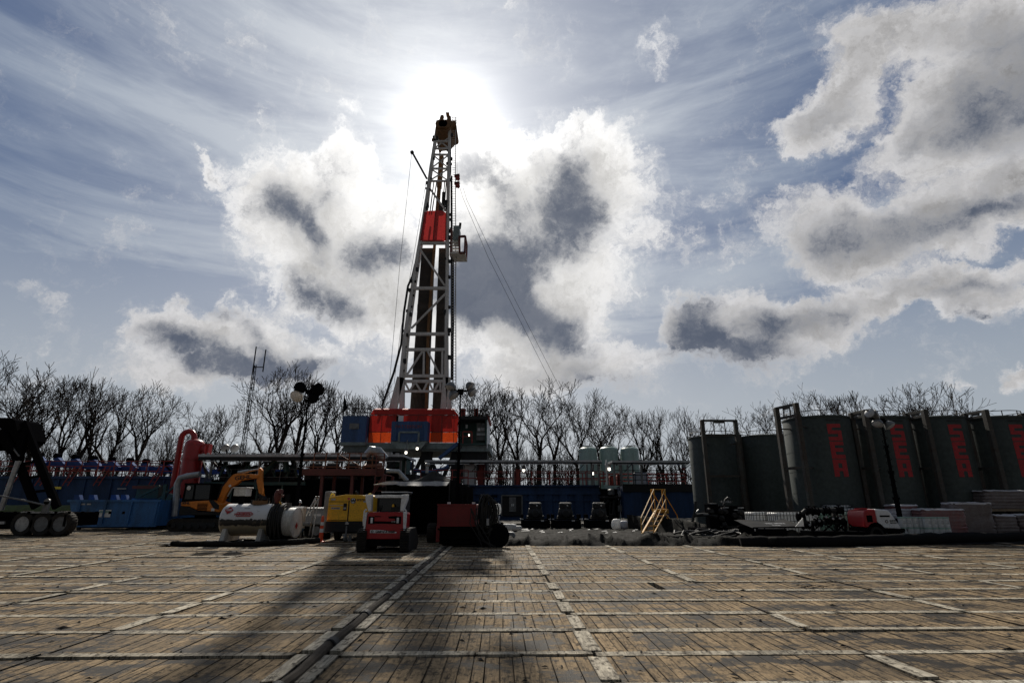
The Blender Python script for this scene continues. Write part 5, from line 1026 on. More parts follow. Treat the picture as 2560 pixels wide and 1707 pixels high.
cr.elements[0].color = (.10,.085,.055,1); cr.elements[-1].color = (.66,.67,.69,1)
nb = n.new('ShaderNodeTexNoise'); nb.inputs['Scale'].default_value = 3; nb.inputs['Detail'].default_value = 9; nb.inputs['Roughness'].default_value = .75; l.new(co.outputs['Object'], nb.inputs[0])
rp2 = n.new('ShaderNodeMapRange'); rp2.inputs[1].default_value = .58; rp2.inputs[2].default_value = .62; rp2.inputs[4].default_value = .75; l.new(nb.outputs[0], rp2.inputs[0])
mx = n.new('ShaderNodeMix'); mx.data_type = 'RGBA'; l.new(rp2.outputs[0], mx.inputs[0]); l.new(rp.outputs[0], mx.inputs[6]); mx.inputs[7].default_value = (.12,.09,.06,1); l.new(mx.outputs[2], p.inputs['Base Color']); p.inputs['Roughness'].default_value = .5
MATS['peeling_tank'] = m
def capsule(x0,x1,r,z): return [(r*.0,-.0),(r*.55,.03),(r*.86,.09),(r,.2),(r,x1-x0-.2),(r*.86,x1-x0-.09),(r*.55,x1-x0-.03),(0,x1-x0)]
q = MB(); q.lathe(capsule(-12.9,-10.5,.68,0), (-12.9+11.6,.7,.98), 40, (1,0,0)); build('shell', q, 'peeling_tank', t_)
q = MB()
for x in (-.95,.62): q.prism([(x-.09,.1),(x+.13,.1),(x+.17,.62),(x+.02,.62)], .0, 1.4)
build('saddle', q, 'worn_white', t_); q = MB(); q.bx(-1.3,1.2,-.05,.1,0,.12); q.bx(-1.3,1.2,1.3,1.45,0,.12); q.bx(-1.2,-.9,-.05,1.45,.02,.1); q.bx(.6,.9,-.05,1.45,.02,.1); build('skid', q, 'black', t_)
q = MB()
for x in (.95,): 
    for k_ in range(4): q.lathe([(.66+.02*(k_%2),-.02),(.71+.02*(k_%2),-.02),(.71,.02),(.66,.02),(.66+.02*(k_%2),-.02)], (x+k_*.09,.7,.93), 30, (1,0,0), False)
build('strap_hose', q, 'hose_black', t_)
q = MB(); q.bx(-.85,-.3,.35,.9,2.0,2.33); q.bx(-.9,-.25,.3,.95,2.33,2.37); o = build('tool_box', q, 'worn_white', t_, bevel=.015); q = MB(); q.lathe([(.12,1.62),(.12,2.0)], (-.58,.62,0), 12); build('box_stand', q, 'black', o)
q = MB(); q.lathe([(.36,1.63),(.36,1.8)], (.28,.7,0), 20); build('manhole', q, 'mast_rust', t_)
q = MB(); 
for x,h in ((-.1,.12),(.28,.22),(.62,.2),(.85,.3),(.12,.2)): q.lathe([(.06,1.6),(.05,1.66+h),(.07,1.68+h),(.07,1.72+h)], (x,.65,0), 10)
build('fill_cap', q, 'dark_steel', t_)
q = MB(); q.lathe([(.07,1.65),(.1,1.7),(.16,1.95),(.17,2.1),(.1,2.25),(.04,2.27)], (1.05,.6,0), 14); q.lathe([(.1,-.2),(.12,.2)], (1.1,.6,2.12), 12, (.5,-.6,.3)); q.bx(.95,1.25,.5,.8,1.95,2.05); build('fuel_pump', q, 'rust_beam', t_, bevel=.01)
def diamond(parent, c, s, nrm_rot, m='sign_red', wd=1.):
    q = MB(); q.add([(0,0,-s),(s*wd,0,0),(0,0,s),(-s*wd,0,0)],[(0,1,2,3)]); o = build('hazard_placard', q, m, parent); o.location = c; o.rotation_euler = nrm_rot; return o
diamond(t_, (-.82,.70-.685*math.cos(.62)-.02,.98+.685*math.sin(.62)+.01), .19, (-.62,0,0), 'letter_red')
text('lettering', '1203', .12, (-.82,.70-.70*math.cos(.62)-.022,.98+.70*math.sin(.62)+.012), 'sign_white', t_, rot=(PI/2-.62,0,0), bold=.003)
an = .36; q = MB(); 
for dz in (-.085,.085): q.add([(x_, .7-.70*math.cos(an+dz/.7+e2), .98+.70*math.sin(an+dz/.7+e2)) for x_,e2 in ((-.45,-.025),(.2,-.025),(.2,.025),(-.45,.025))],[(0,1,2,3)])
build('name_band', q, 'letter_red', t_); text('lettering', 'HARGEGOLD', .135, (-.12,.7-.70*math.cos(an)-.004,.98+.70*math.sin(an)), 'letter_red', t_, rot=(PI/2-an,0,0), bold=.006)
q = MB(); q.add([(x_, .7-.695*math.cos(.78+e2), .98+.695*math.sin(.78+e2)) for x_,e2 in ((-.2,-.015),(.05,-.015),(.05,.015),(-.2,.015))],[(0,1,2,3)]); q.add([(x_, .7-.695*math.cos(.55+e2), .98+.695*math.sin(.55+e2)) for x_,e2 in ((.42,-.03),(.52,.01),(.54,.03),(.42,-.01))],[(0,1,2,3)]); build('marking', q, 'ink', t_)
# hose reel between tanks
t_ = thing('hose_reel', 'black hose reel hung with hanging hose loops, between the two white tanks', 'hose reel', (-10.42,25.2,0)); q = MB()
for k_ in range(9):
    x = -.18+.055*k_; r = .70-.02*(k_%3); q.lathe([(r-.03,-.02),(r+.03,-.02),(r+.03,.02),(r-.03,.02),(r-.03,-.02)], (x+.05,.1,.95+.04*(k_%2)), 26, (1,.05,0), False)
for k_ in range(5): x = -.1+.09*k_; q.tube([(x,-.55,1.35),(x+.03,-.68,.8),(x+.05*(-1)**k_,-.5,.25),(x,-.1,.1+.05*k_)], .03, 6)
build('hose', q, 'hose_black', t_); q = MB(); q.bx(-.2,-.16,-.15,.35,0,1.7); q.bx(.36,.4,-.15,.35,0,1.7); q.bx(-.3,.5,-.3,.5,0,.08); q.tube([(-.2,.1,.95),(.4,.1,.95)], .12, 12); build('stand', q, 'dark_steel', t_)
t_ = thing('round_tank', 'small round white tank with a red diamond placard on its disc end', 'tank', (-10.02,25.1,0), -.05); q = MB(); q.lathe([(0,-.55),(.5,-.53),(.62,-.45),(.63,.3),(.60,.36),(.5,.385),(0,.4)], (0,.3,.86), 36, (1,0,0)); build('shell', q, 'worn_white', t_)
q = MB(); q.lathe([(.62,.33),(.65,.34),(.65,.38),(.62,.39)], (0,.3,.86), 36, (1,0,0), False); build('rim', q, 'worn_white', t_); q = MB(); q.bx(-.5,.3,-.1,.0,0,.3); q.bx(-.5,.3,.6,.7,0,.3); build('skid', q, 'black', t_)
diamond(t_, (.41,.2,.72), .17, (0,0,PI/2), 'letter_red', .8); q = MB(); q.bar((-.2,.1,1.45),(-.35,-.1,1.75),.05); q.lathe([(.08,-.05),(.08,.05)], (-.3,-.2,1.3), 10, (0,1,0)); build('valve', q, 'machine_yellow', t_)
t_ = thing('white_cabinet', 'small white cabinet on a stand right of the round white tank', 'cabinet', (-9.95,26.2,0)); a = at(735,1345,26.2); q = MB(); q.bx(-.3,.2,0,.5,.55,1.45); build('body', q, 'worn_white', t_, bevel=.03); q = MB(); q.bx(-.33,.23,-.03,.53,1.45,1.52); build('lid', q, 'white_paint', t_)
q = MB(); q.prism([(-.3,.55),(.2,.55),(.05,.3),(-.15,.3)], .02, .5); build('funnel_base', q, 'bin_blue', t_); q = MB(); q.bar((-.3,.1,0),(-.3,.1,.55),.05); q.bar((.2,.1,0),(.2,.1,.55),.05); q.tube([(.25,.1,.75),(.62,.1,.75)], .09, 10); build('stand', q, 'mid_steel', t_)
t_ = thing('folding_ramp', 'leaning aluminium ramp frame in front of the grey trailer', 'ramp', (-9.7,26.9,0)); q = MB(); q.bar((-.1,0,1.1),(.28,0,2.0),.05); q.bar((-.1,.4,1.1),(.28,.4,2.0),.05)
for s in range(5): q.bar((-.03+s*.07,0,1.25+s*.17),(-.03+s*.07,.4,1.25+s*.17),.04)
q.bar((.28,0,2.),(.12,0,.2),.04); q.bar((.28,.4,2.),(.12,.4,0),.04); build('frame', q, 'bright_steel', t_)
# grey trailer
t_ = thing('grey_trailer', 'low grey box trailer with bright top edge behind the leaning ramp', 'trailer', (-9.6,28.5,0)); a, b = at(736,1310,28.5), at(822,1269,28.5); xo = a.x+9.6; xe = b.x+9.6; q = MB(); q.bx(xo,xe,0,2,.65,b.z-.06); build('body', q, 'grey_paint', t_, bevel=.04); q = MB(); q.bx(xo-.03,xe+.03,-.03,2.03,b.z-.06,b.z); build('top_rim', q, 'bright_steel', t_)
q = MB(); q.bx(xo+.9,xo+1.3,-.02,-.01,b.z-.4,b.z-.28); build('plate', q, 'roof_grey', t_); q = MB(); q.bx(xo,xe,.1,1.9,.45,.64); q.bar((xo+.4,.1,0),(xo+.4,.1,.5),.08); build('chassis', q, 'black', t_); add_wheel(t_, (xo+1.1,.15,.35),.35,.22,(0,1,0)); 
t_ = thing('dark_bin', 'plain dark grey tall bin standing close left of the yellow generator', 'bin', at(808,1340,28)); a, b = at(806,1300,27.6), at(828,1228,27.6); q = MB(); q.bx(a.x,b.x,27.6,28.4,.3,b.z); build('body', q, 'grey_paint', t_, world=True, bevel=.03); q = MB(); q.bx(a.x+.05,b.x-.05,27.7,28.3,0,.3); build('foot', q, 'black', t_, world=True)
# traffic post
t_ = thing('traffic_post', 'slim orange and white traffic delineator left of the yellow generator', 'traffic cone', (Xp(801,0,25.8),25.8,0)); q = MB(); q.lathe([(.2,0),(.2,.04),(.1,.06),(.085,.35),(.07,.9),(.055,1.1),(.03,1.14)], n=16); build('body', q, 'cone_orange', t_)
q = MB(); q.lathe([(.087,.42),(.083,.58)], n=16); q.lathe([(.078,.72),(.075,.86)], n=16); build('reflective_band', q, 'white_paint', t_)
# ================================================================== yellow generator
YG = 26; gx0, gx1 = Xp(819,1.5,YG), Xp(924,1.5,YG); W_ = gx1-gx0; t_ = thing('towable_generator', 'yellow towable generator with round W badge and dark lower frame', 'generator', (gx0,YG,0))
q = MB(); q.prism([(0,.88),(W_,.88),(W_,1.98),(W_*.72,2.06),(W_*.4,2.07),(W_*.12,1.98),(0.02,1.96)], 0, 3.2); build('housing', q, 'machine_yellow', t_, bevel=.03)
q = MB(); q.bx(-.03,W_+.03,-.04,3.25,.42,.88); q.bx(.15,W_-.2,.1,3.1,.36,.42); build('frame', q, 'charcoal', t_, bevel=.02)
q = MB(); q.bx(.06,W_*.49,-.018,-.002,.95,1.72); o = build('door', q, 'machine_yellow', t_, bevel=.008); q = MB(); q.bx(W_*.38,W_*.46,-.05,-.02,1.36,1.68); build('latch', q, 'dark_steel', o, bevel=.01)
q = MB(); q.bx(W_*.38+.02,W_*.46-.02,-.065,-.052,1.42,1.5); q.bx(W_*.5-.06,W_*.5-.02,-.06,-.042,.8,.88); q.add([(W_*.46,-.05,.75),(W_*.54,-.05,.75),(W_*.54,-.05,.82),(W_*.5,-.05,.88),(W_*.46,-.05,.82)],[(0,1,2,3,4)]); build('marker', q, 'bright_steel', t_)
q = MB(); q.bx(W_*.49,W_*.515,-.012,-.002,.9,1.8); q.bx(.03,W_*.5,-.012,-.002,1.74,1.76); q.bx(.03,W_*.5,-.012,-.002,.925,.94); build('seam', q, 'charcoal', t_)
q = MB()
for (x,z) in ((.08,1.2),(.08,1.55),(.3,1.9),(.9,1.9),(1.2,1.3),(1.45,1.35),(1.6,1.35),(1.4,1.6),(1.3,1.12),(1.6,1.1),(.55,.98),(.2,.99),(1.5,.96),(1.2,1.6),(1.1,1.9),(1.75,1.5)): q.lathe([(.013,0),(.013,.006)], (x,-.012,z), 6, (0,-1,0))
build('bolt', q, 'ink', t_)
for i,(x,z,w,h) in enumerate(((.14,1.82,.2,.07),(.1,1.58,.62,.02),(.17,1.42,.42,.08),(1.65,1.72,.17,.06))): q = MB(); q.bx(x,x+w,-.028,-.022,z,z+h); build('sticker', q, 'roof_grey', t_)
text('lettering', 'NO SMOKING', .055, (.38,-.032,1.46), 'ink', t_, bold=.001); text('lettering', '895725', .13, (W_*.79,-.01,1.82), 'ink', t_, bold=.004)
q = MB(); q.lathe([(.125,0),(.125,.01)], (W_*.6,-.012,1.79), 28, (0,-1,0)); o = build('badge', q, 'charcoal', t_); q = MB(); q.lathe([(.108,0),(.108,.004)], (W_*.6,-.024,1.79), 28, (0,-1,0)); build('badge_face', q, 'white_paint', o)
text('lettering', 'W', .19, (W_*.6,-.034,1.785), 'ink', t_, bold=.012, sx=1.1); q = MB(); q.lathe([(.055,0),(.055,.01)], (W_*.49,-.012,1.88), 16, (0,-1,0)); build('round_label', q, 'sign_red', t_)
for x in (.08, W_-.1):
    q = MB(); q.tube([(x+.09*math.cos(a),.3,2.02+.09*math.sin(a)) for a in [i*PI/6-.3 for i in range(9)]], .03, 6); q.bx(x-.06,x+.06,.25,.35,1.9,2.0); build('lifting_eye', q, 'sign_yellow', t_)
q = MB(); q.tube([(W_*.62,.5,2.03),(W_*.62,.5,2.16),(W_*.56,.5,2.2)], .045, 10); build('exhaust', q, 'dark_steel', t_)
for x in (.22,W_-.22): add_wheel(t_, (x,1.2,.33), .33, .22)
q = MB(); q.bar((.35,-.3,.4),(.35,.2,.4),.05); q.lathe([(.16,-.05),(.16,.05)], (W_*.52,-.25,.17), 16, (1,0,.2)); q.bar((W_*.52,-.2,.1),(W_*.52,-.2,.7),.06); q.tube([(W_*.55,-.3,.25),(W_*.62,-.4,.08),(W_*.7,-.3,.05)], .02, 5); q.bx(W_*.6,W_*.66,-.3,-.2,.05,.3); build('jockey_wheel', q, 'mid_steel', t_)
# ================================================================== skid steer
t_ = thing('skid_steer', 'red and white compact track loader seen from behind, cab empty', 'loader', (Xp(960.5,.8,20.8),20.8,0))
SS = 1/366.; s_ = lambda x,y: ((x-535)*SS*1.0, (965-y)*SS)
for sgn in (-1,1):
    q = MB(); x0, x1 = (.62,.95) if sgn > 0 else (-.95,-.62); q.prismx([(-.12,.14),(0,.02),(1.7,.02),(1.95,.2),(1.9,.42),(1.3,.8),(.1,.80),(-.12,.66)], x0, x1); 
    for k_ in range(14): z = .06+k_*.055; q.bx(x0-.005,x1+.005,-.16,-.115,z,z+.028)
    for k_ in range(16): y = .02+k_*.105; q.bx(x0-.005,x1+.005,y,y+.05,.0,.02)
    build('track', q, 'rubber', t_, bevel=.01)
    q = MB(); P = [s_(535+sgn*205,232),s_(535+sgn*290,232),s_(535+sgn*285,300),s_(535+sgn*235,450),s_(535+sgn*195,450)]; q.prism(P if sgn < 0 else P, .05, .3); build('lift_post', q, 'white_paint', t_, bevel=.012)
    q = MB(); P = [s_(535+sgn*244,455),s_(535+sgn*272,470),s_(535+sgn*278,800),s_(535+sgn*262,808)]; q.prism([(x,z) for x,z in P], -.02, .25)
    q.tube([(sgn*.69,.0,1.45),(sgn*.72,.0,1.48),(sgn*.77,0,1.42),(sgn*.78,.0,1.05),(sgn*.76,.02,.9)], .03, 6); build('side_trim', q, 'white_paint', t_)
q = MB(); P = [s_(*p) for p in ((272,790),(280,802),(790,802),(797,790),(797,640),(800,490),(785,468),(750,460),(330,460),(310,470),(300,495),(285,640))]; q.prism(P, -.0, 1.1); build('tail_door', q, 'skid_red', t_, bevel=.03)
q = MB(); P = [s_(*p) for p in ((315,515),(755,515),(760,608),(322,610))]; x0, z0 = P[3]; q.bx(P[0][0],P[0][0]+.22,-.018,-.003,P[3][1],P[0][1]); q.bx(P[1][0]-.22,P[1][0],-.018,-.003,P[3][1],P[0][1]); q.prism([s_(395,575),s_(620,580),s_(680,570),s_(680,608),s_(395,606)],-.014,-.003); q.prism([s_(580,515),s_(700,508),s_(700,545),s_(590,540)],-.014,-.003); q.prism([s_(400,508),s_(480,512),s_(480,522),s_(405,520)],-.014,-.003); build('vent', q, 'black', t_)
for x in (362,712): a = s_(x-15,600); b = s_(x+15,530); q = MB(); q.bx(a[0],b[0],-.04,-.02,a[1],b[1]); build('tail_light', q, 'lamp_glass', t_, bevel=.01)
text('lettering', 'T590', .075, (s_(650,583)[0],-.02,s_(650,583)[1]), 'roof_grey', t_, shear=.3)
q = MB(); a = s_(348,725); b = s_(705,688); q.prism([s_(348,725),s_(700,727),s_(706,712),s_(470,686),s_(352,686)],-.012,-.003); build('name_sticker', q, 'white_paint', t_)
q = MB(); c_ = s_(378,706); q.lathe([(.05,0),(.05,.004)], (c_[0],-.014,c_[1]), 20, (0,-1,0)); build('logo', q, 'ink', t_); q = MB(); q.bx(c_[0]-.012,c_[0]+.012,-.024,-.02,c_[1]-.035,c_[1]+.035); build('logo_mark', q, 'white_paint', t_)
text('lettering', 'United Rentals', .118, (s_(550,708)[0],-.016,s_(550,708)[1]), 'ink', t_, bold=.005, shear=.25)
q = MB(); q.prism([s_(378,238),s_(770,238),s_(768,275),s_(382,275)], .02, .3); build('rear_crossbar', q, 'white_paint', t_, bevel=.01)
q = MB(); a = s_(440,236); b = s_(785,200); q.bx(a[0],b[0],.3,1.5,a[1],b[1]); o = build('roof', q, 'charcoal', t_, bevel=.03); q = MB(); q.bx(a[0],b[0]+.02,.28,1.5,b[1],b[1]+.02); build('roof_edge', q, 'white_paint', o)
q = MB(); a = s_(390,455); b = s_(765,270); q.bx(a[0],b[0],.35,.37,a[1],b[1]); build('window', q, 'glass_dark', t_); q = MB(); q.bx(a[0],b[0],1.45,1.47,a[1],b[1]); build('window', q, 'glass_dark', t_)
q = MB(); q.bx(a[0],a[0]+.06,.3,1.5,a[1],b[1]+.05); q.bx(b[0]-.06,b[0],.3,1.5,a[1],b[1]+.05); build('cab_pillar', q, 'charcoal', t_)
q = MB(); a = s_(455,462); b = s_(610,420); q.bx(a[0],b[0],.05,.3,1.38,1.40); q.bx(s_(600,0)[0],s_(740,0)[0],.15,.3,1.44,1.56); q.lathe([(.035,1.38),(.035,1.56)], (s_(412,0)[0],.2,0), 10); q.bar((s_(430,0)[0],.2,1.4),(s_(450,0)[0],.2,1.62),.03); q.bar((s_(725,0)[0],.2,1.4),(s_(735,0)[0],.2,1.62),.05); build('engine_fitting', q, 'dark_steel', t_)
q = MB(); q.lathe([(.05,1.56),(.05,1.6),(.03,1.66)], (s_(622,0)[0],.2,0), 12); build('beacon', q, 'machine_yellow', t_)
q = MB(); a = s_(270,870); b = s_(800,800); q.bx(a[0],b[0],.02,1.9,a[1]-.05,b[1]); q.bx(-.5,.5,1.9,2.2,.05,.5); build('belly_plate', q, 'black', t_)
# ================================================================== tent
Y0, Y1 = 28., 31.5; xl, xr = Xp(966,2.6,Y0), Xp(1124,2.6,Y0); t_ = thing('work_tent', 'black tarpaulin work tent with a pale sunlit front valance and dark interior', 'tent', ((xl+xr)/2,Y0,0))
zv, zb = Zp(1203,Y0), Zp(1216,Y0)
q = MB(); nn = 16; 
P = [(xl-.0+(xr-xl)*i/nn, Y0-.05+.03*math.sin(i*1.9), zv+.01*math.sin(i*1.1)) for i in range(nn+1)]; B_ = [(xl-.45+(xr-xl+.4)*i/nn, Y0-.85+.05*math.sin(i*2.3), zb+.02-.0+(.05 if i < 6 else 0)+.008*math.sin(i*1.7)) for i in range(nn+1)]
q.add(P+B_, [(i,nn+1+i,nn+2+i,i+1) for i in range(nn)]); build('valance', q, 'valance_white', t_, world=True)
G_ = []; nx, ny = 26, 12
def roofz(u, v):
    pk = math.exp(-((u-.68)/.2)**2)*(.9*v if v < .45 else .9*(.45-(v-.45)*.3)/1.)*1.15; return zv+.02+pk*1.1+.05*noise.noise(Vector((u*7,v*5,0)))+.25*v*(1-v)
for j in range(ny+1):
    for i in range(nx+1): u = i/nx; v = j/ny; G_.append((xl+(xr-xl)*u, Y0+(Y1-Y0)*v, roofz(u,v)))
q = MB(); q.add(G_, [(j*(nx+1)+i, j*(nx+1)+i+1, (j+1)*(nx+1)+i+1, (j+1)*(nx+1)+i) for j in range(ny) for i in range(nx)]); build('roof_sheet', q, 'tarp_black', t_, world=True)
def drape(p0, p1, n, m_, sag, name, mt='tarp_black', out=.25, top2=None):
    vs = []
    for j in range(m_+1):
        for i in range(n+1):
            u = i/n; v = j/m_; t0 = Vector(p0).lerp(Vector(p1), u); z = t0.z*(1-v); off = out*v*(.5+noise.noise(Vector((u*9,v*2,sag)))*1.3)+.08*math.sin(u*31+sag)*v
            d = (Vector(p1)-Vector(p0)).normalized(); nr = Vector((d.y,-d.x,0)); vs.append((t0.x+nr.x*off, t0.y+nr.y*off, z+.01))
    q = MB().add(vs, [(j*(n+1)+i, (j+1)*(n+1)+i, (j+1)*(n+1)+i+1, j*(n+1)+i+1) for j in range(m_) for i in range(n)]); return build(name, q, mt, t_, world=True)
drape((xl,Y1,zv),(xl,Y0,zv),14,8,1,'side_sheet',out=.1); drape((xl,Y1,zv),(xr,Y1,zv),20,8,2,'back_sheet',out=.1)
drape((xr,Y0,zv),(xr+.3,Y1,zv),14,8,3,'side_sheet',out=.3); drape((xr,Y0+.1,zv+.1),(xr+1.15,Y0+.6,zv-.35),14,10,4,'side_sheet',out=.5); drape((xl-.3,Y0+.3,zv-.3),(xl+.3,Y0+.2,zv-.1),6,8,5,'side_sheet',out=.1)
q = MB()
for x,y in ((xl,Y0),(xr,Y0),(xl,Y1),(xr,Y1)): q.bar((x,y,0),(x,y,zv),.06)
q.bar((xl,Y0,zv),(xr,Y0,zv),.05); build('frame', q, 'dark_steel', t_, world=True)
t_ = thing('workbench', 'dark bench with crates hidden in the shade of the tent', 'bench', ((xl+xr)/2+.4,30.5,0)); q = MB(); q.bx(-1,1,0,.6,.85,.9); build('top', q, 'black', t_); q = MB()
for x in (-.95,.9):
    for y in (.05,.5): q.bx(x,x+.06,y,y+.06,0,.85)
build('leg', q, 'black', t_)
# ================================================================== red box trailer
YR = 23.; rx0, rx1 = Xp(1093,1.2,YR), Xp(1190,1.2,YR); w = rx1-rx0; t_ = thing('red_pump_trailer', 'plain dark red steel box on a low black trailer, centre of the yard', 'trailer', (rx0,YR,0))
q = MB(); q.bx(0,w,0,2.4,.78,1.64); q.bx(-.02,.12,-.02,.1,.2,.8); build('box', q, 'box_red', t_, bevel=.015); q = MB(); q.bx(-.02,w+.02,-.03,-.002,1.6,1.66); q.bx(w-.1,w-.0,-.035,-.003,.8,1.6); build('edge_trim', q, 'box_red', t_)
q = MB(); q.bx(.08,w+.9,.0,2.4,.3,.76); q.bx(.05,w+1.1,-.15,-.02,.66,.72); q.bx(.1,w+.9,.1,2.3,.12,.3); build('chassis', q, 'black', t_, bevel=.02); q = MB(); 
for x in (.38,w-.18): q.bx(x,x+.12,.1,.3,1.66,1.73)
build('cap', q, 'white_paint', t_)
for x in (.4,w+.5): add_wheel(t_, (x,.5,.34), .34, .22, (0,1,0), 'dark_steel'); add_wheel(t_, (x,1.9,.34), .34, .22, (0,1,0), 'dark_steel')
t_ = thing('hose_rack', 'rack hung thick with black hose loops, on the right end of the red trailer', 'hose rack', (rx1+.35,YR-.1,0)); q = MB()
for k_ in range(22):
    x0 = R.uniform(-.35,.05); w2 = R.uniform(.25,.6); zt = R.uniform(1.75,2.05); zb = R.uniform(.15,.9); y = R.uniform(-.12,.25); pts = []
    for i in range(17): a = 2*PI*i/16; pts.append((x0+w2/2+w2/2*math.cos(a)*(1+.15*math.sin(a+k_)), y+.03*math.sin(a*3+k_), (zt+zb)/2+(zt-zb)/2*math.sin(a)))
    q.tube(pts, R.choice((.016,.022,.03)), 6)
for k_ in range(5): q.tube([(R.uniform(-.6,-.3),-.15,1.5),(R.uniform(-.6,-.2),-.2,.9),(R.uniform(-.3,.2),-.25,.3),(R.uniform(-.1,.5),-.3,.05)], .02, 5)
build('hose', q, 'hose_black', t_); q = MB(); q.bar((0,.1,0),(0,.1,2.0),.07); q.bar((.35,.1,0),(.35,.1,1.9),.07); q.bar((-.1,.1,1.95),(.5,.1,1.95),.06); q.bx(-.3,.7,-.1,.4,0,.5); q.lathe([(.45,-.1),(.48,0),(.45,.1)], (.55,-.05,.45), 20, (.3,1,0)); build('rack', q, 'black', t_)
q = MB(); q.bx(.1,.2,-.3,-.2,.85,1.1); build('handle', q, 'bright_steel', t_)
t_ = thing('loose_tyre', 'lone dark tyre standing left of the red trailer', 'tyre', (Xp(1079,0,25.3),25.3,0)); add_wheel(t_, (0,0,.42), .42, .36, (1,0,0), 'dark_steel')
# ================================================================== PUMPS on the liner
def pump(px, lb):
    Y = 37.2; x = Xp(px,.5,Y); t_ = thing('slurry_pump', lb, 'pump', (x,Y,0), 0, 'dark pump units in front of the blue tank')
    q = MB(); q.bx(-.95,.95,-.1,.0,0.0,.25); q.bx(-.85,.85,0,1.2,.25,.55); q.bx(-.95,-.8,-.1,1.2,0,.95); q.bx(.8,.95,-.1,1.2,0,.95); q.bx(-.8,.8,-.06,.0,.6,.68); build('frame', q, 'black', t_, bevel=.02)
    q = MB(); q.lathe([(.05,-.5),(.36,-.42),(.4,0),(.36,.42),(.05,.5)], (0,.5,.98), 20, (1,0,0)); q.bx(-.55,.55,.2,.9,.6,.85); q.lathe([(.22,-.1),(.26,.0),(.22,.1),(.02,.12)], (.0,.0,1.0), 18, (0,-1,0)); build('pump_casing', q, 'dark_steel', t_)
    q = MB(); q.bx(-.38,.38,.3,.8,1.3,1.62); q.lathe([(.16,-.4),(.2,-.35),(.2,.35),(.16,.4)], (0,.5,1.5), 16, (1,0,0)); q.tube([(0,.3,1.3),(.1,.2,1.1)], .12, 10); build('motor', q, 'dark_steel', t_, bevel=.03)
    q = MB(); q.bx(-.42,-.1,.28,.5,1.62,1.66); q.bx(.1,.42,.28,.5,1.62,1.66); q.bx(-1.02,-.8,-.12,.05,.62,.69); q.bx(.85,1.08,-.12,.05,.62,.69); q.lathe([(.05,0),(.05,.03)], (.1,-.0,1.5), 10, (0,-1,0)); q.bx(.35,.55,-.05,.0,.5,.62); build('lid', q, 'roof_grey', t_)
for px,lb in ((1339,'left one of the three dark pump units before the blue tank'),(1416,'middle one of the three dark pump units before the blue tank'),(1501,'right one of the three dark pump units, next to the white sack')): pump(px, lb)
# liner floor & front fold
def ridge(v): return 1-abs(noise.noise(v))*2.2
def lz(x, y): return .07*max(0,ridge(Vector((x*1.1,y*1.6,11))))**3+.035*max(0,ridge(Vector((x*3.1,y*3.9,5))))**3+ .03*noise.noise(Vector((x*.9,y*1.3,4)))+.06*abs(noise.noise(Vector((x*1.7,y*2.9,7))))+.03*abs(noise.noise(Vector((x*5,y*7,3))))
vs = []; nx, ny = 150, 70; x0, x1 = -.7, 10.2
for j in range(ny+1):
    for i in range(nx+1):
        u = i/nx; v = j/ny; x = x0+(x1-x0)*u; y = 23.7+.25*noise.noise(Vector((x*1.3,0,0)))+(39-23.7)*v; z = .02+lz(x,y)
        f = (y-23.7)
        if f < 1.5: z += max(0,math.sin(PI*min(1,max(0,f)/1.5)))*(.08+.22*max(0,ridge(Vector((x*.9,f*.9,2))))**2+.12*ridge(Vector((x*4.3,f*2.5,5))))
        if j == 0: z = .012
        vs.append((x,y,max(z,.01)))
q = MB().add(vs, [(j*(nx+1)+i, j*(nx+1)+i+1, (j+1)*(nx+1)+i+1, (j+1)*(nx+1)+i) for j in range(ny) for i in range(nx)]); tag(build('ground_liner', q, 'tarp_grey', ang=60), 'crumpled grey black plastic liner with a bunched front fold, spread before the pumps', 'tarpaulin')
def berm(name, lb, top, bot, m, folds=40, thick=.5):
    vs = []; n = folds; top = [Vector(p) for p in top]; bot = [Vector(p) for p in bot]
    def smp(L_, u): f = u*(len(L_)-1); i = min(int(f), len(L_)-2); return L_[i].lerp(L_[i+1], f-i)
    rows = 8
    for j in range(rows+3):
        for i in range(n+1):
            u = i/n; a = smp(top,u); b = smp(bot,u)
            if j <= rows: v = j/rows; p = b.lerp(a, v); o = .10*math.sin(u*n*.9+noise.noise(Vector((u*9,0,1)))*5)*(1-v*.5)+.12*noise.noise(Vector((u*6,v*2,3))); p = p+V(0,o,0.02*math.sin(u*37)*v)
            else: p = a+V(.0,thick*(j-rows)/2,-.04*(j-rows)+.03*math.sin(i*1.3))
            vs.append(p)
    q = MB().add(vs, [(j*(n+1)+i, j*(n+1)+i+1, (j+1)*(n+1)+i+1, (j+1)*(n+1)+i) for j in range(rows+2) for i in range(n)]); return tag(build(name, q, m, ang=60), lb, 'tarpaulin')
berm('draped_berm', 'grey tarpaulin draped in folds over the containment wall behind the yellow steps', [at(1567,1286,36),at(1620,1291,34.5),at(1690,1297,33),at(1742,1304,32),at(1778,1316,31)], [(Xp(1572,0,35.5),35.5,0),(Xp(1625,0,33.5),33.5,0),(Xp(1690,0,32),32,0),(Xp(1745,0,31),31,0),(Xp(1790,0,30),30,0)], 'tarp_grey', 70)
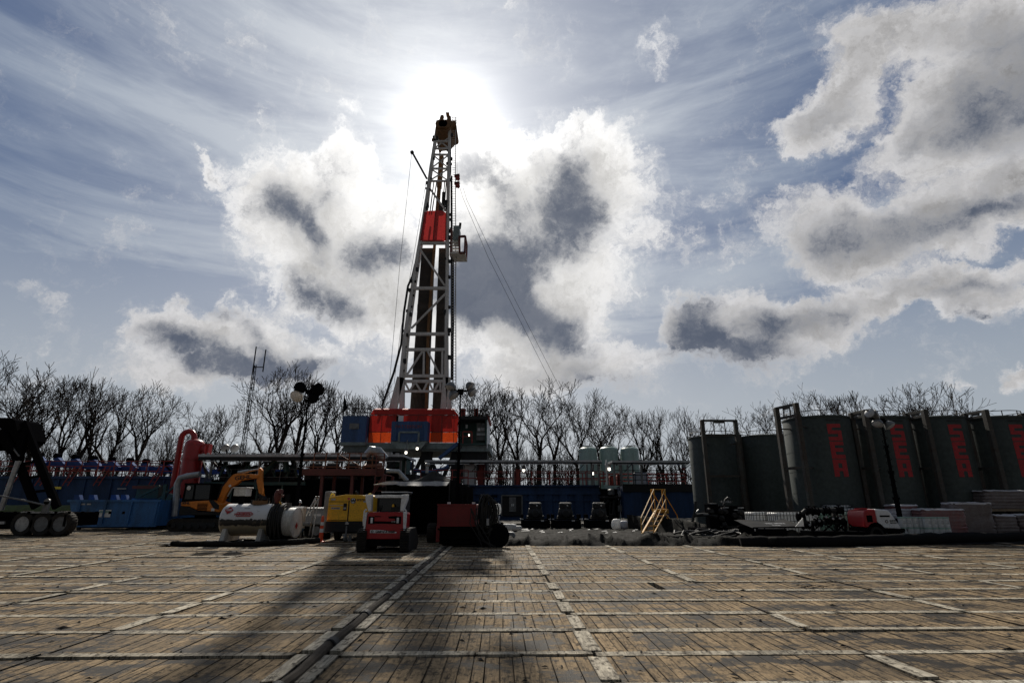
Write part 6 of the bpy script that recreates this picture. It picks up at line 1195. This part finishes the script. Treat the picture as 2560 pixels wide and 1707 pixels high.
# low black berm along the right
for nm,lb,pts,r,m in (('berm_tube','long low black berm running along the mats at right',[(9.4,23.6,.12),(11,23.2,.16),(13,23.2,.2),(16,23.9,.2),(19,24.8,.2),(23,25.9,.2),(27,27,.2)],.24,'tarp_black'),
    ('liner_roll','grey brown rolled liner lying before the tangle of black hoses',[(6.6,25.6,.15),(8,25.1,.14),(9,24.2,.15),(9.8,23.7,.15),(10.7,23.1,.2)],.17,'tarp_grey'),
    ('spill_hose','thick grey black hose lying curved in front of the white fuel tank',[(-14.0,23.6,.09),(-13.3,23.3,.1),(-12,23.15,.1),(-10.8,23.1,.1),(-10,23.5,.11),(-9.1,24.3,.12),(-8.5,25.1,.12)],.12,'tarp_grey')):
    P = []; 
    for a, b in zip(pts, pts[1:]):
        for s in range(6): P.append(Vector(a).lerp(Vector(b), s/6)+V(R.uniform(-.02,.02),R.uniform(-.03,.03),R.uniform(-.01,.02)))
    P.append(Vector(pts[-1])); q = MB(); q.tube(P, [r*R.uniform(.82,1.15) for _ in P], 12); tag(build(nm, q, m), lb, 'berm' if nm != 'spill_hose' else 'hose')
t_ = thing('spill_mat', 'black mat with a pale pipe end, left foot of the white fuel tank', 'mat', (-13.6,23.8,0)); q = MB(); q.add([tuple(v) for v in wavy(-14.5,-12.4,23.2,24.2,20,10,.12,1.5,.012).v], wavy(-14.5,-12.4,23.2,24.2,20,10,.12,1.5,.012).f); build('sheet', q, 'tarp_black', t_, world=True); q = MB(); q.tube([at(517,1354,24),at(535,1362,23.8)], .09, 10); build('pipe_end', q, 'mid_steel', t_, world=True)
for i,(x0,y0,x1,y1,Y) in enumerate(((720,1349,745,1344,25.3),(755,1342,775,1336,26),(594,1347,606,1350,24.9))):
    a, b = at(x0,y0,Y), at(x1,y1,Y+.4); q = MB(); q.bx(a.x,b.x,Y,Y+.5,.1,.13); q.bx(a.x+.05,b.x-.05,Y+.1,Y+.4,0.012,.1); tag(build('steel_plate', q, 'bright_steel', bevel=.01), ('pale plate lying on the ground right of the round white tank','small pale plate farther right, near the hose end','small pale scrap under the fuel tank')[i], 'plate')
# yellow crossover steps
t_ = thing('crossover_steps', 'yellow crossover steps with handrails straddling the draped berm', 'steps', (8.9,34,0)); zt = Zp(1272,34); a = V(Xp(1638,zt,34),34,zt); w = .68; s0 = V(Xp(1605,0,31.9),31.9,0); s1 = a+V(1.35,2.1,-zt+.0)+V(.1,.4,0)
q = MB(); q.bx(a.x,a.x+w+.1,33.9,34.7,zt-.25,zt); build('landing', q, 'stair_yellow', t_, world=True)
q = MB()
for o in (0,w-.04): q.bar(a+V(o,-.05,-.08), s0+V(o,0,.02), .05, .2, up=(0,1,1)); q.bar(a+V(o,.75,-.08), s1+V(o,.3,.02), .05, .2, up=(0,1,1))
build('stringer', q, 'stair_yellow', t_, world=True)
q = MB()
for k_ in range(5): t = (k_+.6)/5.4; p = a.lerp(s0,t); q.bx(p.x,p.x+w,p.y-.12,p.y+.12,p.z-.03,p.z); p = (a+V(0,.75,0)).lerp(s1+V(0,.3,0),t); q.bx(p.x,p.x+w,p.y-.12,p.y+.12,p.z-.03,p.z)
build('tread', q, 'stair_yellow', t_, world=True)
q = MB(); up = V(0,0,1.15)
for o in (0,w):
    p = a+V(o,0,0); r_ = a+V(o,.75,0); e0 = s0+V(o,0,0); e1 = s1+V(o,.3,0); q.bar(p,p+up,.045); q.bar(r_,r_+up,.045); q.bar(p+up,r_+up,.045); q.bar(p+up,e0+up*.75,.045); q.bar(e0,e0+up*.75,.045); q.bar(r_+up,e1+up*.75,.045); q.bar(e1,e1+up*.75,.045); q.bar(p+up*.5,e0+up*.4,.03)
q.bar(a+up, a+V(w,0,0)+up, .045); build('handrail', q, 'stair_yellow', t_, world=True)
# sacks
def sack(px,py,Y,w,h,d,lb,m='plastic_white',seed=0,nm='white_sack',cat='sack'):
    c = at(px,py,Y); t_ = None; bmq = MB(); n, k_ = 20, 12; vs = []
    for j in range(k_+1):
        for i in range(n):
            th = PI*j/k_; ph = 2*PI*i/n; sx_ = abs(math.cos(ph))**.6*(1 if math.cos(ph) > 0 else -1); sy = abs(math.sin(ph))**.6*(1 if math.sin(ph) > 0 else -1); s = math.sin(th)**.45
            f = 1+.16*noise.noise(Vector((sx_*1.6+seed,sy*1.6,math.cos(th)*1.6)))+.07*noise.noise(Vector((sx_*5+seed,sy*5,math.cos(th)*5))); vs.append((w/2*sx_*s*f, d/2*sy*s*f, h/2+h/2*(abs(math.cos(th))**.7*(1 if math.cos(th) > 0 else -1))*f))
    zmin = 0; vs = [(x,y,max(z,0)) for x,y,z in vs]
    bmq.add(vs, [(j*n+i, (j+1)*n+i, (j+1)*n+(i+1)%n, j*n+(i+1)%n) for j in range(k_) for i in range(n)]); o = build(nm, bmq, m, ang=60); o.location = (c.x,Y,max(0,c.z)); return tag(o, lb, cat)
sack(1238,1286,34,.7,.62,.5,'bulky white sack on a ledge right of the hose rack','plastic_white',1); sack(1237,1298,34,.6,.25,.5,'grey folded bundle beneath the bulky white sack','wrap_clear',8,'folded_bundle','bundle')
q = MB(); c = at(1238,1302,34); q.bx(c.x-.5,c.x+.5,33.8,34.6,0,.5); q.bx(c.x-.45,c.x+.45,33.85,34.5,.5,.56); tag(build('low_plinth', q, 'black', bevel=.02), 'low black plinth carrying the white sack', 'plinth')
sack(1542,1322,36,.6,.6,.5,'white sack right of the third pump unit, left one','plastic_white',2); sack(1559,1322,36,.65,.5,.6,'cream sack leaning on the draped berm','wrap_clear',3)
sack(1272,1324,34,.9,.35,.6,'crumpled pale rag heap left of the first pump unit','tarp_lit',4,'rag_heap','rags'); sack(1292,1323,34.5,.6,.22,.5,'small pale crumpled rags next to the rag heap','tarp_lit',5,'rag_heap','rags')
sack(1262,1345,27,1.0,.3,.5,'grey rolled sheet among scrap right of the hose rack','grey_paint',6,'rolled_sheet','sheet'); sack(1246,1350,26,.6,.2,.5,'pale scrap film lying right of the red trailer','tarp_lit',7,'scrap_film','sheet')
for i,(a,b,w,lb) in enumerate((((1235,1296),(1252,1332),.05,'leaning grey metal ladder rail right of the hose rack, nearer'),((1243,1292),(1258,1328),.05,'leaning grey metal rail right of the hose rack, farther'))): q = MB(); q.bar(at(*a,29),at(*b,28.2),w,.1); q.bar(at(*b,28.2),at(b[0]+3,b[1]+3,28),.03); tag(build('leaning_bar', q, 'mid_steel'), lb, 'bar')
m_ = MB()  # pale flecks added in place of light glinting off the liner
for k_ in range(20):
    px = R.uniform(1235,1600); py = R.uniform(1326,1338); Y = H*(CP-(853.5-py)/F*SP)/-(SP+(853.5-py)/F*CP); Y = min(Y,36.8); x = Xp(px,0,Y); s = R.uniform(.06,.3); m_.add([(x-s,Y,.12),(x+s,Y-.06,.14),(x+s*.7,Y+.15,.16),(x-s*.6,Y+.12,.13)],[(0,1,2,3)])
tag(build('liner_glint_flecks', m_, 'tarp_lit', smooth_=False), 'pale flecks standing for bright glints on the liner before the pumps', 'glints', kind='stuff')
# ================================================================== right yard
# engine pump behind hoses
t_ = thing('diesel_pump', 'black diesel engine pump with small white nameplate in front of the leftmost tanks', 'pump', (Xp(1795,1,30),30,0)); f_ = lambda x,y: at(1680+x*.2678, 980+y*.2678, 30)
q = MB(); a, b = f_(460,1230), f_(690,1060); q.bx(a.x,b.x,30.1,31,.5,b.z); a2, b2 = f_(360,1250), f_(430,1040); q.bx(a2.x,b2.x,30,30.7,.4,b2.z); q.bx(f_(205,1200).x,b.x+.3,30,31.2,.2,.42); build('engine_block', q, 'black', t_, world=True, bevel=.05)
q = MB(); q.tube([f_(190,1210),f_(215,1100),f_(220,1020)], .07, 8); q.tube([f_(480,1060),f_(500,1000),f_(520,985),f_(545,1000)], .06, 8)
for k_ in range(14): p = f_(R.uniform(230,700),R.uniform(1060,1260)); q.lathe([(.1,-.1),(.16,0),(.1,.12)], (p.x,29.95,p.z), 12, (R.uniform(-1,1),-1,R.uniform(-.5,.5)))
q.tube([f_(210,1150),f_(300,1140),f_(420,1160)], .09, 8); build('pipework', q, 'hose_black', t_, world=True)
q = MB(); a, b = f_(458,1030), f_(546,1014); q.bx(a.x,b.x,29.9,29.95,a.z,b.z); build('nameplate', q, 'roof_grey', t_, world=True); p = f_(502,1022); text('lettering', 'CORNELL PUMP', .11, (p.x-t_.location.x,-.112,p.z), 'ink', t_, bold=.002)
q = MB(); a, b = f_(215,1130), f_(250,1095); q.bar(a,b,.06)
for (x,y) in ((385,1040),(500,1078),(640,1080),(465,1100),(310,1140),(600,1100)): p = f_(x,y); q.bx(p.x-.14,p.x+.14,29.9,30.2,p.z-.015,p.z+.03)
build('bright_trim', q, 'bright_steel', t_, world=True)
for k_ in range(9):
    x = 9.6+R.uniform(-1.4,1.6); y = 26.2+R.uniform(-1,1.5); pts = []
    for i in range(22): a = i*.42+k_; rr = .9+.3*math.sin(i*.5+k_); pts.append((x+rr*math.cos(a)*1.3, y+rr*math.sin(a)*.7, .08+.05*(i%4)+.25*abs(math.sin(i*.3+k_))))
    q = MB(); q.tube(pts, .05, 8); tag(build('hose_coil', q, 'hose_black'), 'black hose in the tangled heap of coils left of the black trailer box', 'hose', 'black hoses tangled in a heap')
# IBC totes
def tote(label, m):
    t_ = thing('liquid_tote', label, 'liquid tote', (0,0,0), 0, 'caged liquid totes'); q = MB(); q.bx(-.56,.56,-.46,.46,.18,1.12); build('bottle', q, m, t_, bevel=.07)
    q = MB()
    for z in (.2,.45,.72,.98,1.14):
        for a, b in (((-.6,-.5),(.6,-.5)),((.6,-.5),(.6,.5)),((.6,.5),(-.6,.5)),((-.6,.5),(-.6,-.5))): q.bar((*a,z),(*b,z),.022)
    for i in range(8):
        x = -.6+1.2*i/7
        for y in (-.5,.5): q.bar((x,y,.15),(x,y,1.15),.02)
    for i in range(1,6):
        y = -.5+i/6
        for x in (-.6,.6): q.bar((x,y,.15),(x,y,1.15),.02)
    for y in (-.2,.2): q.bar((-.6,y,1.15),(.6,y,1.15),.025)
    build('cage', q, 'dark_steel', t_); q = MB(); q.bx(-.6,.6,-.5,.5,.1,.15)
    for x in (-.55,0,.45): q.bx(x,x+.12,-.5,.5,0,.1)
    build('pallet', q, 'dark_steel', t_); q = MB(); q.lathe([(.11,1.12),(.11,1.17),(.05,1.19)], n=14); build('cap', q, 'black', t_); return t_
tw = tote('white caged tote, leftmost, behind the black trailer box', 'plastic_white'); tg = tote('green tinted caged tote behind the pipe manifold, left', 'plastic_green')
def tpos(px, Y, z): return (Xp(px,z+.6,Y), Y, z)
tw.location = tpos(1900,29,.12); tw.rotation_euler.z = .1; tg.location = tpos(2052,28.5,.12)
for px,Y,z,lb,src,rz in ((1958,28,.12,'white caged tote, second from left behind the black trailer box',tw,.15),(2010,28.2,.12,'white caged tote between the black trailer box and the pipe manifold',tw,-.1),(1930,30.6,.12,'white caged tote in the back row, only its top showing, left',tw,.05),(1988,30.4,.12,'white caged tote in the back row, only its top showing, middle',tw,0),
      (2100,28.4,.12,'green tinted caged tote behind the pipe manifold, right',tg,.1),(2128,29.6,.3,'tall standing white caged tote just left of the red machine',tw,0),(2092,30.4,.45,'white caged tote on top at the back, over the manifold',tw,.1),(2158,30.4,.12,'dull white caged tote half hidden behind the red machine',tw,.05)):
    dup(src, tpos(px,Y,z), rz, lb)
q = MB(); q.bx(Xp(1870,0,28),Xp(2180,0,28),27.4,31.2,.04,.115); 
for i in range(16): x = Xp(1870,0,28)+i*.42; q.bx(x,x+.05,27.35,31.3,.02,.04)
tag(build('timber_platform', q, 'wood'), 'low timber platform under the caged totes', 'platform'); 
q = MB(); q.bx(Xp(2112,0,29.6)-.6,Xp(2112,0,29.6)+1.1,29.2,30.1,.12,.3); tag(build('timber_blocks', q, 'wood', bevel=.01), 'timber blocks raising the tall tote', 'blocks'); q = MB(); q.bx(Xp(2092,0,30.4)-.6,Xp(2092,0,30.4)+.6,30.15,30.9,.12,.45); tag(build('timber_blocks', q, 'wood', bevel=.01), 'timber blocks raising the rear tote', 'blocks')
# black trailer box
Yk = 23.9; h_ = lambda x,y,Y=Yk: at(1780+x*.17, 1200+y*.17, Y)
x0, x1 = h_(500,0).x, h_(1270,0).x; t_ = thing('black_tool_trailer', 'low black covered trailer with sagging tarpaulin lid and small white lettering', 'trailer', (x0,Yk,0)); zt_ = h_(0,700).z
q = MB(); q.prism([(0.05,zt_-.0),(x1-x0,zt_-.0),(x1-x0-.05,.75),(.12,.72)], 0, 1.8); q.bx(.15,x1-x0-.8,-.02,1.8,.1,.70); build('body', q, 'black', t_, bevel=.02)
vs = []; 
for j in range(9):
    for i in range(25): u = i/24; v = j/8; vs.append((u*(x1-x0), v*1.8, zt_+.01+v*(.24-.16*max(0,(u-.55)/.45)**1.3+.03*math.sin(u*9))+(.22*max(0,(u-.8)/.2)*v)+.03*noise.noise(Vector((u*8,v*3,1)))))
q = MB().add(vs, [(j*25+i, j*25+i+1, (j+1)*25+i+1, (j+1)*25+i) for j in range(8) for i in range(24)]); build('lid_sheet', q, 'charcoal', t_)
q = MB(); q.prism([((x1-x0)*.8,zt_+.0),((x1-x0)*.985,zt_+.02),((x1-x0)*.985,zt_+.4)], .02, .05); build('turned_corner', q, 'tarp_lit', t_)
text('lettering', 'WELL SERVICE', .13, ((x1-x0)*.52,.35,zt_+.16), 'roof_grey', t_, rot=(.35,0,0), bold=.004); text('lettering', 'TRAILER', .10, ((x1-x0)*.5,.16,zt_+.09), 'roof_grey', t_, rot=(.35,0,0), bold=.003)
q = MB(); q.bx(.1,.4,-.01,-.004,zt_-.12,zt_-.03); build('plate', q, 'roof_grey', t_)
q = MB()
for a, b in ((.25,.5),(.55,1.35),(1.4,1.75)): q.bx(a,b,-.03,-.022,.66,.685)
build('reflector_strip', q, 'bright_steel', t_); add_wheel(t_, (.5,-.0+.2,.3), .3, .2, (0,1,0), 'dark_steel'); add_wheel(t_, (x1-x0-.5,.2,.3), .3, .2, (0,1,0), 'dark_steel')
# manifold
Ym = 25.6; t_ = thing('pipe_manifold', 'dark double-row pipe manifold with valves on a black skid', 'manifold', (h_(1350,0,Ym).x,Ym,0)); mm = lambda x,y: h_(x,y,Ym)
q = MB(); q.tube([mm(1345,540),mm(1335,480),mm(1370,450),mm(1420,450),mm(1930,440)], .1, 12); q.tube([mm(1340,540),mm(1350,600),mm(1390,650)], .12, 10); q.tube([mm(1470,620),mm(1950,620)], .1, 12); q.bar(mm(1790,440),mm(1790,620),.12); build('pipe', q, 'dark_steel', t_, world=True)
q = MB()
for x,y in ((1430,455),(1520,460),(1680,455),(1870,445),(1700,600),(1820,590),(1900,610),(1560,620),(1380,665),(1300,540)): p = mm(x,y); q.lathe([(.13,-.16),(.19,-.13),(.12,-.1),(.15,0),(.12,.1),(.19,.13),(.13,.16)], p, 14, (1,0,0)); q.bar(p, p+V(0,0,.22), .05); q.bar(p+V(-.1,0,.22), p+V(.1,0,.22), .03)
build('valve', q, 'black', t_, world=True)
q = MB(); a, b = mm(1330,0), mm(2080,0); q.bx(a.x,b.x,Ym-.3,Ym+.9,.12,mm(0,750).z)
for x in (1480,1640,1830): q.bar(mm(x,750),mm(x+150,620),.06); q.bar(mm(x+330,750),mm(x+180,640),.05)
for x in (1480,1830,1965): q.bar(mm(x,760),mm(x,600),.1)
build('skid', q, 'black', t_, world=True, bevel=.01); q = MB(); 
for x,y in ((1400,655),(1480,530),(1540,595),(1840,560),(1740,565),(1640,540)): p = mm(x,y)-V(0,.2,0); q.lathe([(.04,0),(.06,.03),(.04,.05)], p, 8, (0,-1,0))
build('bright_fitting', q, 'bright_steel', t_, world=True)
# red & white generator
Yw = 26; wx = lambda px: Xp(px,1,Yw); t_ = thing('red_white_generator', 'red and white towable generator with round logo below the right light tower', 'generator', (wx(2159),Yw,0)); o_ = wx(2159)
q = MB(); q.prism([(0,.62),(wx(2192)-o_,.62),(wx(2192)-o_,1.42),(.12,1.36),(.06,1.25),(.02,1.0)], 0, 1.3); build('tail', q, 'skid_red', t_, bevel=.04)
q = MB(); a = wx(2192)-o_; b = wx(2249)-o_; q.prism([(a+.01,.6),(b,.55),(b-.02,.66),(b-.35,1.25),(b-.45,1.38),(a+.2,1.42),(a+.01,1.42)], 0.0, 1.3); build('nose', q, 'white_paint', t_, bevel=.05)
q = MB(); q.bx(.15,.4,-.015,-.003,.85,1.15); q.bx(a+.15,a+.6,-.02,-.004,1.08,1.15); build('vent', q, 'black', t_); q = MB(); q.lathe([(.07,0),(.07,.01)], (a+.42,-.01,.88), 20, (0,-1,0)); build('logo', q, 'ink', t_); q = MB(); q.lathe([(.035,0),(.035,.004)], (a+.42,-.022,.88), 12, (0,-1,0)); build('logo_centre', q, 'white_paint', t_)
text('lettering', 'UNITED', .09, (a+.72,-.012,.91), 'ink', t_, bold=.002); text('lettering', 'RENTALS', .075, (a+.72,-.012,.82), 'ink', t_, bold=.002); q = MB(); q.bx(.0,b+.3,.05,1.25,.4,.58); q.bar((b,.6,.5),(b+1.6,.6,.5),.1); q.lathe([(.42,-.1),(.46,-.08),(.46,.1),(.42,.12)], (a-.1,.12,.42), 24, (0,-1,0)); build('chassis', q, 'black', t_); add_wheel(t_, (a-.1,.1,.33), .33, .22, (0,1,0), 'dark_steel')
q = MB(); q.bx(.2,.5,.4,.9,1.40,1.46); build('top_light', q, 'skid_red', t_)
# buckets
bk = None; nm_ = 0; first = None
for r_,(zb) in enumerate((.16,.62)):
    for i in range(8):
        px = 2258+i*15.5; Y = 25.9+(.0 if i > 3 else .3); x = Xp(px,.6,Y); lb = '%s white drum, %s from left in the %s row of stacked drums'%('green-lidded',('first','second','third','fourth','fifth','sixth','seventh','last')[i],('lower','upper')[r_])
        if first is None:
            first = thing('white_drum', 'x', 'drum', (0,0,0), 0, 'white drums in the double stack'); q = MB(); q.lathe([(.135,0),(.15,.02),(.155,.4),(.158,.42)], n=20); build('barrel', q, 'plastic_white', first); q = MB(); q.lathe([(.162,.40),(.165,.44),(.15,.455)], n=20); build('lid', q, 'plastic_green', first); q = MB(); q.add([(-.06,-.153,.15),(.06,-.153,.15),(.06,-.155,.3),(-.06,-.155,.3)],[(0,1,2,3)]); build('label_sheet', q, 'roof_grey', first); first.location = (x,Y,zb); first['label'] = lb
        else: dup(first, (x,Y,zb), R.uniform(-.3,.3), lb)
for i in range(2): t_ = thing('pallet', ('left','right')[i]+' timber pallet under the stacked white drums', 'pallet', (Xp(2285+62*i,0,26),26,0)); q = MB(); [q.bx(-.62+k_*.26,-.62+k_*.26+.2,-.45,.45,.12,.145) for k_ in range(5)]; [q.bx(-.6,.6,y,y+.1,.02,.12) for y in (-.45,-.05,.35)]; build('boards', q, 'wood', t_)
# wrapped pallets
def wrapped(px0,px1,ptop,Y,z0,m,lb,seed,d=1.0):
    zt = Zp(ptop,Y); xa, xb = Xp(px0,1,Y), Xp(px1,1,Y); t_ = thing('wrapped_pallet', lb, 'pallet load', ((xa+xb)/2,Y,z0), 0, 'shrink-wrapped pallet loads'); w = (xb-xa)/2; h = zt-z0; vs = []; n = 40; k_ = 22
    for j in range(k_+1):
        for i in range(n):
            ph = 2*PI*i/n; c, s = math.cos(ph), math.sin(ph); e_ = .28; cx = abs(c)**e_*(1 if c > 0 else -1); sy = abs(s)**e_*(1 if s > 0 else -1); v = j/k_
            z = .13+(h-.13)*min(1, v/.86); sc2 = 1. if v < .86 else 1-(v-.86)/.14*.98; lay = .025*math.sin(z*2*PI/.16); f = 1+lay+.09*noise.noise(Vector((cx*2+seed,sy*2,z*2.4)))+.05*noise.noise(Vector((cx*6+seed,sy*6,z*9)))
            zz = z+(.07*noise.noise(Vector((cx*3*sc2,sy*3*sc2+seed,1)))*(1 if v > .6 else 0)); vs.append((w*cx*f*sc2, d*.5*sy*f*sc2+d*.5, zz))
    q = MB().add(vs, [(j*n+i, j*n+(i+1)%n, (j+1)*n+(i+1)%n, (j+1)*n+i) for j in range(k_) for i in range(n)]); build('load', q, m, t_, ang=50)
    q = MB().add([(x*1.012,(y-d*.5)*1.012+d*.5,z+.012+.03*abs(noise.noise(Vector((x*5,y*5,seed))))) for x,y,z in vs[n*(k_-4):]], [(j*n+i, j*n+(i+1)%n, (j+1)*n+(i+1)%n, (j+1)*n+i) for j in range(4) for i in range(n)]); build('top_film', q, 'wrap_clear', t_, ang=50)
    q = MB(); [q.bx(-w,w,y,y+.1,.02,.1) for y in (0,.45,.9)]; q.bx(-w,w,0,d,.1,.125); build('pallet_base', q, 'wood', t_)
wrapped(2312,2418,1273,27,0.03,'wrap_pink','pinkish shrink-wrapped pallet load right behind the white drums',1); wrapped(2392,2488,1257,27.4,.03,'wrap_brown','tall brownish shrink-wrapped pallet load next to the pink one',2); wrapped(2486,2545,1288,27.6,.03,'wrap_brown','low dark wrapped pallet load at the foot of the high stack',3); wrapped(2548,2640,1286,27.6,.03,'wrap_brown','low wrapped pallet load at the right picture edge',4)
wrapped(2478,2592,1226,29.6,1.25,'wrap_brown','highest wrapped pallet load with white film top, stacked on others at right',5); wrapped(2480,2590,1290,29.6,.03,'wrap_brown','wrapped pallet load carrying the highest one',6,1.0); wrapped(2600,2700,1228,29.6,1.25,'wrap_brown','high wrapped pallet load cut by the right picture edge',7); wrapped(2600,2700,1290,29.6,.03,'wrap_brown','wrapped pallet load beneath the one cut by the picture edge',8)
wrapped(2240,2300,1262,29.3,.03,'wrap_pink','reddish wrapped load peeking over the white drums',9); wrapped(2236,2360,1274,28.0,.03,'wrap_clear','low white film covered load directly behind the white drums',10)
q = MB(); [q.bx(Xp(2150,0,25.3)+i*.28,Xp(2150,0,25.3)+i*.28+.2,25.2,25.5,.06,.2) for i in range(6)]; q.bx(Xp(2150,0,25.3),Xp(2215,0,25.3),25.15,25.55,.012,.06); tag(build('timber_stack', q, 'wood', bevel=.01), 'short row of timber blocks in front of the red and white machine', 'timber')
sack(2228,1348,25.2,.9,.16,.5,'pale flat sack lying before the white drums','tarp_grey',12,'flat_sack')
# ================================================================== person
pt = thing('person', 'worker with white hard hat and dark jacket standing behind the grey trailer', 'person', (-11.75,31,0))
def skin(name, verts, edges, radii, m, parent, root=0):
    me = bpy.data.meshes.new(name); me.from_pydata(verts, edges, []); me.materials.append(MATS[m]); o = bpy.data.objects.new(name, me); C.objects.link(o); o.parent = parent
    s = o.modifiers.new('skin', 'SKIN'); sv = me.skin_vertices[0].data if me.skin_vertices else None
    if sv is None:
        bpy.context.view_layer.objects.active = o; bpy.ops.mesh.customdata_skin_add() if hasattr(bpy.ops.mesh, 'customdata_skin_add') else None; sv = me.skin_vertices[0].data
    for i, r in enumerate(radii): sv[i].radius = (r, r); sv[i].use_root = (i == root)
    u = o.modifiers.new('sub', 'SUBSURF'); u.levels = 1; u.render_levels = 2; return o
vv = [(0,0,.98),(0,0,1.15),(0,-.01,1.38),(0,0,1.5),(0,-.02,1.6),(0,-.02,1.72),(.19,0,1.43),(.26,-.05,1.15),(.22,-.25,1.0),(-.19,0,1.43),(-.27,0,1.15),(-.25,-.12,.9),(.1,0,.9),(.12,.02,.5),(.12,.05,.09),(.13,-.12,.05),(-.1,0,.9),(-.12,-.02,.5),(-.12,0,.09),(-.13,-.17,.05)]
ee = [(0,1),(1,2),(2,3),(3,4),(4,5),(2,6),(6,7),(7,8),(2,9),(9,10),(10,11),(0,12),(12,13),(13,14),(14,15),(0,16),(16,17),(17,18),(18,19)]
rr = [.15,.14,.17,.06,.085,.09,.075,.055,.04,.075,.055,.04,.1,.07,.05,.04,.1,.07,.05,.04]
body = skin('body', vv, ee, rr, 'cloth_dark', pt)
q = MB(); q.lathe([(.04,1.52),(.075,1.56),(.088,1.64),(.085,1.70),(.06,1.76),(0,1.78)], (0,-.03,0), 16); q.lathe([(.015,0),(.012,.03),(.0,.035)], (0,-.11,1.64), 8, (0,-1,-.2))
for s in (-1,1): q.lathe([(.012,0),(.02,.01),(.01,.02)], (s*.088,-.02,1.645), 8, (s,0,0))
build('head', q, 'skin', pt); q = MB(); q.lathe([(.145,1.70),(.125,1.705),(.118,1.76),(.095,1.81),(.05,1.84),(0,1.845)], (0,-.035,0), 20); q.bx(-.09,.09,-.2,-.12,1.695,1.71); build('hard_hat', q, 'white_paint', pt)
for s, w0 in ((1,(.22,-.25,1.0)),(-1,(-.25,-.12,.9))):
    q = MB(); w0 = Vector(w0); q.lathe([(.02,-.02),(.04,.0),(.042,.05),(.03,.08)], w0, 10, (0,-.6,-.8))
    for k_ in range(4): b = w0+V((k_-1.5)*.019,-.045,-.06); q.tube([b, b+V(0,-.02,-.035), b+V(0,-.01,-.06-.006*(k_ in (1,2)))], [.009,.008,.006], 6)
    q.tube([w0+V(-s*.035,-.01,-.02), w0+V(-s*.05,-.035,-.05)], [.011,.008], 6); build('hand', q, 'skin', pt)
